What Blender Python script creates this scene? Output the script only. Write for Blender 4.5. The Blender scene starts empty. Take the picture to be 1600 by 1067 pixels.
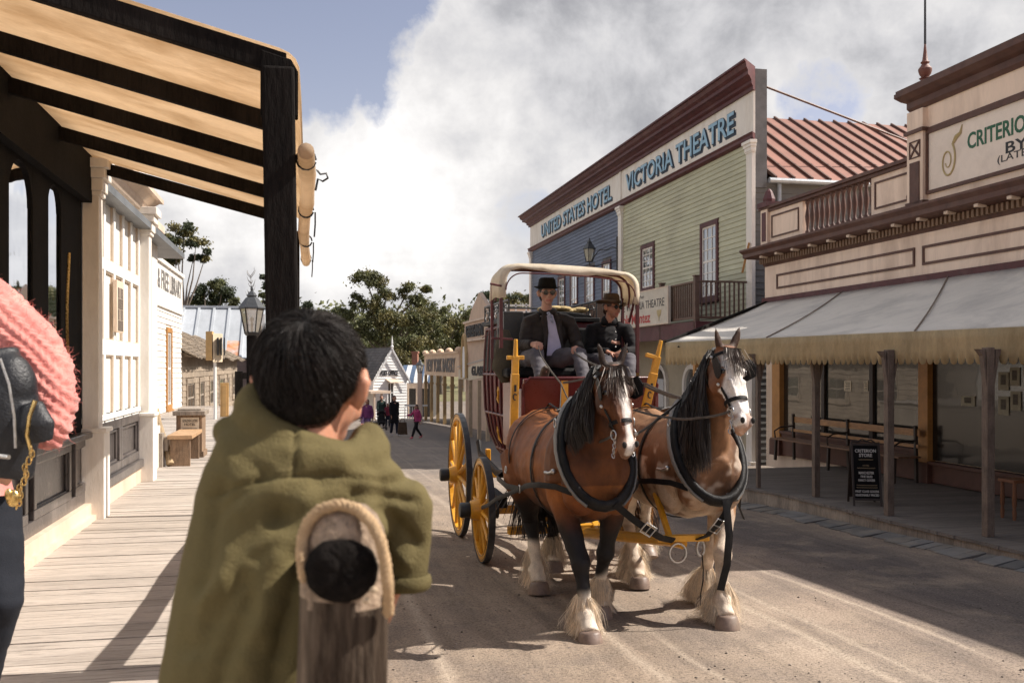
import bpy, math, random
import numpy as np
from mathutils import Vector, Matrix, noise, Quaternion
random.seed(7)
R = math.radians
scene = bpy.context.scene
col = scene.collection
# ------------------------------------------------------------------ camera
F_PX, HOR, CAMZ, KS = 1500.0, 572.0, 1.82, 0.0277
cd = bpy.data.cameras.new("camera"); cam = bpy.data.objects.new("camera", cd); col.objects.link(cam)
cam.location = (0, 0, CAMZ); cam.rotation_euler = (R(90), 0, 0)
cd.sensor_width = 36; cd.lens = F_PX/1600*36; cd.shift_y = (HOR-533.5)/1600
cd.clip_end = 3000; cd.clip_start = 0.05
cd.dof.use_dof = True; cd.dof.focus_distance = 8.6; cd.dof.aperture_fstop = 6.3
scene.camera = cam
# ------------------------------------------------------------------ light
SUN_EL = R(45.5); SUN_AZ = math.atan2(0.99, 0.13)         # azimuth measured from +Y towards +X
sundir = Vector((math.sin(SUN_AZ)*math.cos(SUN_EL), math.cos(SUN_AZ)*math.cos(SUN_EL), math.sin(SUN_EL)))
sl = bpy.data.lights.new("sun", 'SUN'); sl.energy = 5.0; sl.angle = R(0.5); sl.color = (1.0, 0.925, 0.84)
so = bpy.data.objects.new("sun", sl); col.objects.link(so); so.rotation_euler = sundir.to_track_quat('Z', 'Y').to_euler()
scene.view_settings.view_transform = 'Standard'; scene.view_settings.look = 'None'
scene.view_settings.exposure = 0.60; scene.view_settings.gamma = 1
world = bpy.data.worlds.new("World"); scene.world = world; world.use_nodes = True

class NT:
    """small node-tree writer"""
    def __init__(s, tree): s.t = tree; s.t.nodes.clear()
    def n(s, typ, **kw):
        nd = s.t.nodes.new('ShaderNode'+typ)
        for k, v in kw.items():
            if k.startswith('i_'):
                key = k[2:]; key = int(key) if key.isdigit() else key.replace('_', ' ')
                s.put(nd.inputs[key], v)
            else: setattr(nd, k, v)
        return nd
    def put(s, sock, v):
        if isinstance(v, bpy.types.NodeSocket): s.t.links.new(v, sock)
        elif hasattr(v, 'outputs'): s.t.links.new(v.outputs[0], sock)
        else: sock.default_value = v
    def math(s, op, a, b=0.0, c=None, clamp=False):
        m = s.n('Math', operation=op, use_clamp=clamp); s.put(m.inputs[0], a); s.put(m.inputs[1], b)
        if c is not None: s.put(m.inputs[2], c)
        return m.outputs[0]
    def mix(s, fac, a, b, blend='MIX'):
        m = s.n('MixRGB', blend_type=blend); s.put(m.inputs[0], fac); s.put(m.inputs[1], a); s.put(m.inputs[2], b)
        return m.outputs[0]
    def ramp(s, fac, stops, interp='LINEAR'):
        r = s.n('ValToRGB'); cr = r.color_ramp; cr.interpolation = interp
        while len(cr.elements) < len(stops): cr.elements.new(0.5)
        for e, (p, c) in zip(cr.elements, stops):
            e.position = p; e.color = c if hasattr(c, '__len__') and len(c) == 4 else ((*c, 1) if hasattr(c, '__len__') else (c, c, c, 1))
        s.put(r.inputs[0], fac); return r.outputs[0]
    def noise(s, vec, scale, detail=4, rough=0.55, dist=0.0):
        n = s.n('TexNoise'); s.put(n.inputs['Vector'], vec); n.inputs['Scale'].default_value = scale
        n.inputs['Detail'].default_value = detail; n.inputs['Roughness'].default_value = rough; n.inputs['Distortion'].default_value = dist
        return n.outputs['Fac']

def make_world():
    w = NT(world.node_tree)
    out = w.n('OutputWorld')
    sky = w.n('TexSky', sky_type='NISHITA', sun_disc=False, sun_elevation=SUN_EL, sun_rotation=SUN_AZ, air_density=1.0, dust_density=0.6, ozone_density=2.2)
    bg1 = w.n('Background', i_Color=w.mix(1.0, sky.outputs[0], (1.5, 1.06, 0.88, 1), 'MULTIPLY'), i_Strength=0.10)
    tc = w.n('TexCoord').outputs['Generated']
    sep = w.n('SeparateXYZ', i_0=tc)
    den = w.math('ADD', w.math('MAXIMUM', sep.outputs[2], 0.0), 0.22)
    comb = w.n('CombineXYZ'); w.put(comb.inputs[0], w.math('DIVIDE', sep.outputs[0], den)); w.put(comb.inputs[1], w.math('DIVIDE', sep.outputs[1], den)); w.put(comb.inputs[2], 3.7)
    P = comb.outputs[0]
    big = w.noise(P, 1.3, 8, 0.60, 0.25)
    fine = w.noise(tc, 9.0, 9, 0.60, 0.15)
    def lobe(px, py, lo, hi):
        d = Vector(((px-800)/F_PX, 1, (HOR-py)/F_PX)).normalized()
        dt = w.n('VectorMath', operation='DOT_PRODUCT'); w.put(dt.inputs[0], tc); dt.inputs[1].default_value = d
        mr = w.n('MapRange', interpolation_type='SMOOTHSTEP'); w.put(mr.inputs[0], dt.outputs['Value'])
        mr.inputs[1].default_value = math.cos(R(hi)); mr.inputs[2].default_value = math.cos(R(lo)); return mr.outputs[0]
    blue = w.math('MAXIMUM', lobe(390, -80, 5, 14.2), w.math('MULTIPLY', lobe(1300, 148, 0.0, 4.6), 0.46))
    blue = w.math('MAXIMUM', blue, w.math('MULTIPLY', lobe(815, 335, 0.1, 3.4), 0.52))
    blue = w.math('MAXIMUM', blue, w.math('MULTIPLY', lobe(-900, 100, 6, 22), 0.8))
    back = w.n('MapRange', interpolation_type='SMOOTHSTEP'); w.put(back.inputs[0], sep.outputs[1]); back.inputs[1].default_value = 0.1; back.inputs[2].default_value = -0.5  # unseen sky behind the camera cleared to lower the ambient light
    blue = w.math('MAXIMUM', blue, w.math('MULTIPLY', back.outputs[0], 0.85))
    v = w.math('ADD', blue, w.math('MULTIPLY', w.math('SUBTRACT', fine, 0.5), 1.25))
    v = w.math('ADD', v, w.math('MULTIPLY', w.math('SUBTRACT', big, 0.5), 0.35))
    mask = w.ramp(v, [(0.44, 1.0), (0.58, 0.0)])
    # cloud tone: grey bases in the middle, whiter rims and towards the low sky
    t = w.math('ADD', w.math('MULTIPLY', big, 0.55), w.math('MULTIPLY', fine, 0.90))
    rim = w.math('MULTIPLY', lobe(560, 205, 2.2, 13), 0.26)
    dark = w.math('MULTIPLY', lobe(900, 20, 3, 17), 0.09)
    t = w.math('SUBTRACT', w.math('ADD', t, rim), dark)
    ccol = w.ramp(t, [(0.44, (0.30, 0.30, 0.325)), (0.55, (0.41, 0.41, 0.43)), (0.66, (0.56, 0.555, 0.57)), (0.80, (0.72, 0.705, 0.70)), (0.94, (0.88, 0.86, 0.845))])
    bg2 = w.n('Background', i_Color=ccol, i_Strength=0.80)
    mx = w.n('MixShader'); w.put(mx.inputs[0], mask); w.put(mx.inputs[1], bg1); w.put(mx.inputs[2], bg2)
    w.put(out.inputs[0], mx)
make_world()
# ------------------------------------------------------------------ street frame:  b = across (to the right), a = along (away), z = up
TH = math.atan2(0.2167, 1.0)
cT, sT = math.cos(TH), math.sin(TH)
def W(b, a, z=0.0): return Vector((b*cT - a*sT, b*sT + a*cT, z))
def S(X, Y, z=0.0): return Vector((X*cT + Y*sT, -X*sT + Y*cT, z))
def gz(b, a): return -KS*min(b*sT + a*cT, 75.0)
def ray(px, py):
    dx, dz = (px-800)/F_PX, (HOR-py)/F_PX
    return dx*cT + sT, -dx*sT + cT, dz
def on_b(px, py, b):
    rb, ra, rz = ray(px, py); t = b/rb; return t*ra, CAMZ + t*rz           # -> a, z
def on_a(px, py, a):
    rb, ra, rz = ray(px, py); t = a/ra; return t*rb, CAMZ + t*rz           # -> b, z
def on_z(px, py, z):
    rb, ra, rz = ray(px, py); t = (z-CAMZ)/rz; return t*rb, t*ra           # -> b, a
def at_Y(px, py, Y):
    rb, ra, rz = ray(px, py); return Vector((Y*rb, Y*ra, CAMZ + Y*rz))     # street coords
def on_g(px, py, off=0.0):
    Y = F_PX*(CAMZ-off)/(py-HOR-KS*F_PX); return at_Y(px, py, Y)
# ------------------------------------------------------------------ mesh builder
BASE = {}
class MB:
    def __init__(s): s.v = []; s.f = []
    def add(s, vs, fs):
        n = len(s.v); s.v += [Vector(p) for p in vs]; s.f += [tuple(i+n for i in f) for f in fs]; return s
    def box(s, x0, x1, y0, y1, z0, z1):
        x0, x1 = sorted((x0, x1)); y0, y1 = sorted((y0, y1)); z0, z1 = sorted((z0, z1))
        return s.add([(x0,y0,z0),(x1,y0,z0),(x1,y1,z0),(x0,y1,z0),(x0,y0,z1),(x1,y0,z1),(x1,y1,z1),(x0,y1,z1)],
                     [(0,3,2,1),(4,5,6,7),(0,1,5,4),(1,2,6,5),(2,3,7,6),(3,0,4,7)])
    def hexa(s, lo, hi):      # two quads (4 pts each) joined
        return s.add(list(lo)+list(hi), [(0,3,2,1),(4,5,6,7),(0,1,5,4),(1,2,6,5),(2,3,7,6),(3,0,4,7)])
    def bar(s, p0, p1, w, h, up=(0,0,1), w1=None, h1=None):
        p0, p1 = Vector(p0), Vector(p1); d = (p1-p0).normalized(); up = Vector(up)
        sd = d.cross(up)
        if sd.length < 1e-4: sd = d.cross(Vector((0,1,0)))
        sd.normalize(); u = sd.cross(d); w1 = w if w1 is None else w1; h1 = h if h1 is None else h1
        q = lambda p, ww, hh: [p-sd*ww/2-u*hh/2, p+sd*ww/2-u*hh/2, p+sd*ww/2+u*hh/2, p-sd*ww/2+u*hh/2]
        a, b = q(p0, w, h), q(p1, w1, h1)
        return s.add(a+b, [(0,1,2,3),(7,6,5,4),(0,4,5,1),(1,5,6,2),(2,6,7,3),(3,7,4,0)])
    def tube(s, pts, r, n=8, up=None, flat=None, closed=False):
        """swept tube; r scalar or list; flat = second radius (list or scalar) along the 'up' axis"""
        P = [Vector(p) for p in pts]; m = len(P); rr = r if hasattr(r, '__len__') else [r]*m
        ff = rr if flat is None else (flat if hasattr(flat, '__len__') else [flat]*m)
        vs, fs = [], []; prev = None
        for i in range(m):
            if closed: t = P[(i+1) % m]-P[(i-1) % m]
            else: t = P[min(i+1, m-1)]-P[max(i-1, 0)]
            if t.length < 1e-9: t = Vector((0,0,1))
            t.normalize()
            if up is not None: x = Vector(up[i] if hasattr(up[0], '__len__') else up)
            elif prev is None: x = Vector((0,0,1)) if abs(t.z) < 0.9 else Vector((0,1,0))
            else: x = prev
            x = x - t*x.dot(t)
            if x.length < 1e-5: x = t.orthogonal()
            x.normalize(); prev = x; y = t.cross(x)
            for k in range(n):
                an = 2*math.pi*k/n; vs.append(P[i]+y*math.cos(an)*rr[i]+x*math.sin(an)*ff[i])
        for i in range(m if closed else m-1):
            j = (i+1) % m
            for k in range(n):
                k2 = (k+1) % n; fs.append((i*n+k, i*n+k2, j*n+k2, j*n+k))
        if not closed:
            fs.append(tuple(range(n))[::-1]); fs.append(tuple((m-1)*n+k for k in range(n)))
        return s.add(vs, fs)
    def cyl(s, p0, p1, r0, r1=None, n=16): return s.tube([p0, p1], [r0, r0 if r1 is None else r1], n)
    def lathe(s, prof, c=(0,0,0), n=20, ax=None, sx=1, sy=1):
        c = Vector(c); vs = []; fs = []; m = len(prof)
        if ax is None: e1, e2, e3 = Vector((1,0,0)), Vector((0,1,0)), Vector((0,0,1))
        else:
            e3 = Vector(ax).normalized(); e1 = e3.orthogonal().normalized(); e2 = e3.cross(e1)
        for r, z in prof:
            for k in range(n):
                an = 2*math.pi*k/n; vs.append(c+e1*r*math.cos(an)*sx+e2*r*math.sin(an)*sy+e3*z)
        for i in range(m-1):
            for k in range(n): fs.append((i*n+k, i*n+(k+1)%n, (i+1)*n+(k+1)%n, (i+1)*n+k))
        fs.append(tuple(range(n))[::-1]); fs.append(tuple((m-1)*n+k for k in range(n)))
        return s.add(vs, fs)
    def ell(s, c, r, rot=None, n=14, m=9):
        c = Vector(c); r = r if hasattr(r, '__len__') else (r, r, r)
        vs = [Vector((0,0,-1))]; fs = []
        for i in range(1, m):
            ph = -math.pi/2+math.pi*i/m
            for k in range(n):
                an = 2*math.pi*k/n; vs.append(Vector((math.cos(ph)*math.cos(an), math.cos(ph)*math.sin(an), math.sin(ph))))
        vs.append(Vector((0,0,1)))
        for k in range(n): fs.append((0, 1+(k+1)%n, 1+k))
        for i in range(m-2):
            for k in range(n): fs.append((1+i*n+k, 1+i*n+(k+1)%n, 1+(i+1)*n+(k+1)%n, 1+(i+1)*n+k))
        L = len(vs)-1
        for k in range(n): fs.append((L, 1+(m-2)*n+k, 1+(m-2)*n+(k+1)%n))
        vs = [Vector((p.x*r[0], p.y*r[1], p.z*r[2])) for p in vs]
        if rot is not None: vs = [rot @ p for p in vs]
        return s.add([p+c for p in vs], fs)
    def prism(s, poly, d0, d1, axis='x'):
        """poly in the two other axes (y,z)/(x,z)/(x,y), extruded d0..d1"""
        def P(u, v, d): return {'x': (d, u, v), 'y': (u, d, v), 'z': (u, v, d)}[axis]
        n = len(poly); vs = [P(u, v, d0) for u, v in poly]+[P(u, v, d1) for u, v in poly]
        fs = [tuple(range(n))[::-1], tuple(range(n, 2*n))]+[(i, (i+1)%n, n+(i+1)%n, n+i) for i in range(n)]
        return s.add(vs, fs)
    def frame(s, x, ya, yb, za, zb, w, d):
        """rectangular ring in the plane x=const, w wide, d thick (signed)"""
        s.box(x, x+d, ya, yb, zb-w, zb); s.box(x, x+d, ya, yb, za, za+w)
        s.box(x, x+d, ya, ya+w, za+w, zb-w); s.box(x, x+d, yb-w, yb, za+w, zb-w); return s
    def text(s, st, c, e1, e2, h, w=None, ext=0.004, bold=0.0, shear=0.0):
        cu = bpy.data.curves.new("t", 'FONT'); cu.body = st; cu.align_x = 'CENTER'; cu.align_y = 'CENTER'; cu.extrude = 0.02; cu.offset = bold; cu.resolution_u = 3; cu.shear = shear
        ob = bpy.data.objects.new("t", cu); col.objects.link(ob); dg = bpy.context.evaluated_depsgraph_get()
        me = bpy.data.meshes.new_from_object(ob.evaluated_get(dg)); bpy.data.objects.remove(ob); bpy.data.curves.remove(cu)
        vs = [v.co.copy() for v in me.vertices]; fs = [tuple(p.vertices) for p in me.polygons]; bpy.data.meshes.remove(me)
        if not vs: return s
        x0, x1 = min(v.x for v in vs), max(v.x for v in vs); y0, y1 = min(v.y for v in vs), max(v.y for v in vs)
        e1, e2 = Vector(e1), Vector(e2); e3 = e1.cross(e2); c = Vector(c); k = h/(y1-y0); kx = k if w is None else w/(x1-x0)
        s.add([c+e1*(v.x-(x0+x1)/2)*kx+e2*(v.y-(y0+y1)/2)*k+e3*(v.z/0.02*ext) for v in vs], fs); return s
    def merge(s, o): return s.add(o.v, o.f)
    def xf(s, M): s.v = [M @ p for p in s.v]; return s
    def mesh(s, name, off=Vector((0,0,0)), smooth=None):
        me = bpy.data.meshes.new(name); me.from_pydata([tuple(p-off) for p in s.v], [], s.f); me.update()
        if smooth is not None:
            me.polygons.foreach_set('use_smooth', [True]*len(me.polygons))
            me.set_sharp_from_angle(angle=R(smooth))
        return me
def link(me, name, mat, parent=None, base=None):
    o = bpy.data.objects.new(name, me); col.objects.link(o)
    if mat is not None:
        for m in (mat if isinstance(mat, (list, tuple)) else [mat]): me.materials.append(m)
    if parent is not None: o.parent = parent; BASE[o.name] = BASE[parent.name]
    else:
        o.location = W(*base); o.rotation_euler = (0, 0, TH); BASE[o.name] = Vector(base)
    return o
def build(mb, name, mat, parent=None, base=None, smooth=None, bevel=0, local=False):
    if parent is not None: off = Vector((0,0,0)) if local else BASE[parent.name]
    else:
        if base is None:
            xs = [p.x for p in mb.v]; ys = [p.y for p in mb.v]; base = ((min(xs)+max(xs))/2, (min(ys)+max(ys))/2, min(p.z for p in mb.v))
        off = Vector((0,0,0)) if local else Vector(base)
    o = link(mb.mesh(name, off, smooth), name, mat, parent, base)
    if bevel:
        bv = o.modifiers.new('bevel', 'BEVEL'); bv.width = bevel; bv.segments = 2; bv.limit_method = 'ANGLE'; bv.angle_limit = R(40)
    return o
def tag(o, label, cat, group=None, kind=None):
    if label: o['label'] = label
    if cat: o['category'] = cat
    if group: o['group'] = group
    if kind: o['kind'] = kind
    return o
def thing(name, label, cat, base, group=None, rot=0.0, scale=1.0):
    o = bpy.data.objects.new(name, None); col.objects.link(o); o.empty_display_size = 0.3
    o.location = W(*base); o.rotation_euler = (0, 0, TH+rot); o.scale = (scale,)*3; BASE[o.name] = Vector(base)
    return tag(o, label, cat, group)
def copy_tree(o, parent=None):
    c = o.copy(); col.objects.link(c)
    if parent is not None: c.parent = parent; c.matrix_parent_inverse = o.matrix_parent_inverse.copy()
    for ch in [x for x in bpy.data.objects if x.parent == o]: copy_tree(ch, c)
    return c
def struct(mb, name, mat, smooth=None, bevel=0, base=(0,0,0)):
    o = build(mb, name, mat, None, base, smooth, bevel); o['kind'] = 'structure'; return o
# ------------------------------------------------------------------ materials
MATS = {}
def mat(name, c, rough=0.7, var=0.12, scale=6.0, bump=0.15, bscale=60.0, metal=0.0, dirt=None, dscale=1.5, damt=0.5, island=0.0,
        stretch=(1,1,1), spec=0.5, sheen=0.0, coat=0.0, sss=0.0, trans=0.0, attr=None, grain=None):
    if name in MATS: return MATS[name]
    m = bpy.data.materials.new(name); m.use_nodes = True; t = NT(m.node_tree); MATS[name] = m
    out = t.n('OutputMaterial'); p = t.n('BsdfPrincipled'); t.put(out.inputs[0], p)
    tc = t.n('TexCoord').outputs['Object']
    mp = t.n('Mapping'); t.put(mp.inputs[0], tc); mp.inputs['Scale'].default_value = stretch; V = mp.outputs[0]
    if attr: base = t.n('Attribute', attribute_name=attr).outputs['Color']
    else: base = (*c, 1)
    n1 = t.noise(V, scale, 5, 0.6)
    f = t.ramp(n1, [(0.28, 1-var*1.6), (0.5, 1.0), (0.75, 1+var*1.3)])
    colr = t.mix(1.0, base, f, 'MULTIPLY')
    n2 = t.noise(V, bscale, 4, 0.6)
    colr = t.mix(1.0, colr, t.ramp(n2, [(0.3, 1-var*0.8), (0.7, 1+var*0.6)]), 'MULTIPLY')
    if island:
        g = t.n('NewGeometry').outputs['Random Per Island']
        colr = t.mix(1.0, colr, t.ramp(g, [(0, 1-island), (1, 1+island)]), 'MULTIPLY')
    if dirt is not None:
        d = t.ramp(t.noise(V, dscale, 7, 0.68, 0.4), [(0.46, 0.0), (0.66, damt)])
        colr = t.mix(d, colr, (*dirt, 1))
    if grain is not None:      # long dark fibres, e.g. weathered wood:  stretch vector
        m2 = t.n('Mapping'); t.put(m2.inputs[0], tc); m2.inputs['Scale'].default_value = grain
        g = t.ramp(t.noise(m2.outputs[0], 9.0, 6, 0.7, 0.6), [(0.34, 0.55), (0.48, 1.0), (0.7, 1.12)])
        colr = t.mix(1.0, colr, g, 'MULTIPLY')
    t.put(p.inputs['Base Color'], colr)
    t.put(p.inputs['Roughness'], t.ramp(n2, [(0.2, max(0.02, rough-0.09)), (0.8, min(1, rough+0.09))]))
    p.inputs['Metallic'].default_value = metal; p.inputs['Specular IOR Level'].default_value = spec
    if sheen: p.inputs['Sheen Weight'].default_value = sheen; p.inputs['Sheen Roughness'].default_value = 0.5
    if coat: p.inputs['Coat Weight'].default_value = coat; p.inputs['Coat Roughness'].default_value = 0.15
    if sss: p.inputs['Subsurface Weight'].default_value = sss; p.inputs['Subsurface Radius'].default_value = (1, 0.35, 0.2); p.inputs['Subsurface Scale'].default_value = 0.012
    if bump:
        b = t.n('Bump', i_Strength=min(1.0, bump*2), i_Distance=0.01); t.put(b.inputs['Height'], t.math('ADD', n2, t.math('MULTIPLY', n1, 0.6))); t.put(p.inputs['Normal'], b)
    if trans:
        tr = t.n('BsdfTranslucent'); t.put(tr.inputs[0], colr); mx = t.n('MixShader'); mx.inputs[0].default_value = trans
        t.put(mx.inputs[1], p); t.put(mx.inputs[2], tr); t.put(out.inputs[0], mx)
    return m
def glass(name, tint=(0.02,0.025,0.03), refl=0.5, rough=0.02, clear=0.0, wav=0.0, fk=1.6):
    """shop glass: mirrors the street, lets part of the dark room through"""
    if name in MATS: return MATS[name]
    m = bpy.data.materials.new(name); m.use_nodes = True; t = NT(m.node_tree); MATS[name] = m
    out = t.n('OutputMaterial'); g = t.n('BsdfGlossy', i_Color=(0.95,0.97,1,1), i_Roughness=rough)
    tcx = t.n('TexCoord').outputs['Object']
    if wav:
        b = t.n('Bump', i_Strength=wav, i_Distance=0.02); t.put(b.inputs['Height'], t.noise(tcx, 2.2, 2, 0.4)); t.put(g.inputs['Normal'], b)
    d = t.n('BsdfPrincipled', i_Base_Color=(*tint, 1), i_Roughness=0.2)
    tr = t.n('BsdfTransparent'); inner = t.n('MixShader', i_0=clear); t.put(inner.inputs[1], d); t.put(inner.inputs[2], tr)
    fr = t.n('Fresnel', i_IOR=1.6); fac = t.math('ADD', t.math('MULTIPLY', fr, fk), refl, clamp=True)
    mx = t.n('MixShader'); t.put(mx.inputs[0], fac); t.put(mx.inputs[1], inner); t.put(mx.inputs[2], g); t.put(out.inputs[0], mx)
    return m
# common materials
M_black = mat('black_paint', (0.008,0.008,0.009), 0.85, 0.2, 5, 0.08, dirt=(0.02,0.018,0.016), damt=0.4, spec=0.12)
M_blackwood = mat('dark_stained_timber', (0.011,0.009,0.008), 0.9, 0.4, 5, 0.3, 50, dirt=(0.035,0.029,0.025), damt=0.35, stretch=(1,1,0.25), grain=(8,8,0.6), spec=0.12)
M_cream = mat('cream_paint', (0.80,0.755,0.69), 0.6, 0.05, 3, 0.1, 40, dirt=(0.5,0.42,0.32), dscale=2.0, damt=0.4, stretch=(1,1,.3))
M_cream2 = mat('warm_cream_paint', (0.68,0.54,0.42), 0.6, 0.06, 3, 0.1, 40, dirt=(0.38,0.27,0.19), dscale=1.8, damt=0.5, stretch=(1,1,0.25))
M_maroon = mat('maroon_paint', (0.085,0.020,0.022), 0.6, 0.2, 6, 0.12, 40, dirt=(0.14,0.07,0.06), damt=0.4, island=0.1)
M_brown = mat('brown_paint', (0.095,0.040,0.027), 0.6, 0.2, 6, 0.12, 40, dirt=(0.17,0.10,0.07), damt=0.35)
M_white = mat('white_paint', (0.80,0.80,0.77), 0.55, 0.04, 4, 0.08, 50, dirt=(0.55,0.52,0.46), damt=0.2)
M_iron = mat('black_iron', (0.02,0.02,0.021), 0.45, 0.15, 12, 0.1, 60)
M_steel = mat('worn_steel', (0.55,0.54,0.52), 0.35, 0.12, 20, 0.1, 80, metal=0.9)
M_brass = mat('brass', (0.75,0.52,0.2), 0.28, 0.15, 30, 0.08, 90, metal=1.0)
M_green = mat('olive_green_paint', (0.49,0.485,0.335), 0.6, 0.07, 2, 0.1, 30, dirt=(0.29,0.27,0.18), dscale=0.9, damt=0.55, island=0.09, stretch=(1,0.3,1))
M_blue = mat('slate_blue_paint', (0.120,0.148,0.215), 0.6, 0.08, 2, 0.1, 30, dirt=(0.05,0.06,0.09), dscale=0.9, damt=0.5, island=0.12, stretch=(1,0.3,1))
M_ochre = mat('ochre_paint', (0.42,0.20,0.055), 0.55, 0.12, 5, 0.1, 40, dirt=(0.22,0.11,0.04), damt=0.35)
M_weather = mat('weathered_timber', (0.30,0.25,0.20), 0.8, 0.2, 4, 0.35, 45, island=0.16, stretch=(1,1,0.3), grain=(7,7,0.7))
M_ink = mat('black_lettering', (0.02,0.02,0.022), 0.6, 0.1)
M_redink = mat('red_lettering', (0.42,0.03,0.025), 0.6, 0.1)
M_pale = mat('pale_blue_lettering', (0.30,0.50,0.66), 0.6, 0.12, 10)
M_navy = mat('navy_lettering_shadow', (0.018,0.032,0.055), 0.6, 0.1)
M_gold = mat('gold_lettering', (0.46,0.36,0.17), 0.55, 0.1)
M_grn = mat('green_lettering', (0.02,0.11,0.055), 0.6, 0.1)
M_paper = mat('aged_paper', (0.70,0.62,0.48), 0.8, 0.08, 12, 0.05, dirt=(0.45,0.36,0.24), dscale=6, damt=0.4)
M_wglass = glass('window_glass', refl=0.10)
M_room = mat('dark_room', (0.02,0.018,0.016), 0.9, 0.2)
# ------------------------------------------------------------------ ground
def road_mat():
    m = bpy.data.materials.new('gravel_road'); m.use_nodes = True; t = NT(m.node_tree)
    out = t.n('OutputMaterial'); p = t.n('BsdfPrincipled'); t.put(out.inputs[0], p)
    tc = t.n('TexCoord').outputs['Object']; sep = t.n('SeparateXYZ', i_0=tc)
    wob = t.math('MULTIPLY', t.math('SUBTRACT', t.noise(tc, 0.35, 3, 0.5), 0.5), 1.6)
    bb = t.math('ADD', sep.outputs[0], wob)
    # worn wheel tracks along the street: position across -> tone
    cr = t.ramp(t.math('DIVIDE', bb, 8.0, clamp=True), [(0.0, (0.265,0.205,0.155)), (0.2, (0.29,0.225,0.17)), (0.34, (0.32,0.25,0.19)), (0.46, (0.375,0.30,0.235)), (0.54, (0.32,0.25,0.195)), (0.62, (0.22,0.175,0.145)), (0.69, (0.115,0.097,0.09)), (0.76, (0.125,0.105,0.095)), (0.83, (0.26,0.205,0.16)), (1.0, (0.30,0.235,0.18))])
    mp = t.n('Mapping'); t.put(mp.inputs[0], tc); mp.inputs['Scale'].default_value = (3.2, 0.28, 1)
    streak = t.noise(mp.outputs[0], 1.3, 6, 0.62, 0.6)
    w2 = t.math('ADD', sep.outputs[0], t.math('MULTIPLY', t.math('SUBTRACT', t.noise(tc, 0.5, 3, 0.5), 0.5), 0.25))
    rut = None
    for c0, hw in ((3.66, .07), (3.90, .05), (2.25, .09), (2.62, .05), (0.9, .08), (4.6, .06)):
        d_ = t.math('DIVIDE', t.math('ABSOLUTE', t.math('SUBTRACT', w2, c0)), hw); r_ = t.math('SUBTRACT', 1.0, d_, clamp=True); rut = r_ if rut is None else t.math('MAXIMUM', rut, r_)
    rut = t.math('MULTIPLY', rut, t.ramp(t.noise(mp.outputs[0], 0.8, 4, 0.6), [(0.4, 0.15), (0.6, 0.75)]))
    c = t.mix(1.0, cr, t.ramp(streak, [(0.3, 0.70), (0.5, 1.0), (0.72, 1.25)]), 'MULTIPLY')
    patch = t.noise(tc, 0.9, 7, 0.65, 0.5)
    c = t.mix(t.ramp(patch, [(0.42, 0.0), (0.62, 0.6)]), c, (0.17,0.14,0.12,1))
    c = t.mix(t.ramp(t.noise(tc, 2.4, 5, 0.6), [(0.5, 0), (0.72, 0.5)]), c, (0.37,0.295,0.22,1))
    c = t.mix(rut, c, (0.47,0.385,0.30,1))
    far = t.n('MapRange', i_0=sep.outputs[1]); far.inputs[1].default_value = 14; far.inputs[2].default_value = 26; far.inputs[3].default_value = 0; far.inputs[4].default_value = .55  # distant road darkened, the depth of its shade put into the colour
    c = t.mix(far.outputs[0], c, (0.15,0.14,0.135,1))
    grit = t.noise(tc, 55, 3, 0.7)
    c = t.mix(1.0, c, t.ramp(grit, [(0.30, 0.42), (0.47, 0.98), (0.70, 1.35)]), 'MULTIPLY')
    vo = t.n('TexVoronoi', feature='F1', i_Scale=26.0); t.put(vo.inputs['Vector'], tc)
    dens = t.noise(tc, 1.7, 3, 0.6)
    thr = t.math('MULTIPLY', t.ramp(dens, [(0.35, 0.0), (0.75, 1.0)]), 0.30)
    peb = t.math('LESS_THAN', vo.outputs['Distance'], thr)
    c = t.mix(t.math('MULTIPLY', peb, 0.65), c, t.mix(t.n('SeparateColor', i_0=vo.outputs['Color']).outputs[0], (0.07,0.06,0.06,1), (0.36,0.31,0.27,1)))
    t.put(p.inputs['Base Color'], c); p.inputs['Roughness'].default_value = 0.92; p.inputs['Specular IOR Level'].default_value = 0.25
    h = t.math('ADD', t.math('MULTIPLY', grit, 0.5), t.math('MULTIPLY', peb, 0.5)); h = t.math('ADD', h, t.math('MULTIPLY', t.noise(tc, 190, 2, 0.6), 0.5))
    b = t.n('Bump', i_Strength=0.85, i_Distance=0.016); t.put(b.inputs['Height'], h); t.put(p.inputs['Normal'], b)
    return m
def far_ground_mat():
    return mat('dry_hillside', (0.16,0.15,0.07), 0.95, 0.3, 0.2, 0.3, 3, dirt=(0.22,0.19,0.11), dscale=0.1, damt=0.6)
g = MB(); nx, ny = 60, 120
bs = [-260+520*(i/nx) for i in range(nx+1)]; bs = sorted(set(bs+[-12+1.2*i for i in range(21)]))
as_ = sorted(set([-30+2.0*i for i in range(70)]+[110+12*i for i in range(46)]))
def hill(b, a):
    z = gz(b, a)
    Y = b*sT + a*cT
    if Y > 75: z += 0.055*min(Y-75, 200) + 0.5*noise.noise(Vector((b*0.02, a*0.02, 0)))*min(1, (Y-75)/30)*4
    return z
vs = [(b, a, hill(b, a)) for a in as_ for b in bs]; nb = len(bs)
fs = [(j*nb+i, j*nb+i+1, (j+1)*nb+i+1, (j+1)*nb+i) for j in range(len(as_)-1) for i in range(nb-1)]
g.add(vs, fs); ground = struct(g, 'ground', [road_mat(), far_ground_mat()], smooth=30)
for p in ground.data.polygons:
    c = p.center
    if c.y > 84 or c.x < -30 or c.x > 40: p.material_index = 1
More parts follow.
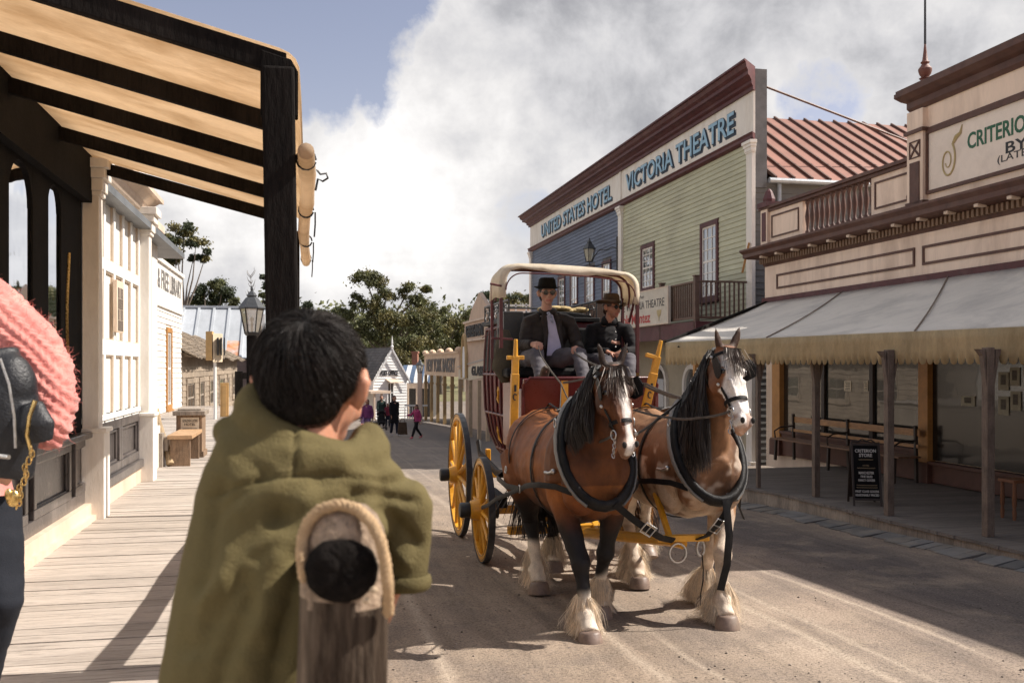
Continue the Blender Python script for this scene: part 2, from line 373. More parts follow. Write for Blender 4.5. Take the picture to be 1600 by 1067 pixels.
# ------------------------------------------------------------------ left boardwalk (level, boards across)
ZD = 0.55
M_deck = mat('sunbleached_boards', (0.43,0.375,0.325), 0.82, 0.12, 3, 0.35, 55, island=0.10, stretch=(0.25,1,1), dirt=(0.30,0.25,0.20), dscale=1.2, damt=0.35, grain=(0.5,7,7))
M_deckR = mat('shade_darkened_boards', (0.185,0.16,0.14), 0.8, 0.14, 3, 0.35, 55, island=0.14, stretch=(0.25,1,1), dirt=(0.13,0.11,0.10), dscale=1.2, damt=0.4, grain=(0.5,7,7))  # boards darkened, the verandah's shade put into their colour
d = MB(); a = -3.0
while a < 32:
    wdt = 0.12+random.uniform(-0.006, 0.006); z = ZD+random.uniform(-0.003, 0.003)
    d.box((-1.80 if a < 11.6 else -4.2), 0.16+random.uniform(-0.012, 0.012), a, a+wdt-0.006, z-0.035, z); a += wdt
deck = struct(d, 'boardwalk', M_deck)
k = MB(); k.box(-4.2, 0.06, -3.0, 32, ZD-0.25, ZD-0.04); k.box(-4.2, 0.10, -3, 32, -1.3, ZD-0.26); struct(k, 'boardwalk_edge', M_weather)
# ------------------------------------------------------------------ generic facade helpers
def clapboards(mb, b, out, a0, a1, z0, z1, pitch=0.14, holes=(), axis='b'):
    """overlapping weatherboards on a wall at b (axis 'b') or at a (axis 'a'); out = +-1 faces that way; holes = (s0,s1,z0,z1)"""
    z = z0; n = max(1, round((z1-z0)/pitch)); pitch = (z1-z0)/n
    for i in range(n):
        z = z0+i*pitch; zt = z+pitch*1.04
        segs = [(a0, a1)]
        for (h0, h1, hz0, hz1) in holes:
            if z < hz1-0.01 and zt > hz0+0.01:
                ns = []
                for s0, s1 in segs:
                    if h0 > s0 and h0 < s1: ns.append((s0, h0))
                    if h1 > s0 and h1 < s1: ns.append((h1, s1))
                    if h1 <= s0 or h0 >= s1: ns.append((s0, s1))
                segs = ns
        for s0, s1 in segs:
            cuts = [s0]
            while cuts[-1] < s1-5.0: cuts.append(cuts[-1]+random.uniform(2.6, 4.6))
            cuts.append(s1)
            for c0, c1 in zip(cuts, cuts[1:]):
                j = random.uniform(-0.0015, 0.0015); o0, o1 = 0.028+j, 0.006+j
                if c1-c0 < 0.01: continue
                if axis == 'b':
                    mb.hexa([(b, c0, z), (b, c1-0.003, z), (b, c1-0.003, zt), (b, c0, zt)], [(b+out*o0, c0, z), (b+out*o0, c1-0.003, z), (b+out*o1, c1-0.003, zt), (b+out*o1, c0, zt)])
                else:
                    mb.hexa([(c0, b, z), (c1-0.003, b, z), (c1-0.003, b, zt), (c0, b, zt)], [(c0, b+out*o0, z), (c1-0.003, b+out*o0, z), (c1-0.003, b+out*o1, zt), (c0, b+out*o1, zt)])
    return mb
def sash_window(parent, b, out, a0, a1, z0, z1, cols=2, rows=4, fm=None, gm=None, fw=0.09, sash=None):
    """window part (outer frame) with sash and pane sub-parts; b wall plane"""
    f = MB(); f.frame(b, a0, a1, z0, z1, fw, out*0.06); f.box(b, b+out*0.10, a0-0.05, a1+0.05, z0-0.05, z0)
    w = build(f, 'window', fm or M_maroon, parent, bevel=0.004)
    s_ = MB(); A0, A1, Z0, Z1 = a0+fw, a1-fw, z0+fw, z1-fw; s_.frame(b, A0, A1, Z0, Z1, 0.05, out*0.03)
    for i in range(1, cols): x = A0+(A1-A0)*i/cols; s_.box(b+out*0.004, b+out*0.028, x-0.014, x+0.014, Z0+0.05, Z1-0.05)
    for i in range(1, rows):
        zz = Z0+(Z1-Z0)*i/rows; h = 0.028 if i == rows//2 else 0.013; s_.box(b+out*0.006, b+out*0.026, A0+0.05, A1-0.05, zz-h, zz+h)
    build(s_, 'sash', sash or M_white, w)
    p = MB(); p.box(b-out*0.02, b+out*0.012, A0+0.01, A1-0.01, Z0+0.01, Z1-0.01); build(p, 'pane', gm or M_wglass, w)
    return w
def cornice_profile(mb, prof, b, out, a0, a1, z, miter0=True, miter1=True):
    """prof: list of (projection, dz) bottom->top; runs from a0 to a1 and returns round both ends"""
    poly = [(0, prof[0][1])]+[(p, dz) for p, dz in prof]+[(0, prof[-1][1])]
    n = len(poly); vs = []
    for p, dz in poly: vs.append((b+out*p, a0-(p if miter0 else 0), z+dz))
    for p, dz in poly: vs.append((b+out*p, a1+(p if miter1 else 0), z+dz))
    fs = [tuple(range(n)), tuple(range(n, 2*n))[::-1]]+[(i, n+i, n+(i+1)%n, (i+1)%n) for i in range(n)]
    return mb.add(vs, fs)
EZ = (0,0,1)
RT = dict(e1=(0,-1,0), e2=EZ)     # lettering on a wall that faces -b
LT = dict(e1=(0,1,0), e2=EZ)      # on a wall that faces +b
FT = dict(e1=(1,0,0), e2=EZ)      # faces the camera (-a)

# loose stones on the road (too many to count)
rs = random.Random(77); mb = MB()
for _ in range(7000):
    bb_ = rs.uniform(-.3, 6.2); aa_ = 2.2+rs.random()**1.6*14; r = .0035+.010*rs.random()**4; z = gz(bb_, aa_)
    if noise.noise(Vector((bb_*.9, aa_*.5, 4))) < -.12+.25*rs.random(): continue
    vs = [(bb_+r*rs.uniform(.8,1.3), aa_, z+r*.3), (bb_-r, aa_+r*.3, z+r*.3), (bb_, aa_+r*rs.uniform(.8,1.2), z+r*.4), (bb_+r*.2, aa_-r, z+r*.3), (bb_, aa_, z+r*rs.uniform(.7,1.1)), (bb_, aa_, z-r*.5)]
    mb.add(vs, [(0,2,4),(2,1,4),(1,3,4),(3,0,4),(2,0,5),(1,2,5),(3,1,5),(0,3,5)])
o = build(mb, 'loose_stones', mat('road_stones', (0.20,0.165,0.14), 0.9, 0.3, 5, 0.1, island=0.6), base=(0,6,0)); tag(o, 'small loose stones scattered over the gravel road', 'stones', kind='stuff')
# ================================================================== LEFT SIDE
# --- dark shopfront with arched window lights
shop = thing('shopfront', 'dark-framed shopfront with arched window lights above a polished dark stall riser', 'shop', (-1.78, 5.0, ZD))
M_lglass = glass('street_glass', tint=(0.03,0.032,0.035), refl=0.62, wav=0.12)
M_riser = mat('polished_dark_panel', (0.05,0.043,0.042), 0.32, 0.2, 3, 0.08, 40, dirt=(0.20,0.175,0.16), dscale=1.0, damt=0.6, stretch=(1,1,0.5), coat=0.3)
bL = -1.78; AE = on_b(136, 700, bL)[0]           # far end of the dark shop
q = MB(); q.box(bL-3.5, bL-0.35, -1.5, AE, ZD, 4.175); build(q, 'wall', M_room, shop)
q = MB(); q.box(bL-0.35, bL-0.02, -1.5, AE-0.10, ZD+0.136, ZD+0.678); q.box(bL-0.02, bL+0.01, -1.5, AE-0.10, ZD+0.136, ZD+0.237)
aa = -1.5
while aa < AE-0.4:
    q.frame(bL-0.02, aa+0.06, aa+1.12, ZD+0.237, ZD+0.678, 0.07, 0.035); q.frame(bL-0.02, aa+0.13, aa+1.05, ZD+0.296, ZD+0.618, 0.02, 0.022); aa += 1.2
build(q, 'stall_riser', M_riser, shop, bevel=0.006)
q = MB(); q.box(bL-0.35, bL+0.07, -1.5, AE-0.06, ZD+0.678, ZD+0.728); build(q, 'sill', M_riser, shop, bevel=0.008)
q = MB(); q.box(bL-0.02, bL+0.10, -1.5, AE-0.08, ZD, ZD+0.042); q.box(bL-0.02, bL+0.06, -1.5, AE-0.12, ZD+0.042, ZD+0.136); build(q, 'plinth', M_cream2, shop)
q = MB(); q.box(bL-0.05, bL-0.03, -1.5, AE-0.1, ZD+0.728, 3.624); build(q, 'window_glass', M_lglass, shop)
# mullions from the pixels of the photograph: dark uprights with arched heads
def arch_light(a0, a1, z0, z1, name):
    """dark frame with a round-headed opening between a0 and a1"""
    m = MB(); r = (a1-a0)/2; n = 14; zc = z1-r-0.02; o0, o1 = bL-0.03, bL-0.012
    for i in range(n):
        t0, t1 = math.pi*i/n, math.pi*(i+1)/n
        y0, y1 = (a0+a1)/2-r*math.cos(t0), (a0+a1)/2-r*math.cos(t1); h0, h1 = zc+r*math.sin(t0), zc+r*math.sin(t1)
        m.hexa([(o0,y0,h0),(o0,y1,h1),(o0,y1,z1+0.02),(o0,y0,z1+0.02)], [(o1,y0,h0),(o1,y1,h1),(o1,y1,z1+0.02),(o1,y0,z1+0.02)])
    build(m, name, M_black, shop)
ups = [(5.5, 6.65), (7.35, 7.95), (8.75, 9.42)]
ups = [(on_b(18,300,bL)[0]-1.3, on_b(18,300,bL)[0]), (on_b(54,300,bL)[0], on_b(79,300,bL)[0]), (on_b(98,300,bL)[0], on_b(130,300,bL)[0])]
q = MB()
for u0, u1 in ups: q.box(bL-0.03, bL-0.012, u0, u1, ZD+0.728, 3.345)
build(q, 'upright', M_black, shop, bevel=0.008)
ztop = 3.175
arch_light(ups[0][1]-0.02, ups[1][0], ZD+0.847, ztop, 'arch'); arch_light(ups[1][1]-0.02, ups[2][0], ZD+0.847, ztop, 'arch')
q = MB(); q.box(bL-0.04, bL+0.06, -1.5, AE-0.1, ztop, 3.751); build(q, 'fascia', M_black, shop)
# interior bits seen dimly
q = MB()
q.tube([(bL-0.015, ups[2][0]+0.2+0.04*math.sin(z*5), z) for z in [1.4+0.1*i for i in range(14)]], 0.02, 6)
build(q, 'window_ornament', M_brass, shop)

# --- panelled cream shutter front
pf = thing('panelled_front', 'cream timber front of tall sunken panels over a dark panelled base', 'shop front', (-1.78, 9.5, ZD))
P0, P1 = AE+0.05, on_b(218, 700, bL)[0]
q = MB(); q.box(bL-2.5, bL-0.06, P0, P1, ZD, 3.480); build(q, 'wall', M_cream, pf)
za, zb = ZD+0.830, 3.345
q = MB(); q.box(bL-0.06, bL-0.02, P0, P1, za, zb)
rows = [(on_b(152, y1_, bL)[1], on_b(152, y0_, bL)[1]) for y0_, y1_ in ((554,665), (417,529), (289,398))]
ncol = 5; cw = (P1-P0-0.25)/ncol
xs = [P0+0.16+i*cw for i in range(ncol+1)]
for x in xs: q.box(bL-0.02, bL+0.015, x-0.035, x+0.035, za, zb)
for z0, z1 in zip([za]+[r[1] for r in rows], [r[0] for r in rows]+[zb]):
    for x0, x1 in zip(xs, xs[1:]): q.box(bL-0.02, bL+0.013, x0+0.035, x1-0.035, z0, z1)
q.box(bL-0.02, bL+0.03, P0+0.1, P1-0.1, za-0.05, za)
build(q, 'panel', M_white, pf, bevel=0.006)
q = MB()
for r0, r1 in rows:
    for x0, x1 in zip(xs, xs[1:]): q.frame(bL-0.021, x0+0.035, x1-0.035, r0, r1, 0.012, 0.022)
build(q, 'panel_bead', mat('aged_bead', (0.55,0.44,0.33), 0.6, 0.1), pf)
q = MB(); q.box(bL-0.06, bL-0.03, P0, P1, ZD+0.186, za-0.05); q.frame(bL-0.03, P0+0.05, P0+(P1-P0)*.55, ZD+0.254, za-0.07, 0.09, 0.045); q.frame(bL-0.03, P0+(P1-P0)*.55, P1-0.05, ZD+0.254, za-0.07, 0.09, 0.045)
q.frame(bL-0.03, P0+0.15, P0+(P1-P0)*.55-.1, ZD+0.339, za-0.17, 0.03, 0.025); q.frame(bL-0.03, P0+(P1-P0)*.55+.1, P1-0.15, ZD+0.339, za-0.17, 0.03, 0.025); q.box(bL-0.03, bL+0.06, P0, P1, ZD+0.169, ZD+0.254)
build(q, 'base_panel', M_riser, pf, bevel=0.008)
q = MB(); q.box(bL-0.06, bL+0.03, P0, P1, ZD, ZD+0.169); build(q, 'plinth', M_cream2, pf)
def pilaster(parent, b, a0, a1, z0, z1, out, m, name='pilaster', d=0.13, basez=0.72):
    f = MB(); f.box(b, b+out*d, a0, a1, z0, z1-0.26); f.box(b, b+out*(d+0.05), a0-0.04, a1+0.04, z0, z0+basez)
    f.box(b, b+out*(d+0.07), a0-0.06, a1+0.06, z0+basez, z0+basez+0.035)
    for i, (pr, h0, h1) in enumerate([(0.02, 0.30, 0.26), (0.035, 0.26, 0.16), (0.06, 0.16, 0.08), (0.09, 0.08, 0.0)]):
        f.box(b, b+out*(d+pr), a0-pr, a1+pr, z1-h0, z1-h1)
    return build(f, name, m, parent, bevel=0.006)
pilaster(pf, bL-0.02, AE-0.09, AE+0.07, ZD, on_b(136,252,bL)[1], 1, M_cream)
pilaster(pf, bL-0.02, P1-0.06, P1+0.12, ZD, on_b(214,322,bL)[1], 1, M_cream)
q = MB(); cornice_profile(q, [(0.05,0),(0.08,0.05),(0.08,0.09),(0.16,0.16),(0.20,0.16),(0.20,0.21)], bL-0.02, 1, AE-0.1, P1+0.35, on_b(136,252,bL)[1]); build(q, 'cornice', M_cream2, pf)
# small notice board on the panels
a0, z0 = on_b(174, 512, bL); a1, z1 = on_b(185, 448, bL)
nb_ = thing('notice_board', 'narrow lettered notice board fixed to the cream panelled front', 'notice', (bL, (a0+a1)/2, z0))
q = MB(); q.box(bL+0.0155, bL+0.05, a0, a1, z0-0.04, z1+0.04); build(q, 'board', M_cream2, nb_, bevel=0.003)
q = MB()
for i, w_ in enumerate(['BOOTS', 'AND', 'SHOES', 'MADE']): q.text(w_ if False else 'IIIII'[:4+i%2], (bL+0.052, (a0+a1)/2, z1-0.08-i*(z1-z0)/4), **LT, h=0.10, w=(a1-a0)*0.7, ext=0.002)
build(q, 'lettering', M_ink, nb_)

# --- square pier and side wall beyond, flat parapet with peeling white boards
PB = on_z(222, 735, ZD)[1]
pier = thing('square_pier', 'big cream square pier at the end of the panelled front', 'pier', (-1.9, PB+0.2, ZD))
b0 = on_a(219, 600, PB)[0]; b1 = on_a(238, 600, PB)[0]; zt = on_a(230, 350, PB)[1]
q = MB(); q.box(b0, b1, PB, PB+0.42, ZD, zt-0.1); q.box(b0-0.03, b1+0.03, PB-0.03, PB+0.45, ZD, on_a(230,668,PB)[1]); build(q, 'shaft', M_cream, pier, bevel=0.008)
q = MB(); q.box(b0-0.04, b1+0.04, PB-0.04, PB+0.46, zt-0.12, zt-0.06); q.box(b0-0.07, b1+0.08, PB-0.07, PB+0.49, zt-0.06, zt+0.03); build(q, 'capital', M_cream2, pier, bevel=0.005)
# peeling parapet above the panelled front
pp = thing('peeling_parapet', 'flaking white and grey timber parapet above the cream panelled front', 'parapet', (-1.98, 10, 3.3))
M_peel = mat('flaking_white_paint', (0.74,0.73,0.71), 0.7, 0.1, 3, 0.3, 50, dirt=(0.22,0.215,0.22), dscale=4.5, damt=0.95, stretch=(1,1,0.35))
q = MB(); bP = bL-0.28
zq0 = 3.345; A2 = on_b(238, 320, bP)[0]; zq1 = on_b(238, 292, bP)[1]
x = AE-0.1
while x < A2: q.box(bP-0.03, bP+random.uniform(0,0.006), x, min(x+0.16, A2), zq0, zq1+0.1); x += 0.165
build(q, 'boarding', M_peel, pp)
q = MB(); q.box(bP-0.1, bP+0.42, AE-0.1, A2+0.06, zq0-0.02, zq0+0.05); build(q, 'gutter_board', mat('grey_zinc', (0.16,0.17,0.18), 0.5, 0.2, 4, 0.1, metal=0.3), pp)

# --- library
bLib = -3.75
lib = thing('library_building', 'white weatherboard library with lettering along its flat parapet', 'library', (bLib, 26, -0.5))
L0, L1 = on_b(241, 400, bLib)[0]-0.6, on_b(283, 430, bLib)[0]; zl = on_b(283, 430, bLib)[1]; zm = on_b(262, 482, bLib)[1]
M_wb = mat('white_weatherboard', (0.78,0.745,0.69), 0.65, 0.06, 2, 0.1, 30, island=0.04, dirt=(0.5,0.43,0.34), damt=0.25)
q = MB(); q.box(bLib-5, bLib-0.003, L0, L1, -0.8, zl); build(q, 'wall', M_wb, lib)
aw0, aw1 = on_b(258, 560, bLib)[0], on_b(266.5, 560, bLib)[0]; zw1, zw0 = on_b(262, 512, bLib)[1], on_b(262, 640, bLib)[1]
q = MB(); clapboards(q, bLib, 1, L0, L1, -0.8, zm, 0.15, holes=[(aw0, aw1, zw0, zw1)]); build(q, 'weatherboards', M_wb, lib)
q = MB(); q.box(bLib, bLib+0.04, L0, L1, zm, zl); q.box(bLib, bLib+0.10, L0, L1+0.06, zl-0.10, zl); q.box(bLib, bLib+0.07, L0, L1, zm-0.04, zm+0.06); build(q, 'parapet', M_wb, lib)
sash_window(lib, bLib, 1, aw0, aw1, zw0, zw1, 2, 2, M_ochre, M_wglass, 0.14, M_white)
ta0, ta1 = on_b(243.5, 440, bLib)[0], on_b(281, 440, bLib)[0]; zt = (on_b(243,447,bLib)[1]+on_b(243,417,bLib)[1])/2
q = MB(); q.text('& FREE LIBRARY', (bLib+0.042, (ta0+ta1)/2, zt), **LT, h=0.52, w=ta1-ta0, ext=0.01, bold=0.01); build(q, 'lettering', mat('grey_lettering', (0.16,0.15,0.14), 0.6), lib)

# --- slab hut with shingle roof
hut = thing('slab_hut', 'low grey weathered timber hut with a sagging shingle roof', 'hut', (bLib, 38, -0.9))
H0, H1 = L1+0.15, on_b(370, 560, bLib)[0]
M_hut = mat('silver_grey_slabs', (0.34,0.27,0.20), 0.85, 0.2, 2, 0.4, 40, island=0.16, grain=(6,0.5,6), dirt=(0.15,0.12,0.09), damt=0.4)
q = MB(); q.box(bLib-4, bLib-0.004, H0, H1, -2, 2.25); build(q, 'wall', M_hut, hut)
wins = [(290,303), (310,318), (326,333), (341,350), (354,357), (362,366)]
holes = []
for p0, p1 in wins: holes.append((on_b(p0,600,bLib)[0], on_b(p1,600,bLib)[0], 0.1, 1.4))
q = MB(); clapboards(q, bLib, 1, H0, H1, -2, 2.25, 0.2, holes=holes); build(q, 'weatherboards', M_hut, hut)
for h in holes: sash_window(hut, bLib, 1, *h, 2, 2, M_hut, M_wglass, 0.16, M_weather)
M_shingle = mat('shingles', (0.20,0.155,0.11), 0.9, 0.25, 3, 0.3, 40, island=0.35, dirt=(0.09,0.07,0.05), damt=0.4)
q = MB(); nrow = 14
for i in range(nrow):
    t0, t1 = i/nrow, (i+1.35)/nrow; x = H0-0.3
    while x < H1+0.2:
        w_ = random.uniform(0.14, 0.26); e = random.uniform(-0.05, 0.05)
        P = lambda t, yy, o: (bLib+0.38-2.6*t+e*0, yy, 2.12+1.35*t+o+0.06*math.sin(yy*0.9))
        q.hexa([P(t0-0.02+e*0.3, x, 0.03), P(t0-0.02+e*0.3, x+w_-0.015, 0.03), P(t1, x+w_-0.015, 0.0), P(t1, x, 0.0)], [P(t0-0.02+e*0.3, x, 0.06), P(t0-0.02+e*0.3, x+w_-0.015, 0.06), P(t1, x+w_-0.015, 0.02), P(t1, x, 0.02)]); x += w_
q.prism([(bLib+0.3, 2.12), (bLib-2.2, 3.45), (bLib-4.7, 2.12)], H0, H1, 'y')
build(q, 'shingle_roof', M_shingle, hut)

# --- iron roofed shed across the end
AS = on_b(378, 600, bLib)[0]+3.5
shed = thing('iron_roofed_shed', 'long shed with a pale corrugated roof streaked with orange rust', 'shed', (on_a(330, 600, AS)[0], AS+2, -2))
M_roof = mat('galvanised_iron', (0.50,0.53,0.56), 0.45, 0.1, 1.5, 0.15, 30, metal=0.25, island=0.12, dirt=(0.36,0.38,0.40), damt=0.4, stretch=(1,0.5,0.5))
M_rust = mat('rusted_iron', (0.55,0.22,0.09), 0.8, 0.3, 1.2, 0.2, 12, dirt=(0.52,0.50,0.48), dscale=1.1, damt=0.9)
sb0, sb1 = on_a(250, 560, AS)[0], on_a(418, 560, AS)[0]; ze = on_a(400, 560, AS)[1]; zr = at_Y(400, 474, 61)[2]
q = MB(); x = sb0; DS = 4.5; i = 0; q2 = MB()
while x < sb1:
    for r_ in range(3):
        t0, t1 = r_/3, (r_+1)/3; tgt = q2 if (r_ == 0 and on_a(345,560,AS)[0]-1.2 < x < on_a(400,560,AS)[0]) and i % 2 == 0 else q
        tgt.hexa([(x, AS-0.3+DS*t0, ze+(zr-ze)*t0), (x+1.0, AS-0.3+DS*t0, ze+(zr-ze)*t0), (x+1.0, AS-0.3+DS*t1, ze+(zr-ze)*t1), (x, AS-0.3+DS*t1, ze+(zr-ze)*t1)],
                 [(x, AS-0.3+DS*t0, ze+(zr-ze)*t0+.03), (x+1.0, AS-0.3+DS*t0, ze+(zr-ze)*t0+.03), (x+1.0, AS-0.3+DS*t1, ze+(zr-ze)*t1+.03), (x, AS-0.3+DS*t1, ze+(zr-ze)*t1+.03)])
    q.bar((x, AS-0.3, ze+0.07), (x, AS-0.3+DS, zr+0.07), 0.16, 0.14); x += 1.34 if False else 1.0; i += 1
q.box(sb0, sb1+0.1, AS-0.3+DS-0.15, AS-0.3+DS+0.15, zr+0.02, zr+0.18)
build(q, 'roof', M_roof, shed); build(q2, 'rusty_sheet', M_rust, shed)
q = MB(); q.box(sb0, sb1, AS, AS+9, -2.2, ze-0.02); build(q, 'wall', M_hut, shed)
q = MB(); clapboards(q, AS, -1, sb0, sb1, -2.2, ze-0.05, 0.2, axis='a'); build(q, 'weatherboards', mat('mauve_grey_boards', (0.17,0.13,0.115), 0.8, 0.1, 2, 0.2, island=0.08), shed)
q = MB(); e0 = on_a(407, 560, AS)[0]; q.box(e0-0.25, e0+0.3, AS-0.6, AS-0.35, -2, zr-0.6); build(q, 'end_post', M_white, shed)

# --- box, bench, leaning logs on the boardwalk
M_box = mat('brown_packing_boards', (0.26,0.17,0.105), 0.8, 0.2, 4, 0.3, island=0.15, grain=(6,6,0.6), dirt=(0.12,0.085,0.06), damt=0.4)
b0, a0 = on_z(275, 715, ZD); b1 = on_a(316, 714, a0)[0]; zt = on_a(300, 642, a0)[1]
crate = thing('timber_bin', 'upright timber board bin with a pasted hotel bill on its front', 'bin', ((b0+b1)/2, a0+0.25, ZD))
q = MB()
nn = 5
for i in range(nn): q.box(b0+(b1-b0)*i/nn+0.002, b0+(b1-b0)*(i+1)/nn-0.002, a0, a0+0.5, ZD+0.08, zt-0.06)
q.box(b0-0.02, b1+0.02, a0-0.02, a0+0.52, ZD, ZD+0.08); build(q, 'body', M_box, crate, bevel=0.004)
q = MB(); q.box(b0-0.04, b1+0.04, a0-0.05, a0+0.55, zt-0.06, zt); q.box(b0+0.02, b1-0.02, a0+0.02, a0+0.48, zt, zt+0.03); build(q, 'lid', M_weather, crate, bevel=0.005)
q = MB(); pb0, pz0 = on_a(282.5, 688, a0); pb1, pz1 = on_a(311, 652, a0); q.box(pb0, pb1, a0-0.006, a0-0.002, pz0, pz1); bill = build(q, 'poster', M_paper, crate)
q = MB(); cx, hh = (pb0+pb1)/2, pz1-pz0
for s_, zf, hf, wf in [('GOLDEN LION', .86, .12, .82), ('HOTEL', .70, .11, .6), ('BEST ALES AND STOUT', .52, .05, .8), ('WINES SPIRITS', .40, .05, .7), ('GOOD BEDS', .30, .05, .6), ('STABLING', .19, .05, .7)]:
    if zf > 0.6: q.text(s_, (cx, a0-0.007, pz0+hh*zf), **FT, h=hh*hf, w=(pb1-pb0)*wf, ext=0.001, bold=0.02)
    else: q.box(cx-(pb1-pb0)*wf/2, cx+(pb1-pb0)*wf/2, a0-0.008, a0-0.006, pz0+hh*(zf-0.012), pz0+hh*(zf+0.012))
build(q, 'lettering', M_ink, bill)
bb0, ba0 = on_z(262, 729, ZD)
bench = thing('plank_bench', 'short sunlit plank bench with dark end board beside the timber bin', 'bench', (bb0, ba0, ZD))
zs = on_a(270, 686, ba0)[1]
q = MB(); q.box(bb0, bb0+0.30, ba0-0.05, ba0+1.2, zs, zs+0.05); build(q, 'seat', M_ochre if False else mat('golden_plank', (0.45,0.28,0.15), 0.7, 0.15, 4, 0.2, grain=(7,0.6,7)), bench, bevel=0.005)
for dy in (0.0, 1.05):
    q = MB(); q.box(bb0+0.03, bb0+0.27, ba0+dy, ba0+dy+0.05, ZD, zs); build(q, 'leg', M_box, bench, bevel=0.004)
q = MB(); q.box(bb0-0.12, bb0-0.05, ba0-0.1, ba0+0.1, ZD, on_a(255, 676, ba0)[1]); q.box(bb0-0.05, bb0, ba0, ba0+1.1, ZD+0.2, zs+0.03); build(q, 'end_board', M_weather, bench, bevel=0.004)
lb, la = on_z(262, 728, ZD)
for i, (p0, p1) in enumerate([((266, 729), (244, 640)), ((249, 729), (243, 672))]):
    c0 = Vector((*on_z(*p0, ZD), ZD+0.03)); bx, zx = on_a(p1[0]-1, p1[1], la+0.35); c1 = Vector((bx, la+0.35, zx))
    q = MB(); q.tube([c0.lerp(c1, t)+Vector((0.012*math.sin(t*7), 0, 0)) for t in [0, .25, .5, .75, 1]], [0.05, 0.048, 0.046, 0.044, 0.04], 10)
    o = build(q, 'leaning_log', mat('peeled_log', (0.36,0.26,0.15), 0.8, 0.2, 5, 0.3, grain=(5,5,0.6)), smooth=50)
    tag(o, ['long peeled log leaning on the wall beside the plank bench', 'short peeled log standing against the foot of the square pier'][i], 'log', 'logs leaning beside the bench')

# --- street lamps
def lamp_head(parent, c, s=1.0, name='lantern'):
    c = Vector(c)
    f = MB()
    top, bot, h = 0.19*s, 0.115*s, 0.40*s
    for k in range(6):
        an, an2 = math.pi/3*k, math.pi/3*(k+1)
        A = Vector((math.cos(an), math.sin(an), 0)); B = Vector((math.cos(an2), math.sin(an2), 0))
        f.bar(c+A*bot, c+A*top+Vector((0,0,h)), 0.014*s, 0.014*s); f.bar(c+A*top+Vector((0,0,h)), c+B*top+Vector((0,0,h)), 0.02*s, 0.02*s); f.bar(c+A*bot, c+B*bot, 0.018*s, 0.018*s)
    fr = build(f, 'frame', M_iron, parent)
    f = MB(); f.lathe([(0.215*s, h), (0.21*s, h+0.02*s), (0.10*s, h+0.17*s), (0.07*s, h+0.19*s), (0.085*s, h+0.21*s), (0.05*s, h+0.26*s), (0.018*s, h+0.29*s), (0.026*s, h+0.32*s), (0.004*s, h+0.37*s)], c, 6); build(f, 'hood', mat('lamp_hood', (0.07,0.075,0.08), 0.45, 0.15, metal=0.3), parent)
    f = MB(); f.lathe([(bot-0.006*s, 0.005), (top-0.006*s, h-0.005)], c, 6); gl = build(f, 'pane', glass('lamp_glass', (0.55,0.50,0.42), refl=0.05, clear=0.45), parent)
    f = MB(); f.cyl(c, c+Vector((0,0,0.18*s)), 0.02*s, 0.02*s); f.ell(c+Vector((0,0,0.22*s)), 0.035*s); build(f, 'burner', M_paper, parent, smooth=50)
    return h+0.37*s
lp = at_Y(393.5, 520, 14.5)
lamp = thing('street_lamp', 'dark timber post lamp with a six-sided lantern beside the verandah post', 'lamp', (lp.x, lp.y, ZD))
q = MB(); q.box(lp.x-0.075, lp.x+0.075, lp.y-0.075, lp.y+0.075, ZD, lp.z-0.05); build(q, 'post', M_blackwood, lamp, bevel=0.012)
q = MB(); q.lathe([(0.05,-0.07),(0.10,-0.03),(0.12,0.0)], lp, 6); build(q, 'collar', M_iron, lamp)
lamp_head(lamp, lp, 0.92)
# pale post just behind
pp2 = at_Y(404, 640, 16.5)
q = MB(); z1 = at_Y(404, 508, 16.5).z; q.box(pp2.x-0.05, pp2.x+0.05, pp2.y-.05, pp2.y+.05, ZD, z1)
tag(build(q, 'boardwalk_post', M_weather, bevel=0.006), 'bare pale timber post directly behind the lamp with the dark post', 'post')
# --- hanging sign boxes on a pole
sg = at_Y(336, 700, 23)
sign = thing('box_sign', 'yellow double box sign on a thin white pole in front of the hut', 'sign', (sg.x, sg.y, gz(sg.x, sg.y)))
q = MB(); q.cyl((sg.x, sg.y, -0.9), (sg.x, sg.y, at_Y(336,562,23).z), 0.035, n=10); build(q, 'pole', M_white, sign, smooth=40)
c0, c1 = at_Y(322,563,23), at_Y(346,518,23); mid = (c0.x+c1.x)/2
M_gsign = mat('golden_board', (0.55,0.34,0.13), 0.6, 0.12, 4, 0.1)
M_psign = mat('pale_board', (0.66,0.54,0.38), 0.6, 0.1, 4, 0.1)
q = MB(); q.prism([(c0.x, sg.y-0.05), (mid-0.02, sg.y-0.22), (mid-0.02, sg.y+0.3), (c0.x, sg.y+0.3)], c0.z, c1.z, 'z'); build(q, 'dark_side', M_gsign, sign, bevel=0.004)
q = MB(); q.prism([(mid, sg.y-0.22), (c1.x, sg.y-0.02), (c1.x, sg.y+0.3), (mid, sg.y+0.3)], c0.z-0.04, c1.z-0.05, 'z'); f_ = build(q, 'lettered_side', M_psign, sign, bevel=0.004)
q = MB()
for i in range(3): q.box(mid+0.10+i*0.07, mid+0.125+i*0.07, sg.y-0.24+i*0.05, sg.y-0.02, c0.z+0.12, c1.z-0.15)
build(q, 'lettering', M_ink, f_)
hb0, hb1 = at_Y(344, 655, 24), at_Y(357, 598, 24)
q = MB(); q.box(hb0.x, hb1.x, hb0.y, hb0.y+0.06, hb0.z, hb1.z); q.box(hb0.x+0.05, hb1.x-0.05, hb0.y-0.02, hb0.y, hb0.z+0.06, hb1.z-0.06)
tag(build(q, 'ochre_sandwich_board', M_gsign, bevel=0.004), 'upright ochre framed board standing below the yellow box sign', 'signboard')
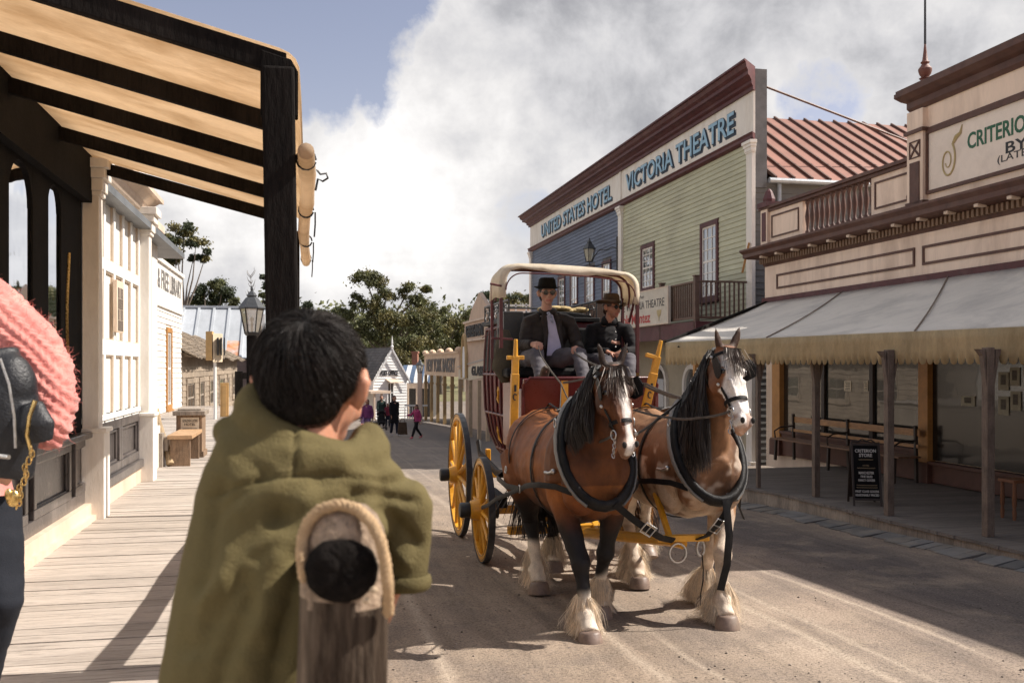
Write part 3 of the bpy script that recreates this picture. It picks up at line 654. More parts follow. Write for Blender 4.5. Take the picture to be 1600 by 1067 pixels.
q = MB(); g0 = at_Y(373, 640, 30); q.box(g0.x-.12, g0.x+.12, g0.y, g0.y+.2, -1.2, at_Y(373,580,30).z); q.box(g0.x+0.05, g0.x+.42, g0.y-.1, g0.y-.02, at_Y(373,592,30).z, at_Y(373,582,30).z)
tag(build(q, 'dark_gate_post', M_blackwood, bevel=0.01), 'dark post with a small white plate at the far end of the hut', 'post')

# ================================================================== VERANDAH OF THE LEFT SHOP
ver = thing('verandah', 'dark framed canvas verandah over the boardwalk held by a stout dark post', 'verandah', (-1.0, 6, ZD))
M_canvas = mat('verandah_canvas', (0.76,0.63,0.48), 0.9, 0.08, 1.2, 0.12, 60, dirt=(0.45,0.31,0.17), dscale=1.6, damt=0.55, trans=0.65, stretch=(0.35,1,1))
# rafters measured off the photograph: outer ends on b = bo, inner ends on the wall
bo, near_a, aF = -0.102, 4.14, 8.58; bi = bL+0.02; z_in, z_o = 3.51, 3.08
rafters = [4.14, 5.21, 6.24, 7.445, 8.58]
for i, a_ in enumerate(rafters):
    q = MB(); q.bar((bi-0.02, a_, z_in), (bo+0.02, a_, z_o), 0.052, 0.095); build(q, 'rafter', M_blackwood, ver, bevel=0.006)
q = MB(); nseg = 8; rows_ = []
al = sorted(set(rafters+[(rafters[i]+rafters[i+1])/2 for i in range(4)]+[rafters[0]-0.03, rafters[-1]+0.04]))
for a_ in al:
    mid_ = 0 if any(abs(a_-r) < 0.1 for r in rafters) else -0.02
    row = [Vector((bi+(bo-bi)*j/nseg, a_, z_in+(z_o-z_in)*j/nseg+0.060+mid_*math.sin(math.pi*j/nseg))) for j in range(nseg+1)]
    for dx, dz in [(0.04,-0.012),(0.065,-0.035),(0.080,-0.07),(0.088,-0.2),(0.095,-0.42)]: row.append(Vector((bo+dx, a_, z_o+0.055+dz+mid_*0.5)))
    rows_.append(row)
m_ = len(rows_[0]); vs = [p for r_ in rows_ for p in r_]; fs = [(i*m_+j, i*m_+j+1, (i+1)*m_+j+1, (i+1)*m_+j) for i in range(len(rows_)-1) for j in range(m_-1)]
q.add(vs, fs); cv = build(q, 'canvas', M_canvas, ver, smooth=60)
sd_ = cv.modifiers.new('thick', 'SOLIDIFY'); sd_.thickness = 0.004; sd_.offset = 1
q = MB(); q.bar((bo, near_a+0.02, z_o-0.03), (bo, aF, z_o-0.03), 0.06, 0.12); q.bar((bi-0.05, near_a, z_in-0.02), (bi-0.05, aF, z_in-0.02), 0.08, 0.14)
q.prism([(bo-0.075, z_o-0.22), (bo+0.078, z_o-0.22), (bo+0.078, z_o-0.03), (bo+0.05, z_o+0.02), (bo-0.075, z_o+0.055)], near_a-0.03, near_a+0.03, 'y')
build(q, 'plate', M_blackwood, ver, bevel=0.006)
q = MB(); q.bar((bo+0.035, near_a, ZD), (bo-0.003, near_a, z_o-0.02), 0.132, 0.132, up=(0,1,0)); build(q, 'post', M_blackwood, ver, bevel=0.012)
q = MB(); q.bar((bo+0.03, aF-0.1, ZD), (bo+0.03, aF-0.1, z_o-0.1), 0.07, 0.07, up=(0,1,0)); build(q, 'post', M_blackwood, ver, bevel=0.008)
q = MB(); pts = [Vector((bo+0.11+0.01*math.sin(t*8), near_a-0.12+(aF-near_a-0.2)*t, 2.70-0.02*math.sin(t*9))) for t in [0,.1,.2,.3,.45,.6,.75,.9,1]]
q.tube(pts, [0.034,0.039,0.033,0.04,0.035,0.038,0.033,0.038,0.034], 12); q.tube([pts[0]+Vector((0,-0.025,0)), pts[0]], [0.015,0.034], 12)
bl = build(q, 'rolled_blind', M_canvas, ver, smooth=60)
for t in (0.04, 0.36, 0.68, .95):
    i_ = pts[0].lerp(pts[-1], t); i_.z = 2.70; q = MB()
    q.tube([i_+Vector((0.041*math.cos(k), 0, 0.042*math.sin(k))) for k in [j*0.55 for j in range(12)]], 0.006, 5)
    q.tube([i_+Vector(v) for v in ([(0.045,0,-.04),(0.06,0,-0.06),(0.085,0,-0.055),(0.092,0,-0.075),(0.07,0,-0.09),(0.05,0,-0.08),(0.04,0,-0.13)] if t < .1 else [(0.05,0,-.01),(0.05,0,-.08),(0.045,0,-.15)])], 0.005, 5)
    build(q, 'tie', M_iron, bl, smooth=60)
# ================================================================== RIGHT SIDE : HOTEL / THEATRE
bT = 11.05
tA0 = on_b(1180, 300, bT)[0]; tA1 = on_b(830, 325, bT)[0]; tM = on_b(972, 300, bT)[0]
zc0 = on_b(1175, 212, bT)[1]       # sign bottom
zc1 = on_b(1175, 145, bT)[1]       # sign top
zct = CAMZ+((bT-.56)*sT+(tA0-.56)*cT)*(HOR-91)/F_PX
th = thing('theatre', 'two-storey hotel and theatre with green and blue weatherboards under one long lettered parapet', 'theatre', (bT, (tA0+tA1)/2, -1.0))
q = MB(); q.box(bT+0.002, bT+13, tA0+0.06, tA1, -1.5, 6.3); q.box(bT+0.002, bT+0.32, tA0, tA1, 6.3, zct-0.05); build(q, 'wall', mat('grey_end_timber', (0.13,0.125,0.125), 0.75, 0.2, 3, 0.3), th)
# windows of the green theatre front
gw = [(1096, 1124, 343, 470), (1003, 1024, 378, 455)]
ghole = []
for x0, x1, y0, y1 in gw:
    a1_, a0_ = on_b(x0, 400, bT)[0], on_b(x1, 400, bT)[0]; xm = (x0+x1)/2
    ghole.append((a0_, a1_, on_b(xm, y1, bT)[1], on_b(xm, y0+3, bT)[1]))
bw = []
for x0, x1 in [(873, 884), (892, 904), (915, 930), (942, 956)]:
    a1_, a0_ = on_b(x0, 400, bT)[0], on_b(x1, 400, bT)[0]; bw.append((a0_, a1_, 3.45, 5.75))
q = MB(); clapboards(q, bT, -1, tA0, tM, 3.0, zc0, 0.135, holes=ghole); build(q, 'green_weatherboards', M_green, th)
q = MB(); clapboards(q, bT, -1, tM, tA1, 3.0, zc0, 0.135, holes=bw); build(q, 'blue_weatherboards', M_blue, th)
for h in ghole: sash_window(th, bT, -1, *h, 3, 6, M_maroon, M_wglass, 0.13, M_cream)
for h in bw: sash_window(th, bT, -1, *h, 2, 4, M_maroon, M_wglass, 0.12, M_cream)
# lower storey
M_lower = mat('lower_storey_paint', (0.42,0.36,0.26), 0.6, 0.1, 2, 0.1)
q = MB(); q.box(bT-0.02, bT+0.1, tA0, tA1, -1.5, 3.0)
build(q, 'lower_wall', M_lower, th)
for i in range(9):   # arched openings along the street
    ac = tA0+1.3+i*2.55
    f = MB(); r = 0.5; n = 10; z0_, zc_ = -0.9 if i % 3 else -1.3, 1.25; o0, o1 = bT-0.02, bT-0.12
    for k in range(n):
        t0, t1 = math.pi*k/n, math.pi*(k+1)/n
        P = lambda t, rr: (ac-rr*math.cos(t), zc_+rr*math.sin(t))
        (y0, h0), (y1, h1), (y2, h2), (y3, h3) = P(t0, r), P(t1, r), P(t1, r+0.13), P(t0, r+0.13)
        f.hexa([(o0,y0,h0),(o0,y1,h1),(o0,y2,h2),(o0,y3,h3)], [(o1,y0,h0),(o1,y1,h1),(o1,y2,h2),(o1,y3,h3)])
    for s_ in (-1, 1): f.box(o0, o1, ac+s_*r, ac+s_*(r+0.13), z0_, zc_)
    w_ = build(f, 'arched_window', M_cream, th)
    f = MB(); f.box(bT-0.03, bT-0.04, ac-r, ac+r, z0_, zc_+r*0.7); f.prism([(ac-r*math.cos(math.pi*k/12), zc_+r*math.sin(math.pi*k/12)) for k in range(13)], bT-0.031, bT-0.041, 'x'); build(f, 'pane', M_wglass, w_)
# side wall toward the camera
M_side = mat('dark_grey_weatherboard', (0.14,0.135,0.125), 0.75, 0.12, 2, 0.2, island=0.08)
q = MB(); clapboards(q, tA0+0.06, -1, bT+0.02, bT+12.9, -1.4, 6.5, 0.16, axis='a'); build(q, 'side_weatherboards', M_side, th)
# sign band, cornice, pilasters
q = MB(); q.box(bT-0.05, bT+0.002, tA0, tM-0.09, zc0+0.02, zc1); q.box(bT-0.05, bT+0.002, tM+0.09, tA1, zc0+0.02, zc1); q.box(bT-0.09, bT+0.002, tM-0.09, tM+0.09, zc0+0.02, zc1)
sgn = build(q, 'sign_band', M_cream, th)
for st, p0, p1, rr in [('VICTORIA THEATRE', 981, 1152, (tA0, tM)), ('UNITED STATES HOTEL', 848, 959, (tM, tA1))]:
    a1_, a0_ = on_b(p0, 300, bT)[0], on_b(p1, 300, bT)[0]; h_ = (zc1-zc0)*0.56; zc = (zc0+zc1)/2
    q = MB(); q.text(st, (bT-0.052, (a0_+a1_)/2-0.05, zc-0.045), **RT, h=h_, w=a1_-a0_, ext=0.008, bold=0.045); build(q, 'lettering_shadow', M_navy, sgn)
    q = MB(); q.text(st, (bT-0.061, (a0_+a1_)/2+0.03, zc+0.02), **RT, h=h_, w=a1_-a0_, ext=0.010, bold=0.035); build(q, 'lettering_edge', M_navy, sgn)
    q = MB(); q.text(st, (bT-0.072, (a0_+a1_)/2+0.03, zc+0.02), **RT, h=h_*0.955, w=(a1_-a0_)*0.996, ext=0.008, bold=0.012); build(q, 'lettering', M_pale, sgn)
q = MB(); hC = zct-zc1
cornice_profile(q, [(0.05,0),(0.12,0.0),(0.12,0.14*hC),(0.20,0.22*hC),(0.20,0.34*hC),(0.30,0.45*hC),(0.38,0.48*hC),(0.38,0.62*hC),(0.46,0.72*hC),(0.50,0.90*hC),(0.56,0.92*hC),(0.56,1.0*hC)], bT, -1, tA0, tA1, zc1)
q2 = MB(); cornice_profile(q2, [(0.06,0),(0.13,0.05),(0.13,0.12),(0.17,0.18)], bT, -1, tA0, tA1, zc0-0.16)
build(q, 'cornice', M_maroon, th); build(q2, 'lower_moulding', M_maroon, th)
for i, (x0, x1) in enumerate([(tA0-0.02, tA0+0.30), (tM-0.17, tM+0.17), (tA1-0.3, tA1+0.02)]):
    pilaster(th, bT-0.002, x0, x1, -1.2, zc0-0.16, -1, M_cream, d=0.10, basez=0.6)
# red roof of the auditorium
Mred = mat('red_oxide_roof', (0.27,0.115,0.08), 0.6, 0.1, 1.0, 0.15, 25, island=0.10, dirt=(0.36,0.19,0.14), dscale=0.6, damt=0.4)
zg = at_Y(1240, 288, S(0,0).y+24.6).z; zr_ = at_Y(1300, 190, 29.6).z
q = MB(); x = bT+0.52; aG = tA0-0.1
while x < bT+13:
    q.hexa([(x, aG, zg), (x+0.5, aG, zg), (x+0.5, aG+4.9, zr_), (x, aG+4.9, zr_)], [(x, aG, zg+.04), (x+0.5, aG, zg+.04), (x+0.5, aG+4.9, zr_+.04), (x, aG+4.9, zr_+.04)])
    q.hexa([(x, aG+9.8, zg), (x+0.5, aG+9.8, zg), (x+0.5, aG+4.9, zr_), (x, aG+4.9, zr_)], [(x, aG+9.8, zg+.04), (x+0.5, aG+9.8, zg+.04), (x+0.5, aG+4.9, zr_+.04), (x, aG+4.9, zr_+.04)]); x += 0.5
roof = build(q, 'roof', Mred, th)
q = MB(); x = bT+0.52
while x < bT+13: q.bar((x, aG, zg+0.07), (x, aG+4.9, zr_+0.07), 0.055, 0.075); x += 0.5
build(q, 'seam', M_brown, roof)
q = MB(); q.prism([(aG+0.2, zg-0.1), (aG+4.9, zr_-0.05), (aG+9.6, zg-0.1)], bT+12.8, bT+12.9, 'x'); q.prism([(aG+0.2, zg-0.1), (aG+4.9, zr_-0.05), (aG+9.6, zg-0.1)], bT+0.52, bT+0.6, 'x'); build(q, 'gable', M_side, th)
q = MB(); q.tube([(bT+0.3, aG-0.06, zg-0.02), (bT+13, aG-0.06, zg-0.02)], 0.07, 8); q.tube([(bT+0.62, aG+0.02, zg-0.05), (bT+0.62, aG+0.04, -1.2)], 0.05, 8); build(q, 'gutter', mat('zinc_pipe', (0.34,0.36,0.38), 0.4, 0.1, metal=0.4), th, smooth=40)
q = MB(); q.tube([(bT+0.3, tA0+0.3, zct-0.35), (bT+9, tA0+1.6, zg+0.55)], 0.03, 6); build(q, 'stay_rod', M_brown, th)
# --- balcony
bB = bT-1.5
balc = thing('balcony', 'brown picketed timber balcony projecting from the green theatre wall', 'balcony', (bB, tA0+3, 2.9))
zb0, zb1 = on_a(1140, 497, tA0+0.2)[1], on_a(1140, 439, tA0+0.2)[1]; aB0, aB1 = tA0+0.15, tA1-0.5
M_bal = mat('brown_balcony_paint', (0.13,0.075,0.05), 0.6, 0.15, 5, 0.15, island=0.12)
q = MB(); q.box(bB-0.05, bT-0.03, aB0-0.06, aB1, zb0-0.16, zb0-0.09); q.box(bB-0.05, bB+0.03, aB0-0.06, aB1, zb0-0.50, zb0-0.16); q.box(bB+0.03, bT-0.03, aB0-0.06, aB0, zb0-0.5, zb0-0.16); build(q, 'floor', M_maroon, balc)
q = MB(); q.box(bB, bT-0.14, aB0, aB0+0.06, zb1-0.05, zb1); q.box(bB, bT-0.14, aB0+0.01, aB0+0.05, zb0-0.02, zb0+0.04)
q.box(bB-0.02, bB+0.05, aB0, aB1, zb1-0.05, zb1); q.box(bB, bB+0.04, aB0, aB1, zb0-0.02, zb0+0.04); build(q, 'rail', M_bal, balc, bevel=0.006)
q = MB(); x = bB+0.12
while x < bT-0.16: q.box(x, x+0.04, aB0+0.012, aB0+0.04, zb0+0.02, zb1-0.05); x += 0.125
x = aB0+0.12
while x < aB1: q.box(bB+0.005, bB+0.035, x, x+0.045, zb0+0.02, zb1-0.05); x += 0.125
build(q, 'picket', M_bal, balc)
for x in (aB0, aB0+2.35, aB0+6.6, aB0+11, aB0+15.5, aB1-0.1):
    q = MB(); q.box(bB-0.05, bB+0.07, x-0.02, x+0.11, zb0-0.5, zb1+0.10); q.box(bB-0.07, bB+0.09, x-0.04, x+0.13, zb1+0.10, zb1+0.13); build(q, 'post', M_bal, balc, bevel=0.006)
for x in (aB0, aB0+4.4, aB0+9, aB0+14, aB0+19):
    q = MB(); q.box(bB-0.05, bB+0.08, x, x+0.13, -1.3, zb0-0.5); build(q, 'support_post', M_ochre, balc, bevel=0.008)
q = MB(); q.bar((bT-0.3, tA0+0.1, zb1+0.2), (bT-0.14, tA0+0.05, zb1+0.95), 0.05, 0.05); build(q, 'brace', M_ochre, balc)
# poster board hung on the balcony front
sa0, sa1 = on_b(1046, 480, bB-0.1)[0], on_b(966, 480, bB-0.1)[0]
pz1, pz0 = on_b(1042, 447, bB-0.1)[1], on_b(1042, 506, bB-0.1)[1]
pst = thing('theatre_banner', 'pale painted theatre bill board hung on the balcony front', 'banner', (bB-0.1, (sa0+sa1)/2, pz0))
q = MB(); q.box(bB-0.13, bB-0.06, sa0, sa1, pz0, pz1); build(q, 'board', mat('faded_bill', (0.60,0.55,0.46), 0.7, 0.08, 3, 0.05, dirt=(0.45,0.36,0.28), damt=0.4), pst, bevel=0.006)
q = MB(); q.frame(bB-0.13, sa0, sa1, pz0, pz1, 0.03, -0.01); build(q, 'edge', M_cream2, pst)
H_ = pz1-pz0; am = (sa0+sa1)/2; Ws = sa1-sa0
q = MB(); q.text('At', (bB-0.133, am+0.25*Ws, pz0+H_*0.84), **RT, h=H_*.12, w=Ws*.1, ext=0.002, shear=0.3); q.text('the', (bB-0.133, am-0.0*Ws, pz0+H_*0.84), **RT, h=H_*.10, w=Ws*.12, ext=0.002, shear=0.3)
q.text('THE VICTORIA THEATRE', (bB-0.133, am+0.02*Ws, pz0+H_*0.60), **RT, h=H_*.22, w=Ws*.90, ext=0.003); build(q, 'lettering', M_ink, pst)
q = MB(); q.text('Lola Montez', (bB-0.133, am+0.12*Ws, pz0+H_*0.24), **RT, h=H_*.30, w=Ws*.60, ext=0.003, bold=0.02); build(q, 'red_lettering', M_redink, pst)
q = MB(); q.lathe([(0.02,-.1),(0.03,0),(0.12,0.06),(0.16,0.14),(0.17,0.2)], (bB-0.139, am-0.34*Ws, pz0+H_*0.2), 12, sx=0.03); build(q, 'gilt_urn', M_gold, pst)
# wall lantern of the blue hotel front
lh = on_b(919, 372, bT-0.75); lc = Vector((bT-0.75, on_b(921, 408, bT-0.75)[0], on_b(921, 409, bT-0.75)[1]))
wl = thing('bracket_lantern', 'large six-sided lantern on a scrolled iron bracket at the blue hotel front', 'lantern', (lc.x, lc.y, lc.z))
sc_ = (lh[1]-lc.z)/0.77
lamp_head(wl, lc, sc_)
q = MB(); zz = lc.z+0.02
q.tube([lc+Vector((0,0,-0.02)), (lc.x, lc.y, zz-0.15), (lc.x+0.2, lc.y-0.2, zz-0.2), (bT-0.1, tM+0.2, zz-0.1)], 0.022, 6); q.tube([(bT-0.12, tM+0.2, zz-0.5), (bT-0.12, tM+0.2, zz+0.75)], 0.03, 6)
q.tube([Vector((bT-0.12, tM+0.2, zz+0.3)).lerp(lc+Vector((0,0,0.0)), t)+Vector((0,0,0.22*math.sin(t*math.pi)+0.05*math.sin(t*12))) for t in [i/14 for i in range(15)]], 0.018, 6)
build(q, 'bracket', M_iron, wl, smooth=50)

# ================================================================== RIGHT SIDE : CRITERION STORE
bC = 10.80*cT
cr = thing('store', 'pink-cream store with maroon mouldings, dentil cornice and a lettered central parapet', 'store', (bC, 14, -0.2))
CA1 = on_b(1197, 450, bC)[0]; CA0 = 2.0
T1 = on_b(1437, 250, bC)[0]; T0 = 8.6            # central parapet
zE = on_b(1199, 472, bC)[1]                      # awning junction
zCor0 = on_b(1199, 430, bC)[1]
Ff = 1.0
zco = on_b(1205, 408, bC)[1]
q = MB(); q.box(bC+0.005, bC+9, CA0, CA1, -0.5, zco); build(q, 'wall', M_cream2, cr)
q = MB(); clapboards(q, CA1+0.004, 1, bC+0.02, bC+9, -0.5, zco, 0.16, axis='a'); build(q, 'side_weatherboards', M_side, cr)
M_crf = mat('pinkish_cream_render', (0.84,0.66,0.52), 0.6, 0.05, 3, 0.08, 40, dirt=(0.48,0.34,0.25), dscale=1.8, damt=0.55, stretch=(1,1,0.22))
# frieze with framed panels between awning and cornice
q = MB(); q.box(bC-0.03, bC+0.005, CA0, CA1, zE+0.02, zco-0.05); build(q, 'frieze', M_crf, cr)
q = MB()
pan = [(on_b(1438, 400, bC)[0]+0.1, on_b(1216, 400, bC)[0])]
w_ = pan[0][1]-pan[0][0]; x = pan[0][0]-0.22
while x > CA0: pan.append((max(x-w_, CA0+0.1), x)); x -= w_+0.22
for p0, p1 in pan:
    q.frame(bC-0.03, p0, p1, zE+0.26, zco-0.34, 0.045, -0.025)
build(q, 'frieze_moulding', M_brown, cr)
q = MB(); q.box(bC-0.09, bC, CA0, CA1+0.05, zE-0.02, zE+0.09); build(q, 'string_course', M_maroon, cr)
# cornice with dentils
q = MB(); cornice_profile(q, [(0.03,-0.12),(0.06,-0.05),(0.12,-0.02),(0.12,0.06),(0.34,0.09),(0.40,0.12),(0.40,0.2),(0.46,0.27),(0.46,0.31)], bC, -1, CA0, CA1, zco, False, True); build(q, 'cornice', M_brown, cr)
q = MB(); x = CA0+0.1
while x < CA1: q.box(bC-0.115, bC-0.185, x, x+0.055, zco-0.065, zco+0.055); x += 0.11
for dn in range(1): pass
build(q, 'dentil', mat('umber_dentils', (0.20,0.12,0.07), 0.6), cr)
x = CA0+0.2
while x < CA1: q = MB(); q.box(bC-0.19, bC-0.36, x, x+0.10, zco+0.045, zco+0.098); x += 0.72; build(q, 'bracket', M_cream2, cr, bevel=0.01)
# balustrade wing (far)
zb_, zt_ = zco+0.31, on_b(1425, 252, bC)[1]
zt_ = on_b(1215, 322, bC)[1]
q = MB(); q.box(bC-0.10, bC+0.10, T1, CA1, zt_-0.10, zt_-0.03); q.box(bC-0.15, bC+0.14, T1, CA1+0.1, zt_-0.03, zt_+0.04)
q.box(bC-0.12, bC+0.12, T1, CA1, zb_, zb_+0.10); build(q, 'balustrade_rail', M_brown, cr, bevel=0.008)
aq = [on_b(p, 330, bC)[0] for p in (1218, 1258, 1366)]
for u0, u1 in ((aq[1], CA1), (T1, aq[2])): q = MB(); q.box(bC-0.06, bC+0.06, u0, u1, zb_+0.10, zt_-0.1); build(q, 'parapet_panel', M_crf, cr)
q = MB(); q.frame(bC-0.06, aq[1]+0.15, CA1-0.4, zb_+0.2, zt_-0.2, 0.035, -0.02); q.frame(bC-0.06, T1+0.2, aq[2]-0.12, zb_+0.2, zt_-0.2, 0.035, -0.02); build(q, 'parapet_moulding', M_brown, cr)
x = aq[2]+0.06; hb_ = zt_-0.1-zb_-0.1
while x < aq[1]-0.03:
    q = MB(); q.lathe([(0.05,0),(0.05,0.05),(0.03,0.08),(0.028,0.16*1),(0.05,0.26*hb_/0.6),(0.055,0.32*hb_/.6),(0.03,0.46*hb_/.6),(0.028,hb_-0.1),(0.05,hb_-0.06),(0.05,hb_)], (bC, x, zb_+0.1), 10); x += 0.20; build(q, 'baluster', M_brown, cr, smooth=40)
q = MB(); x = aq[2]+0.06
while x < aq[1]-0.2:
    q.tube([(bC-0.02, x+0.1-0.1*math.cos(t), zt_-0.24+0.12*math.sin(t)) for t in [math.pi*k/8 for k in range(9)]], 0.018, 6); x += 0.2
build(q, 'baluster_arch', M_brown, cr)
q = MB(); q.box(bC-0.13, bC+0.13, CA1-0.3, CA1+0.02, zb_, zt_+0.02); build(q, 'end_pier', M_crf, cr, bevel=0.006)
q = MB(); q.box(bC-0.19, bC+0.19, CA1-0.38, CA1+0.08, zt_+0.02, zt_+0.14); q.lathe([(0.14,0.14),(0.15,0.22),(0.08,0.40),(0.03,0.46)], (bC, CA1-0.14, zt_), 8); build(q, 'end_pier_cap', M_maroon, cr)
q = MB(); q.box(bC-0.145, bC-0.13, CA1-0.24, CA1-0.06, zb_+0.15, zt_-0.1); build(q, 'end_pier_moulding', M_maroon, cr)
# near wing balustrade simplified panels, same height
q = MB(); q.box(bC-0.06, bC+0.06, CA0, T0, zb_, zt_-0.05); build(q, 'near_parapet', M_crf, cr)
q = MB(); q.box(bC-0.15, bC+0.14, CA0, T0, zt_-0.05, zt_+0.04); build(q, 'near_coping', M_brown, cr)
# central parapet
zk = on_b(1437, 152, bC)[1]; bF = bC-0.14
q = MB(); q.box(bF, bC+0.2, T0, T1, zb_, zk-0.12); build(q, 'central_parapet', M_crf, cr)
q = MB(); cornice_profile(q, [(0.03,-0.28),(0.07,-0.22),(0.07,-0.12),(0.14,-0.08),(0.22,0.0),(0.22,0.07)], bF, -1, T0, T1, zk); q.box(bF-0.2, bC+0.4, T0-0.1, T1+0.2, zk+0.071, zk+0.12); build(q, 'parapet_cornice', M_brown, cr)
q = MB(); q.box(bF-0.04, bF, T0, T1, zk-0.72, zk-0.66); build(q, 'parapet_string', M_brown, cr)
q = MB(); q.box(bF-0.10, bC+0.22, T1-0.42, T1+0.02, zb_, zk-0.30); pcs = build(q, 'parapet_pier', M_crf, cr, bevel=0.006)
q = MB(); q.box(bF-0.14, bC+0.26, T1-0.46, T1+0.06, zk-0.70, zk-0.64); q.box(bF-0.12, bC+0.24, T1-0.44, T1+0.04, zb_, zb_+0.1)
q.prism([(T1+0.02, zk-1.55), (T1+0.10, zk-1.5), (T1+0.07, zk-2.0), (T1+0.16, zb_+0.25), (T1+0.08, zb_+0.1), (T1+0.02, zb_+0.1)], bF-0.02, bF+0.10, 'x'); q.box(bF-0.12, bF-0.10, T1-0.34, T1-0.08, zk-2.1, zk-1.2)
build(q, 'pier_ornament', M_brown, cr)
q = MB(); f0, f1 = T1-0.30, T1-0.10; zx = zk-0.98
q.frame(bF-0.10, T1-0.36, T1-0.06, zx-0.15, zx+0.15, 0.02, -0.015); q.bar((bF-0.11, T1-0.34, zx-0.13), (bF-0.11, T1-0.08, zx+0.13), 0.02, 0.03); q.bar((bF-0.11, T1-0.34, zx+0.13), (bF-0.11, T1-0.08, zx-0.13), 0.02, 0.03); build(q, 'star_rosette', M_brown, pcs)
# framed sign panel
sA1, sA0 = on_b(1449, 250, bF)[0], T0+0.4; sz0, sz1 = on_b(1451, 304, bF)[1], on_b(1451, 205, bF)[1]
q = MB(); q.frame(bF, sA0, sA1, sz0, sz1, 0.055, -0.045); sf = build(q, 'sign_frame', M_brown, cr)
q = MB(); q.box(bF-0.012, bF, sA0+0.055, sA1-0.055, sz0+0.055, sz1-0.055); sp = build(q, 'sign_panel', mat('sign_panel_paint', (0.80,0.69,0.59), 0.6, 0.05, 3, 0.08, dirt=(0.5,0.40,0.32), damt=0.3), cr)
q = MB(); c0, c1 = on_b(1513, 220, bF)[0], on_b(1600, 210, bF)[0]; lw = (c0-c1)/7.2   # per letter
hL = on_b(1530,203,bF)[1]-on_b(1530,229,bF)[1]; zL = on_b(1530,216,bF)[1]
# the visible word is 'CRITERIO(N)'
wtot = (c0-c1)*15/7.4
q.text('CRITERION STORE', (bF-0.014, c0-wtot/2, zL), **RT, h=hL, w=wtot, ext=0.004, bold=0.02); build(q, 'lettering', M_grn, sp)
q = MB(); d0 = on_b(1573, 230, bF)[0]; q.text('BY D', (bF-0.014, d0-0.42, on_b(1585,228,bF)[1]), **RT, h=hL*0.66, w=0.85, ext=0.003, bold=0.015)
d0 = on_b(1558, 245, bF)[0]; q.text('(LATE HEM', (bF-0.014, d0-0.6, on_b(1580,246,bF)[1]), **RT, h=hL*0.55, w=1.15, ext=0.003); build(q, 'small_lettering', M_ink, sp)
q = MB(); ac, zc = on_b(1482, 250, bF); sp_ = []
for k in range(60):
    th_ = k*0.17; r_ = 0.26*math.exp(-0.13*th_); sp_.append((bF-0.018, ac+r_*math.cos(th_+2.2)*0.8, zc-0.02+r_*math.sin(th_+2.2)*1.25))
q.tube(sp_, [0.020-0.0002*k for k in range(60)], 5); q.tube([(bF-0.018, ac-0.15, zc+0.25), (bF-0.018, ac-0.22, zc+0.33), (bF-0.018, ac-0.32, zc+0.37), (bF-0.018, ac-0.36, zc+0.50)], [0.03,0.04,0.03,0.008], 5); build(q, 'scroll_ornament', M_gold, sp)
# finial
fin = thing('roof_finial', 'turned terracotta finial with a tall thin rod on the store parapet corner', 'finial', (bC, T1-0.15, zk+0.12))
q = MB(); zf = zk+0.12; q.lathe([(r_*.60, z_*.56) for r_, z_ in [(0.20,0),(0.20,0.16),(0.13,0.20),(0.13,0.26),(0.17,0.29),(0.10,0.33),(0.16,0.42),(0.19,0.52),(0.19,0.58),(0.12,0.68),(0.09,0.74),(0.13,0.78),(0.08,0.84),(0.05,1.1),(0.02,1.42)]], (bC, T1-0.15, zf), 14); build(q, 'urn', mat('terracotta_paint', (0.17,0.065,0.045), 0.6, 0.15, 8), fin, smooth=35)
q = MB(); q.cyl((bC, T1-0.15, zf+.76), (bC, T1-0.15, zf+4.3), 0.022, 0.012, 6); build(q, 'rod', M_iron, fin)

# --- awning of the store
zaw = -0.18
v1 = at_Y(1600, 510, 11.0); v0 = at_Y(1040, 535, 18.4); w0 = Vector((bC-0.04, *on_b(1199, 472, bC-0.04))); w1 = Vector((bC-0.04, *on_b(1600, 415.4, bC-0.04)))
ext = 3.3
vn = v1+(v1-v0)*(ext/(v1-v0).length); wn = w1+(w1-w0)*(ext/(w1-w0).length)
aw = thing('store_awning', 'long sloping grey canvas awning with a scalloped yellowed valance in front of the store', 'awning', (v1.x, 14, zaw))
M_awn = mat('grey_awning_canvas', (0.85,0.80,0.72), 0.85, 0.05, 0.8, 0.08, 50, dirt=(0.52,0.49,0.45), dscale=0.9, damt=0.6, trans=0.3)
M_val = mat('yellowed_valance', (0.80,0.66,0.42), 0.9, 0.1, 2, 0.08, 40, dirt=(0.48,0.34,0.16), dscale=2.2, damt=0.5, trans=0.6, stretch=(1,1,0.35))
q = MB(); NA, NT_ = 40, 8; vs = []
for i in range(NA+1):
    t = i/NA; A = w0.lerp(wn, t); B = v0.lerp(vn, t)
    for j in range(NT_+1):
        s_ = j/NT_; sag = -0.05*math.sin(math.pi*s_)-0.02*abs(math.sin(t*NA*math.pi/5.0))*math.sin(math.pi*s_); P = A.lerp(B, s_); vs.append((P.x, P.y, P.z+sag))
fs = [(i*(NT_+1)+j, i*(NT_+1)+j+1, (i+1)*(NT_+1)+j+1, (i+1)*(NT_+1)+j) for i in range(NA) for j in range(NT_)]
q.add(vs, fs); o = build(q, 'canvas', M_awn, aw, smooth=60); m_ = o.modifiers.new('s', 'SOLIDIFY'); m_.thickness = 0.005
q = MB()
for k_ in (0.28, 0.56, 0.84):
    A = w0.lerp(wn, k_); B = v0.lerp(vn, k_); q.tube([A.lerp(B, s_)+Vector((0,0,0.008-0.05*math.sin(math.pi*s_))) for s_ in [i/8 for i in range(9)]], 0.012, 5)
build(q, 'seam', mat('seam_stain', (0.22,0.17,0.13), 0.9), aw)
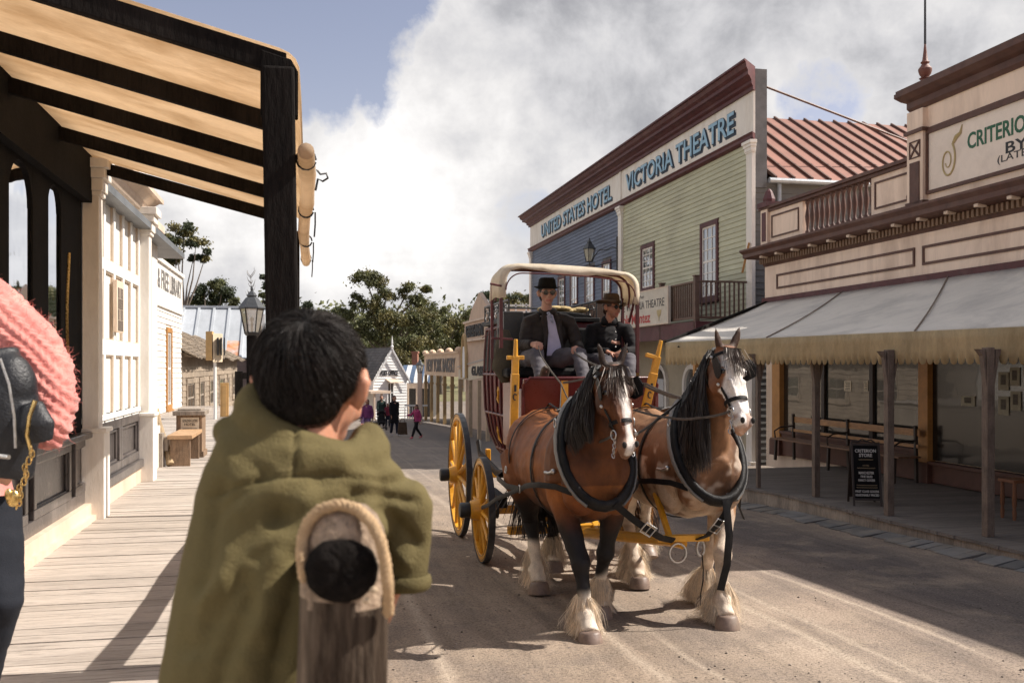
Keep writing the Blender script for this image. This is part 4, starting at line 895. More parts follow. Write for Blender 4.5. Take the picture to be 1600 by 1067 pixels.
# valance with scalloped lower edge, slightly pleated
zbot = lambda P: CAMZ+0.02
L_ = (vn-v0).length; NS = int(L_/0.125)*8; vs = []
dirv = (vn-v0).normalized(); nv = Vector((dirv.y, -dirv.x, 0)); nv = nv if nv.x < 0 else -nv
for i in range(NS+1):
    t = i/NS; P = v0.lerp(vn, t); ph = (i % 8)/8; sc2 = 0.095*math.sqrt(max(0, 1-(2*ph-1)**2)); wv = 0.0015*math.sin(i*0.8)+0.025*noise.noise(Vector((i*0.05, 0, 0)))
    zb2 = CAMZ+0.115
    for zz_, oo in ((P.z, 0), (P.z-0.12, wv), (zb2+0.10, wv*1.2), (zb2+0.095, wv*1.2), (zb2-sc2, wv*1.6)): vs.append((P.x+nv.x*oo, P.y+nv.y*oo, zz_))
fs = [(i*5+j, (i+1)*5+j, (i+1)*5+j+1, i*5+j+1) for i in range(NS) for j in range(4)]
q = MB(); q.add(vs, fs); o = build(q, 'valance', M_val, aw, smooth=60); m_ = o.modifiers.new('s', 'SOLIDIFY'); m_.thickness = 0.004
q = MB(); q.bar(v0+Vector((0.03,0.03,-0.06)), vn+Vector((0.05,0,-0.06)), 0.06, 0.09); q.bar(w0, v0, 0.05, 0.06)
build(q, 'frame', M_blackwood, aw)
M_apost = mat('brown_weathered_post', (0.17,0.125,0.095), 0.8, 0.2, 4, 0.3, 45, grain=(7,7,0.7))
post_px = [(1185,762,9),(1275,776,14),(1389,805,17),(1544,838,20)]
pts_deck = []
for (x, y, w_) in post_px:
    bb, aa_ = on_z(x, y, zaw); Y = bb*sT+aa_*cT; wd = w_*Y/F_PX*0.68; pts_deck.append((bb, aa_))
    q = MB(); q.box(bb-wd/2, bb+wd/2, aa_-wd/2, aa_+wd/2, zaw, CAMZ+0.22); build(q, 'post', M_apost, aw, bevel=0.008)
    q = MB(); q.prism([(bb-wd/2, CAMZ-0.25), (bb-wd/2-0.02, CAMZ+0.2), (bb-0.17, CAMZ+0.2), (bb-0.10, CAMZ+0.12)], aa_-0.04, aa_+0.03, 'y'); q.prism([(bb+wd/2, CAMZ-0.25), (bb+wd/2+0.02, CAMZ+0.2), (bb+0.24, CAMZ+0.2), (bb+0.12, CAMZ+0.12)], aa_-0.04, aa_+0.03, 'y'); build(q, 'bracket', M_apost, aw)
bb, aa_ = 2*pts_deck[3][0]-pts_deck[2][0], 2*pts_deck[3][1]-pts_deck[2][1]
q = MB(); q.box(bb-0.07, bb+0.07, aa_-.07, aa_+.07, zaw, CAMZ+0.22); build(q, 'post', M_apost, aw, bevel=0.008); pts_deck.append((bb, aa_))
# --- raised boardwalk on the right with curved front edge
edge_px = [(1165,761), (1230,773), (1300,790), (1400,815), (1500,838), (1600,862)]
ed = [on_z(x, y, zaw) for x, y in edge_px]; ed = [(ed[0][0]-0.7, ed[0][1]+2.6)]+ed; ed.append((ed[-1][0]+0.5, ed[-1][1]-2.2)); ed.append((ed[-1][0]+0.2, ed[-1][1]-5))
ed = ed[::-1]; ea = [p[1] for p in ed]; eb = [p[0] for p in ed]
edge_b = lambda a: float(np.interp(a, ea, eb))
d = MB(); a = ea[0]
while a < ea[-1]:
    w_ = 0.14; b0_ = edge_b(a)+random.uniform(-0.012, 0.012); b1_ = edge_b(a+w_)
    d.hexa([(b0_, a, zaw-0.04), (bC+2.6, a, zaw-0.04), (bC+2.6, a+w_-0.007, zaw-0.04), (b1_, a+w_-0.007, zaw-0.04)], [(b0_, a, zaw), (bC+2.6, a, zaw), (bC+2.6, a+w_-0.007, zaw), (b1_, a+w_-0.007, zaw)]); a += w_
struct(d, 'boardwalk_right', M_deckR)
d = MB(); n = 60
for i in range(n):
    a0_, a1_ = ea[0]+(ea[-1]-ea[0])*i/n, ea[0]+(ea[-1]-ea[0])*(i+1)/n
    d.hexa([(edge_b(a0_)+0.03, a0_, -0.9), (edge_b(a0_)+0.12, a0_, -0.9), (edge_b(a1_)+0.12, a1_, -0.9), (edge_b(a1_)+0.03, a1_, -0.9)], [(edge_b(a0_)+0.03, a0_, zaw-0.041), (edge_b(a0_)+0.12, a0_, zaw-0.041), (edge_b(a1_)+0.12, a1_, zaw-0.041), (edge_b(a1_)+0.03, a1_, zaw-0.041)])
struct(d, 'boardwalk_right_edge', M_weather)
# slate gutter slabs
d = MB(); a = ea[0]+1; M_slate = mat('slate_slabs', (0.15,0.145,0.14), 0.75, 0.2, 3, 0.4, 40, island=0.28, dirt=(0.30,0.25,0.19), dscale=2.2, damt=0.6)
while a < ea[-1]:
    w_ = random.uniform(0.16, 0.34); o0 = 0.20+random.uniform(-0.02,0.02); L2 = random.uniform(0.34, 0.5)
    def G(b, a, dz): return (b, a, gz(b, a)+dz)
    e0, e1_ = edge_b(a)-0.10, edge_b(a+w_)-0.10; sk = 0.18; h_ = random.uniform(0.006, 0.018)
    d.hexa([G(e0-L2, a-sk, -0.05), G(e0, a, -0.05), G(e1_, a+w_-0.02, -0.05), G(e1_-L2, a+w_-0.02-sk, -0.05)], [G(e0-L2, a-sk, h_), G(e0, a, h_+0.02), G(e1_, a+w_-0.02, h_+0.02), G(e1_-L2, a+w_-0.02-sk, h_)]); a += w_
struct(d, 'gutter_paving', M_slate)
# --- shop front under the awning
M_dark = mat('dark_stained_frame', (0.035,0.022,0.016), 0.55, 0.2, 5, 0.15)
M_sglass = glass('shop_glass', (0.012,0.014,0.014), refl=0.01, wav=0.06, fk=0.85)
sfz0, sfz1 = zaw, zE
q = MB(); q.box(bC-0.06, bC-0.03, CA0, CA1, zE-0.9, zE-0.02); build(q, 'shop_fascia', M_dark, cr)
gA1 = on_b(1228, 640, bC)[0]; gA0 = on_b(1447, 640, bC)[0]
q = MB(); q.box(bC-0.05, bC-0.035, gA0, gA1, zaw+0.55, zE-0.9); build(q, 'shop_window', M_sglass, cr)
q = MB(); q.box(bC-0.058, bC-0.03, CA0, gA0-0.2, zaw+0.4, zE-0.9); build(q, 'shop_window', glass('dark_shop_glass', (0.010,0.010,0.010), refl=0.0, wav=0.1, fk=0.28), cr)
for p0, p1 in ((1216, 1228), (1447, 1462)):
    x1, x0 = on_b(p0, 640, bC)[0], on_b(p1, 640, bC)[0]; q = MB(); q.box(bC-0.16, bC, x0, x1, zaw+0.35, zE-0.7); build(q, 'ochre_pilaster', M_ochre, cr, bevel=0.008)
    q = MB(); q.box(bC-0.2, bC, x0-0.05, x1+0.05, zaw, zaw+0.35); build(q, 'pilaster_base', mat('red_brown_base', (0.09,0.035,0.022), 0.6, 0.15), cr, bevel=0.006)
q = MB(); q.box(bC-0.12, bC, gA0, gA1, zaw+0.02, zaw+0.50); q.box(bC-0.17, bC, gA0, gA1, zaw+0.50, zaw+0.56); q.box(bC-0.12, bC, CA0, gA0-0.25, zaw+0.02, zaw+0.32); q.box(bC-0.17, bC, CA0, gA0-0.25, zaw+0.32, zaw+0.38); build(q, 'stall_riser', mat('red_brown_base', (0,0,0)), cr, bevel=0.006)
for p in (1292, 1368): x0 = on_b(p, 640, bC)[0]; q = MB(); q.box(bC-0.10, bC-0.02, x0-0.06, x0+0.06, zaw+0.56, zE-0.9); build(q, 'mullion', M_dark, cr, bevel=0.006)
for x0 in (11.2, 8.9, 6.4, 4.2): q = MB(); q.box(bC-0.12, bC-0.02, x0-0.07, x0+0.07, zaw+0.38, zE-0.9); build(q, 'mullion', M_dark, cr, bevel=0.006)
# small white notices on the glass and framed pictures in the dark window
for i, (x0, x1, y0, y1, lab) in enumerate([(1319,1330,595,611,'small white printed notice in the wide shop window, left of two'), (1350,1356,595,611,'narrow white printed card in the wide shop window near the middle'), (1434,1444,591,613,'white tilted price card at the near end of the wide shop window')]):
    A1_, Z1_ = on_b(x0, y0, bC-0.06); A0_, Z0_ = on_b(x1, y1, bC-0.06); q = MB(); q.box(bC-0.060, bC-0.054, A0_, A1_, Z0_, Z1_)
    no = thing('window_notice', lab, 'notice', (bC-0.06, (A0_+A1_)/2, Z0_), 'notices in the wide shop window'); build(q, 'card', M_paper, no)
    q = MB()
    for k_ in range(5): zz_ = Z1_-(Z1_-Z0_)*(0.15+0.17*k_); q.box(bC-0.063, bC-0.060, A0_+(A1_-A0_)*.15, A1_-(A1_-A0_)*(.15+.1*(k_%2)), zz_-0.008, zz_+0.005)
    build(q, 'print', M_ink, no)
for i, (x0, x1, y0, y1, lab) in enumerate([(1561,1577,581,610,'pale portrait card in the dark shop window, upper inner one'), (1579,1594,574,603,'pale portrait card in the dark shop window, upper outer one'), (1561,1577,619,649,'pale portrait card in the dark shop window, lower inner one'), (1580,1596,611,642,'pale portrait card in the dark shop window, lower outer one'), (1503,1524,618,635,'small landscape picture low in the dark shop window beside the post')]):
    A1_, Z1_ = on_b(x0, y0, bC-0.06); A0_, Z0_ = on_b(x1, y1, bC-0.06); no = thing('framed_picture', lab, 'picture', (bC-0.06, (A0_+A1_)/2, Z0_), 'pictures in the dark shop window')
    q = MB(); q.box(bC-0.075, bC-0.06, A0_, A1_, Z0_, Z1_); build(q, 'mount', mat('dim_card', (0.34,0.32,0.25), 0.8), no)
    q = MB(); q.box(bC-0.078, bC-0.075, A0_+(A1_-A0_)*.25, A1_-(A1_-A0_)*.25, Z0_+(Z1_-Z0_)*.3, Z1_-(Z1_-Z0_)*.15); build(q, 'image', mat('sepia', (0.10,0.09,0.075), 0.8, 0.3, 20), no)
# --- long bench
p_ = on_z(1202, 735, zaw)
bk = thing('long_bench', 'long wooden slatted bench with iron arms against the store front', 'bench', (bC-0.8, 17, zaw))
bA1, bA0 = on_b(1203, 700, bC-0.75)[0], on_b(1404, 700, bC-0.75)[0]
M_bw = mat('varnished_bench_wood', (0.36,0.19,0.08), 0.5, 0.15, 4, 0.15, grain=(6,0.5,6)); M_bs = mat('worn_bench_seat', (0.18,0.09,0.045), 0.5, 0.15, 4, 0.15, grain=(6,0.5,6))
q = MB()
for k_ in range(4): q.box(bC-0.75+k_*0.11, bC-0.65+k_*0.11, bA0, bA1, zaw+0.44, zaw+0.47)
build(q, 'seat', M_bs, bk, bevel=0.004)
q = MB(); q.box(bC-0.29, bC-0.26, bA0+0.1, bA1-0.1, zaw+0.80, zaw+0.92); q.box(bC-0.31, bC-0.28, bA0+0.1, bA1-0.1, zaw+0.60, zaw+0.66); build(q, 'backrest', M_bw, bk, bevel=0.004)
for f_ in (0.04, 0.5, 0.96):
    x0 = bA0+(bA1-bA0)*f_; q = MB(); q.bar((bC-0.72, x0, zaw), (bC-0.70, x0, zaw+0.44), 0.05, 0.05); q.bar((bC-0.28, x0, zaw), (bC-0.30, x0, zaw+0.98), 0.05, 0.05); q.tube([(bC-0.72,x0,zaw+0.47),(bC-0.74,x0,zaw+0.62),(bC-0.6,x0,zaw+0.70),(bC-0.3,x0,zaw+0.72)], 0.018, 6); build(q, 'end_frame', M_dark, bk)
# stool at far right
sb = at_Y(1590, 745, 12.6); st = thing('wooden_stool', 'small red-brown wooden stool on the right boardwalk at the frame edge', 'stool', (sb.x, sb.y, zaw))
zs_ = at_Y(1590, 748, 12.6).z
q = MB(); q.box(sb.x-0.18, sb.x+0.5, sb.y-0.15, sb.y+0.15, zs_-0.04, zs_); build(q, 'seat', mat('red_brown_stool', (0.20,0.08,0.035), 0.5, 0.1), st, bevel=0.006)
for dx in (-0.14, 0.46):
    for dy in (-0.11, 0.11): q = MB(); q.lathe([(0.02,0),(0.028,0.1),(0.018,0.15),(0.03,0.2),(0.022,zs_-zaw-0.04)], (sb.x+dx, sb.y+dy, zaw), 8); build(q, 'leg', MATS['red_brown_stool'], st, smooth=40)
# --- sandwich board
sb0 = Vector((*on_z(1333, 790, zaw), zaw)); sb1 = Vector((*on_z(1379, 791, zaw), zaw)); back = Vector((*on_z(1308, 784, zaw), zaw))
ab = thing('sandwich_board', 'black folding board with white store lettering standing on the right boardwalk', 'sandwich board', tuple((sb0+sb1)/2), None)
e1 = (sb1-sb0).normalized(); nrm = Vector((e1.y, -e1.x, 0)); wB = (sb1-sb0).length; hB = at_Y(1345, 710, (sb0.x*sT+sb0.y*cT)).z-zaw; hB = max(hB, 0.9)
upv = (Vector((0,0,1))*0.97 + (-nrm)*0.22).normalized()
def leaf(o0, e1, up, w, h, nm, lettered):
    n_ = e1.cross(up).normalized(); q = MB()
    P = lambda x, y, d: o0+e1*x+up*y+n_*d
    def bx(x0, x1, y0, y1, d0, d1): q.hexa([P(x0,y0,d0),P(x1,y0,d0),P(x1,y1,d0),P(x0,y1,d0)], [P(x0,y0,d1),P(x1,y0,d1),P(x1,y1,d1),P(x0,y1,d1)])
    bx(0, 0.03, 0, h, -0.012, 0.012); bx(w-0.03, w, 0, h, -0.012, 0.012); bx(0.03, w-0.03, h-0.03, h, -0.012, 0.012); bx(0.03, w-0.03, 0.08, 0.11, -0.012, 0.012)
    fr = build(q, 'frame', M_dark, ab, bevel=0.003); q = MB(); bx(0.03, w-0.03, 0.11, h-0.03, -0.006, 0.006); pn = build(q, 'panel', M_black if lettered else M_dark, ab)
    if lettered:
        # crest on top
        q = MB(); q.tube([P(w*t, h+0.05*math.sin(math.pi*t)+0.015*math.sin(t*20), 0) for t in [i/14 for i in range(15)]], 0.012, 6); build(q, 'crest', M_dark, ab)
        q = MB(); H2 = h-0.14
        for s_, f0, hf, wf in [('CRITERION', .90, .065, .72), ('STORE', .815, .065, .45), ('MANCHESTER', .48, .05, .52), ('FINE SILKS', .41, .045, .40), ('FANCY GOODS', .34, .045, .56), ('FIRST CLASS GOODS', .13, .045, .80), ('REASONABLY PRICED', .06, .045, .80)]:
            q.text(s_, P(w/2, 0.11+H2*f0, 0.008), e1, up, H2*hf, w*wf, 0.001, 0.02)
        q.box(0,0,0,0,0,0) if False else None
        build(q, 'lettering', mat('chalk_white', (0.62,0.60,0.56), 0.7), pn)
        q = MB()
        q.text('HOTEL', P(w/2, 0.11+H2*.62, 0.008), e1, up, H2*.03, w*.22, 0.001)
        for f0, wf in [(.73, .5), (.57, .62), (.245, .7), (.20, .72)]: q.tube([P(w/2-w*wf/2+w*wf*t, 0.11+H2*(f0+0.008*math.sin(t*60)), 0.008) for t in [i/60 for i in range(61)]], 0.0035, 4)
        build(q, 'fine_lettering', mat('dull_gold_script', (0.33,0.25,0.15), 0.7), pn)
leaf(sb0, e1, upv, wB, hB, 'front', True)
up2 = (Vector((0,0,1))*0.97 + nrm*0.22).normalized()
leaf(sb0-nrm*0.46, e1, up2, wB, hB*0.98, 'back', False)
# ================================================================== FAR END OF THE STREET
def gY(px, Y):          # street coords on the ground at image column px and depth Y
    p = at_Y(px, 572, Y); return Vector((p.x, p.y, -KS*min(Y, 75)))
def zat(py, Y): return CAMZ+Y*(HOR-py)/F_PX
def facing_box(px0, px1, Y): # two street-frame corners
    return at_Y(px0, 572, Y), at_Y(px1, 572, Y)
class Local(MB):
    """builder in an own frame: x to the image right, y away, z up; origin and turn given"""
def lthing(name, label, cat, px, Y, z=None, group=None, rot=0.0, scale=1.0):
    """thing whose local axes are the camera's right / away / up turned by rot (about z)"""
    p = at_Y(px, 572, Y); z = -KS*min(Y, 75) if z is None else z
    return thing(name, label, cat, (p.x, p.y, z), group, rot=rot-TH, scale=scale)
def lb(mb, name, m, parent, **k): return build(mb, name, m, parent, local=True, **k)

# --- post office: white gable end
Y0 = 67.0; s0 = F_PX/Y0; X = lambda px: (px-607)/s0; Zp = lambda py: CAMZ+(HOR-py)/s0+KS*Y0
po = lthing('post_office', 'small white weatherboard post office with a steep gable facing the street', 'post office', 607, Y0, rot=R(33))
zg_ = Zp(607); zp_ = Zp(546); x0, x1 = X(581), X(639)
M_pow = mat('bright_white_boards', (0.82,0.82,0.80), 0.6, 0.03, 2, 0.05, island=0.03)
q = MB(); q.prism([(x0, 0), (x1, 0), (x1, Zp(592)), ((x0+x1)/2, zp_), (x0, Zp(592))], 0.03, 9, 'y'); lb(q, 'wall', M_pow, po)
q = MB(); zz = 0.0
while zz < zp_-0.2:
    f = 0 if zz < Zp(592) else (zz-Zp(592))/(zp_-Zp(592)); h0_ = (x1-x0)/2*(1-f); f2 = 0 if zz+.2 < Zp(592) else (zz+.2-Zp(592))/(zp_-Zp(592)); h1_ = (x1-x0)/2*(1-f2); c = (x0+x1)/2
    q.hexa([(c-h0_, 0.03, zz), (c+h0_, 0.03, zz), (c+h1_, 0.03, zz+.2), (c-h1_, 0.03, zz+.2)], [(c-h0_, -0.03, zz), (c+h0_, -0.03, zz), (c+h1_, 0.01, zz+.2), (c-h1_, 0.01, zz+.2)]); zz += 0.2
lb(q, 'weatherboards', M_pow, po)
M_slt = mat('grey_slates', (0.085,0.075,0.07), 0.6, 0.2, 2, 0.2, island=0.25)
q = MB(); cx = (x0+x1)/2
for sgn in (-1, 1):
    e = (cx+sgn*((x1-x0)/2+0.10), Zp(592)-0.15)
    for r_ in range(12):
        t0, t1 = r_/12, (r_+1.2)/12; A = (e[0]+(cx-e[0])*t0, e[1]+(zp_+0.1-e[1])*t0); B = (e[0]+(cx-e[0])*t1, e[1]+(zp_+0.1-e[1])*t1)
        yy = -0.12
        while yy < 9:
            q.hexa([(A[0], yy, A[1]+.03), (A[0], yy+.58, A[1]+.03), (B[0], yy+.58, B[1]), (B[0], yy, B[1])], [(A[0], yy, A[1]+.07), (A[0], yy+.58, A[1]+.07), (B[0], yy+.58, B[1]+.03), (B[0], yy, B[1]+.03)]); yy += 0.6
rf = lb(q, 'roof', M_slt, po)
q = MB()
for sgn in (-1, 1):   # scalloped barge boards
    e = Vector((cx+sgn*((x1-x0)/2+0.14), -0.3, Zp(592)-0.2)); tp = Vector((cx, -0.3, zp_+0.12))
    q.bar(e, tp, 0.05, 0.26, up=(0,1,0)) if False else q.hexa([e+Vector((0,-.03,-.1)), e+Vector((0,-.03,0.02)), tp+Vector((0,-.03,0.02)), tp+Vector((0,-.03,-.16))], [e+Vector((0,.03,-.2)), e+Vector((0,.03,0.02)), tp+Vector((0,.03,0.02)), tp+Vector((0,.03,-.3))])
lb(q, 'barge_board', mat('grey_trim', (0.62,0.62,0.62), 0.6), rf)
q = MB(); q.lathe([(0.08,0),(0.08,0.1),(0.12,0.2),(0.05,0.3),(0.07,0.45),(0.01,0.95)], (cx, -0.3, zp_), 8); lb(q, 'finial', M_pow, rf)
q = MB(); q.text('POST OFFICE', (X(608), -0.04, Zp(583)), **FT, h=0.36, w=(634-589)*0.62/s0*1.1, ext=0.02, bold=0.02); lb(q, 'lettering', M_ink, po)
f = MB(); wx0, wx1, wz0, wz1 = X(604), X(616), Zp(630), Zp(597)
for a_, b_, c_, d_ in ((wx0, wx0+.08, wz0, wz1), (wx1-.08, wx1, wz0, wz1), (wx0, wx1, wz1-.1, wz1), (wx0, wx1, wz0-.1, wz0)): f.box(a_, b_, -0.08, 0.0, c_, d_)
w_ = lb(f, 'window', M_pow, po); f = MB(); f.box(wx0+.08, wx1-.08, -0.05, 0.0, wz0, wz1-.1); lb(f, 'pane', M_wglass, w_)
f = MB(); f.box((wx0+wx1)/2-.03, (wx0+wx1)/2+.03, -0.07, -.05, wz0, wz1-.1); f.box(wx0+.08, wx1-.08, -0.07, -.05, (wz0+wz1)/2-.03, (wz0+wz1)/2+.03); lb(f, 'sash', M_pow, w_)
q = MB(); q.hexa([(X(602), 0, Zp(593)), (X(622), 0, Zp(593)), (X(624), -0.8, Zp(598)), (X(602), -0.8, Zp(598))], [(X(602), 0, Zp(593)+.05), (X(622), 0, Zp(593)+.05), (X(624), -0.8, Zp(598)+.05), (X(602), -0.8, Zp(598)+.05)]); lb(q, 'window_hood', M_cream2, po)
q = MB(); q.hexa([(x0-0.9, 0.2, Zp(592)+0.1), (x0-0.05, .2, Zp(592)+1.1), (x0-0.05, 8, Zp(592)+1.1), (x0-0.9, 8, Zp(592)+0.1)], [(x0-0.9, 0.2, Zp(592)+0.15), (x0-0.05, .2, Zp(592)+1.15), (x0-0.05, 8, Zp(592)+1.15), (x0-0.9, 8, Zp(592)+0.15)])
# side wing with slate roof and tan wall (seen left of the gable)
q = MB(); q.box(X(545), x0-0.02, 3.0, 9, 0, Zp(597)); lb(q, 'side_wing', mat('tan_render', (0.48,0.38,0.28), 0.8, 0.08), po)
q = MB()
for r_ in range(14):
    t0, t1 = r_/14, (r_+1.2)/14; P = lambda t, x: (x, 2.5+4.0*t, Zp(597)-0.1+t*(Zp(552)-Zp(597)))
    xx = X(545)
    while xx < x0+0.6:
        a_, b_, c_, d_ = P(t0, xx), P(t0, xx+.58), P(t1, xx+.58), P(t1, xx); up_ = Vector((0,0,.04)); q.hexa([a_, b_, c_, d_], [Vector(a_)+up_, Vector(b_)+up_, Vector(c_)+up_, Vector(d_)+up_]); xx += .6
lb(q, 'wing_roof', M_slt, po)
q = MB(); q.box(X(553), X(586)-0.02, -2.2, 2.9, Zp(611), Zp(609)); q.box(X(553), X(586), -2.3, -2.2, Zp(613), Zp(609)); q.box(X(560), X(562), -2.2, -2.0, 0, Zp(611)); q.box(X(572), X(574), -2.2, -2.0, 0, Zp(611)); lb(q, 'porch', M_cream2, po)

# --- striped iron verandah shop + brick chimney between post office and bakery
Y1 = 72.0; s1 = F_PX/Y1; X1 = lambda px: (px-648)/s1; Z1f = lambda py: CAMZ+(HOR-py)/s1+KS*Y1
ss = lthing('striped_roof_shop', 'low dark shop with a curved blue and white striped iron verandah', 'shop', 648, Y1)
q = MB(); q.box(X1(630), X1(676), 0.2, 6, 0, Z1f(585)); lb(q, 'wall', mat('dark_shop_wall', (0.06,0.055,0.05), 0.7, 0.2), ss)
qa, qb = MB(), MB(); i = 0; x = X1(629)
while x < X1(672):
    tgt = qa if i % 2 else qb; n = 6
    for k in range(n):
        P = lambda t: (-1.9+2.6*t, Z1f(598)+(Z1f(571)-Z1f(598))*(t**0.75))
        (y0_, z0_), (y1_, z1_) = P(k/n), P((k+1)/n); tgt.hexa([(x, y0_, z0_), (x+.34, y0_, z0_), (x+.34, y1_, z1_), (x, y1_, z1_)], [(x, y0_, z0_+.03), (x+.34, y0_, z0_+.03), (x+.34, y1_, z1_+.03), (x, y1_, z1_+.03)])
    x += 0.34; i += 1
lb(qa, 'white_stripe', mat('striped_white_iron', (0.68,0.68,0.66), 0.5, 0.08), ss); lb(qb, 'blue_stripe', mat('striped_blue_iron', (0.06,0.10,0.17), 0.5, 0.1), ss)
q = MB(); q.box(X1(629), X1(672), -1.92, -1.85, Z1f(606), Z1f(598)); lb(q, 'valance', M_cream2, ss)
q = MB()
for p in (631, 642, 655, 668): q.box(X1(p)-.06, X1(p)+.06, -1.9, -1.78, 0, Z1f(605))
lb(q, 'verandah_posts', M_cream2, ss)['kind'] = 'stuff' if False else 'thing'
q = MB(); q.box(X1(637), X1(646), 3, 4.0, Z1f(585), Z1f(551)); q.box(X1(636), X1(647), 2.95, 4.05, Z1f(551), Z1f(548)); lb(q, 'chimney', mat('red_brick', (0.32,0.14,0.09), 0.85, 0.2, 6, 0.2), ss)
q = MB(); p_ = at_Y(632, 572, 62)
fen = lthing('picket_fence', 'low white rail and picket fence in front of the striped shop', 'fence', 640, 62)
q = MB(); sx = F_PX/62; zf0 = 0
q.box((632-640)/sx, (668-640)/sx, 0, 0.06, 0.95, 1.05); lb(q, 'rail', M_white, fen)
q = MB(); x = (632-640)/sx
while x < (660-640)/sx: q.box(x, x+.05, 0.01, 0.04, 0.1, 0.9); x += 0.16
lb(q, 'pickets', M_white, fen)

# --- far street lamp by the bakery
fl = lthing('street_lamp', 'cream timber post lamp with a pale lantern standing before the bakery', 'lamp', 656, 56)
sF = F_PX/56; zz = CAMZ+(HOR-583)/sF+KS*56
q = MB(); q.box(-0.13, 0.13, -0.13, 0.13, 0, zz); lb(q, 'post', M_cream2, fl, bevel=0.01)
bs0 = BASE[fl.name]; lamp_head(fl, (bs0.x, bs0.y, bs0.z+zz), 1.15)

# --- bakery row: long signboard above a post verandah
bkA, bkB = at_Y(720, 572, 50), at_Y(665, 572, 63); bkA.z = bkB.z = 0
dirb = (bkB-bkA); Lb = dirb.length; ang = math.atan2(-dirb.x, dirb.y)   # direction of the row in street frame
def row_thing(name, label, cat, p, z, group=None): return thing(name, label, cat, (p.x, p.y, z), group, rot=ang)
M_tan = mat('tan_sign_paint', (0.70,0.51,0.35), 0.7, 0.08, 2, 0.1, dirt=(0.42,0.29,0.18), damt=0.3)
M_tpost = mat('yellow_tan_posts', (0.50,0.34,0.16), 0.7, 0.1, 2, 0.1)
bky = row_thing('bakery', 'tan bakery with a long lettered signboard over a row of yellow-brown verandah posts', 'bakery', bkA, -KS*55)
zb_k = lambda py, Y=50: CAMZ+Y*(HOR-py)/F_PX + KS*55
hs0, hs1 = zb_k(589), zb_k(552); sg0, sg1 = hs0, hs0+1.25
q = MB(); q.box(-0.08, 0, 0, Lb, sg0, sg1); q.box(-0.16, 0.0, -0.05, Lb+.05, sg1, sg1+.12); q.box(0, 4.2, -0.02, 0.1, sg0+.2, sg1); sb_ = lb(q, 'signboard', M_tan, bky)
q = MB()
for k in range(5): q.lathe([(0.05,0),(0.22,0.02),(0.2,0.12),(0.1,0.2),(0.02,0.22)], (-0.05, 0.3+k*(Lb-.6)/4, sg1+.12), 8)
lb(q, 'crest_knobs', M_tan, sb_)
q = MB(); q.text('NEW YORK BAKERY', (-0.10, Lb/2, sg0+.62), e1=(0,-1,0), e2=EZ, h=0.80, w=Lb*0.82, ext=0.02, bold=0.01); lb(q, 'lettering', mat('grey_lettering', (0,0,0)), sb_)
q = MB(); q.box(3.0, 3.2, -3, Lb+1, 0, sg0+.3); lb(q, 'wall', mat('bakery_wall', (0.40,0.29,0.19), 0.8, 0.1), bky)
q = MB(); q.hexa([(-0.02, -0.1, sg0+.25), (3.1, -0.1, sg0+.9), (3.1, Lb, sg0+.9), (-0.02, Lb, sg0+.25)], [(-0.02, -0.1, sg0+.3), (3.1, -0.1, sg0+.95), (3.1, Lb, sg0+.95), (-0.02, Lb, sg0+.3)]); lb(q, 'roof', M_roof, bky)
for k in range(6):
    q = MB(); y = 0.1+k*(Lb-.2)/5; q.box(-0.09, 0.09, y-.09, y+.09, -0.3, sg0); q.box(-0.13, 0.13, y-.13, y+.13, sg0-.55, sg0-.45); lb(q, 'post', M_tpost, bky)
q = MB()
for k in range(4): y = 1.2+k*3.0; q.box(2.9, 3.0, y, y+1.1, 0.1, 2.3)
lb(q, 'doorway', M_room, bky)
for k in range(3): q = MB(); y = 2.7+k*3.0; q.box(2.9, 2.98, y, y+1.2, 1.0, 2.2); lb(q, 'window', M_wglass, bky)
# --- refreshment room: tan false front behind
rfA = at_Y(770, 572, 44); rfA.z = 0
rr = row_thing('refreshment_room', 'tan false-fronted refreshment room with a low pediment beyond the glass shop', 'shop', rfA, -KS*50)
Lr = 7.0; zr0 = lambda py, Y: CAMZ+Y*(HOR-py)/F_PX+KS*50
h1 = zr0(532, 47)+0.1; h2 = h1+0.95; 
q = MB(); q.box(0, 6, -1, Lr, 0, h1); q.box(-0.05, 0.15, -1, Lr, h1, h2); q.prism([(0.4, h2), (Lr-1.2, h2), (Lr-1.8, h2+.5), ((Lr-.8)/2, h2+1.3), (1.0, h2+.5)], -0.05, 0.15, 'x'); lb(q, 'wall', mat('pinkish_tan_render', (0.58,0.43,0.32), 0.8, 0.08, 2, 0.1), rr)
q = MB(); q.box(-0.2, 0, -1.1, Lr+.1, h1-.1, h1); q.box(-0.15, 0, -1.05, Lr+.05, h2-.08, h2+.02); lb(q, 'moulding', M_cream2, rr)
q = MB(); q.text('REFRESHMENT', (-0.07, Lr/2+0.6, (h1+h2)/2-.05), e1=(0,-1,0), e2=EZ, h=0.62, w=Lr*0.70, ext=0.02, bold=0.03); lb(q, 'lettering', M_ink, rr)
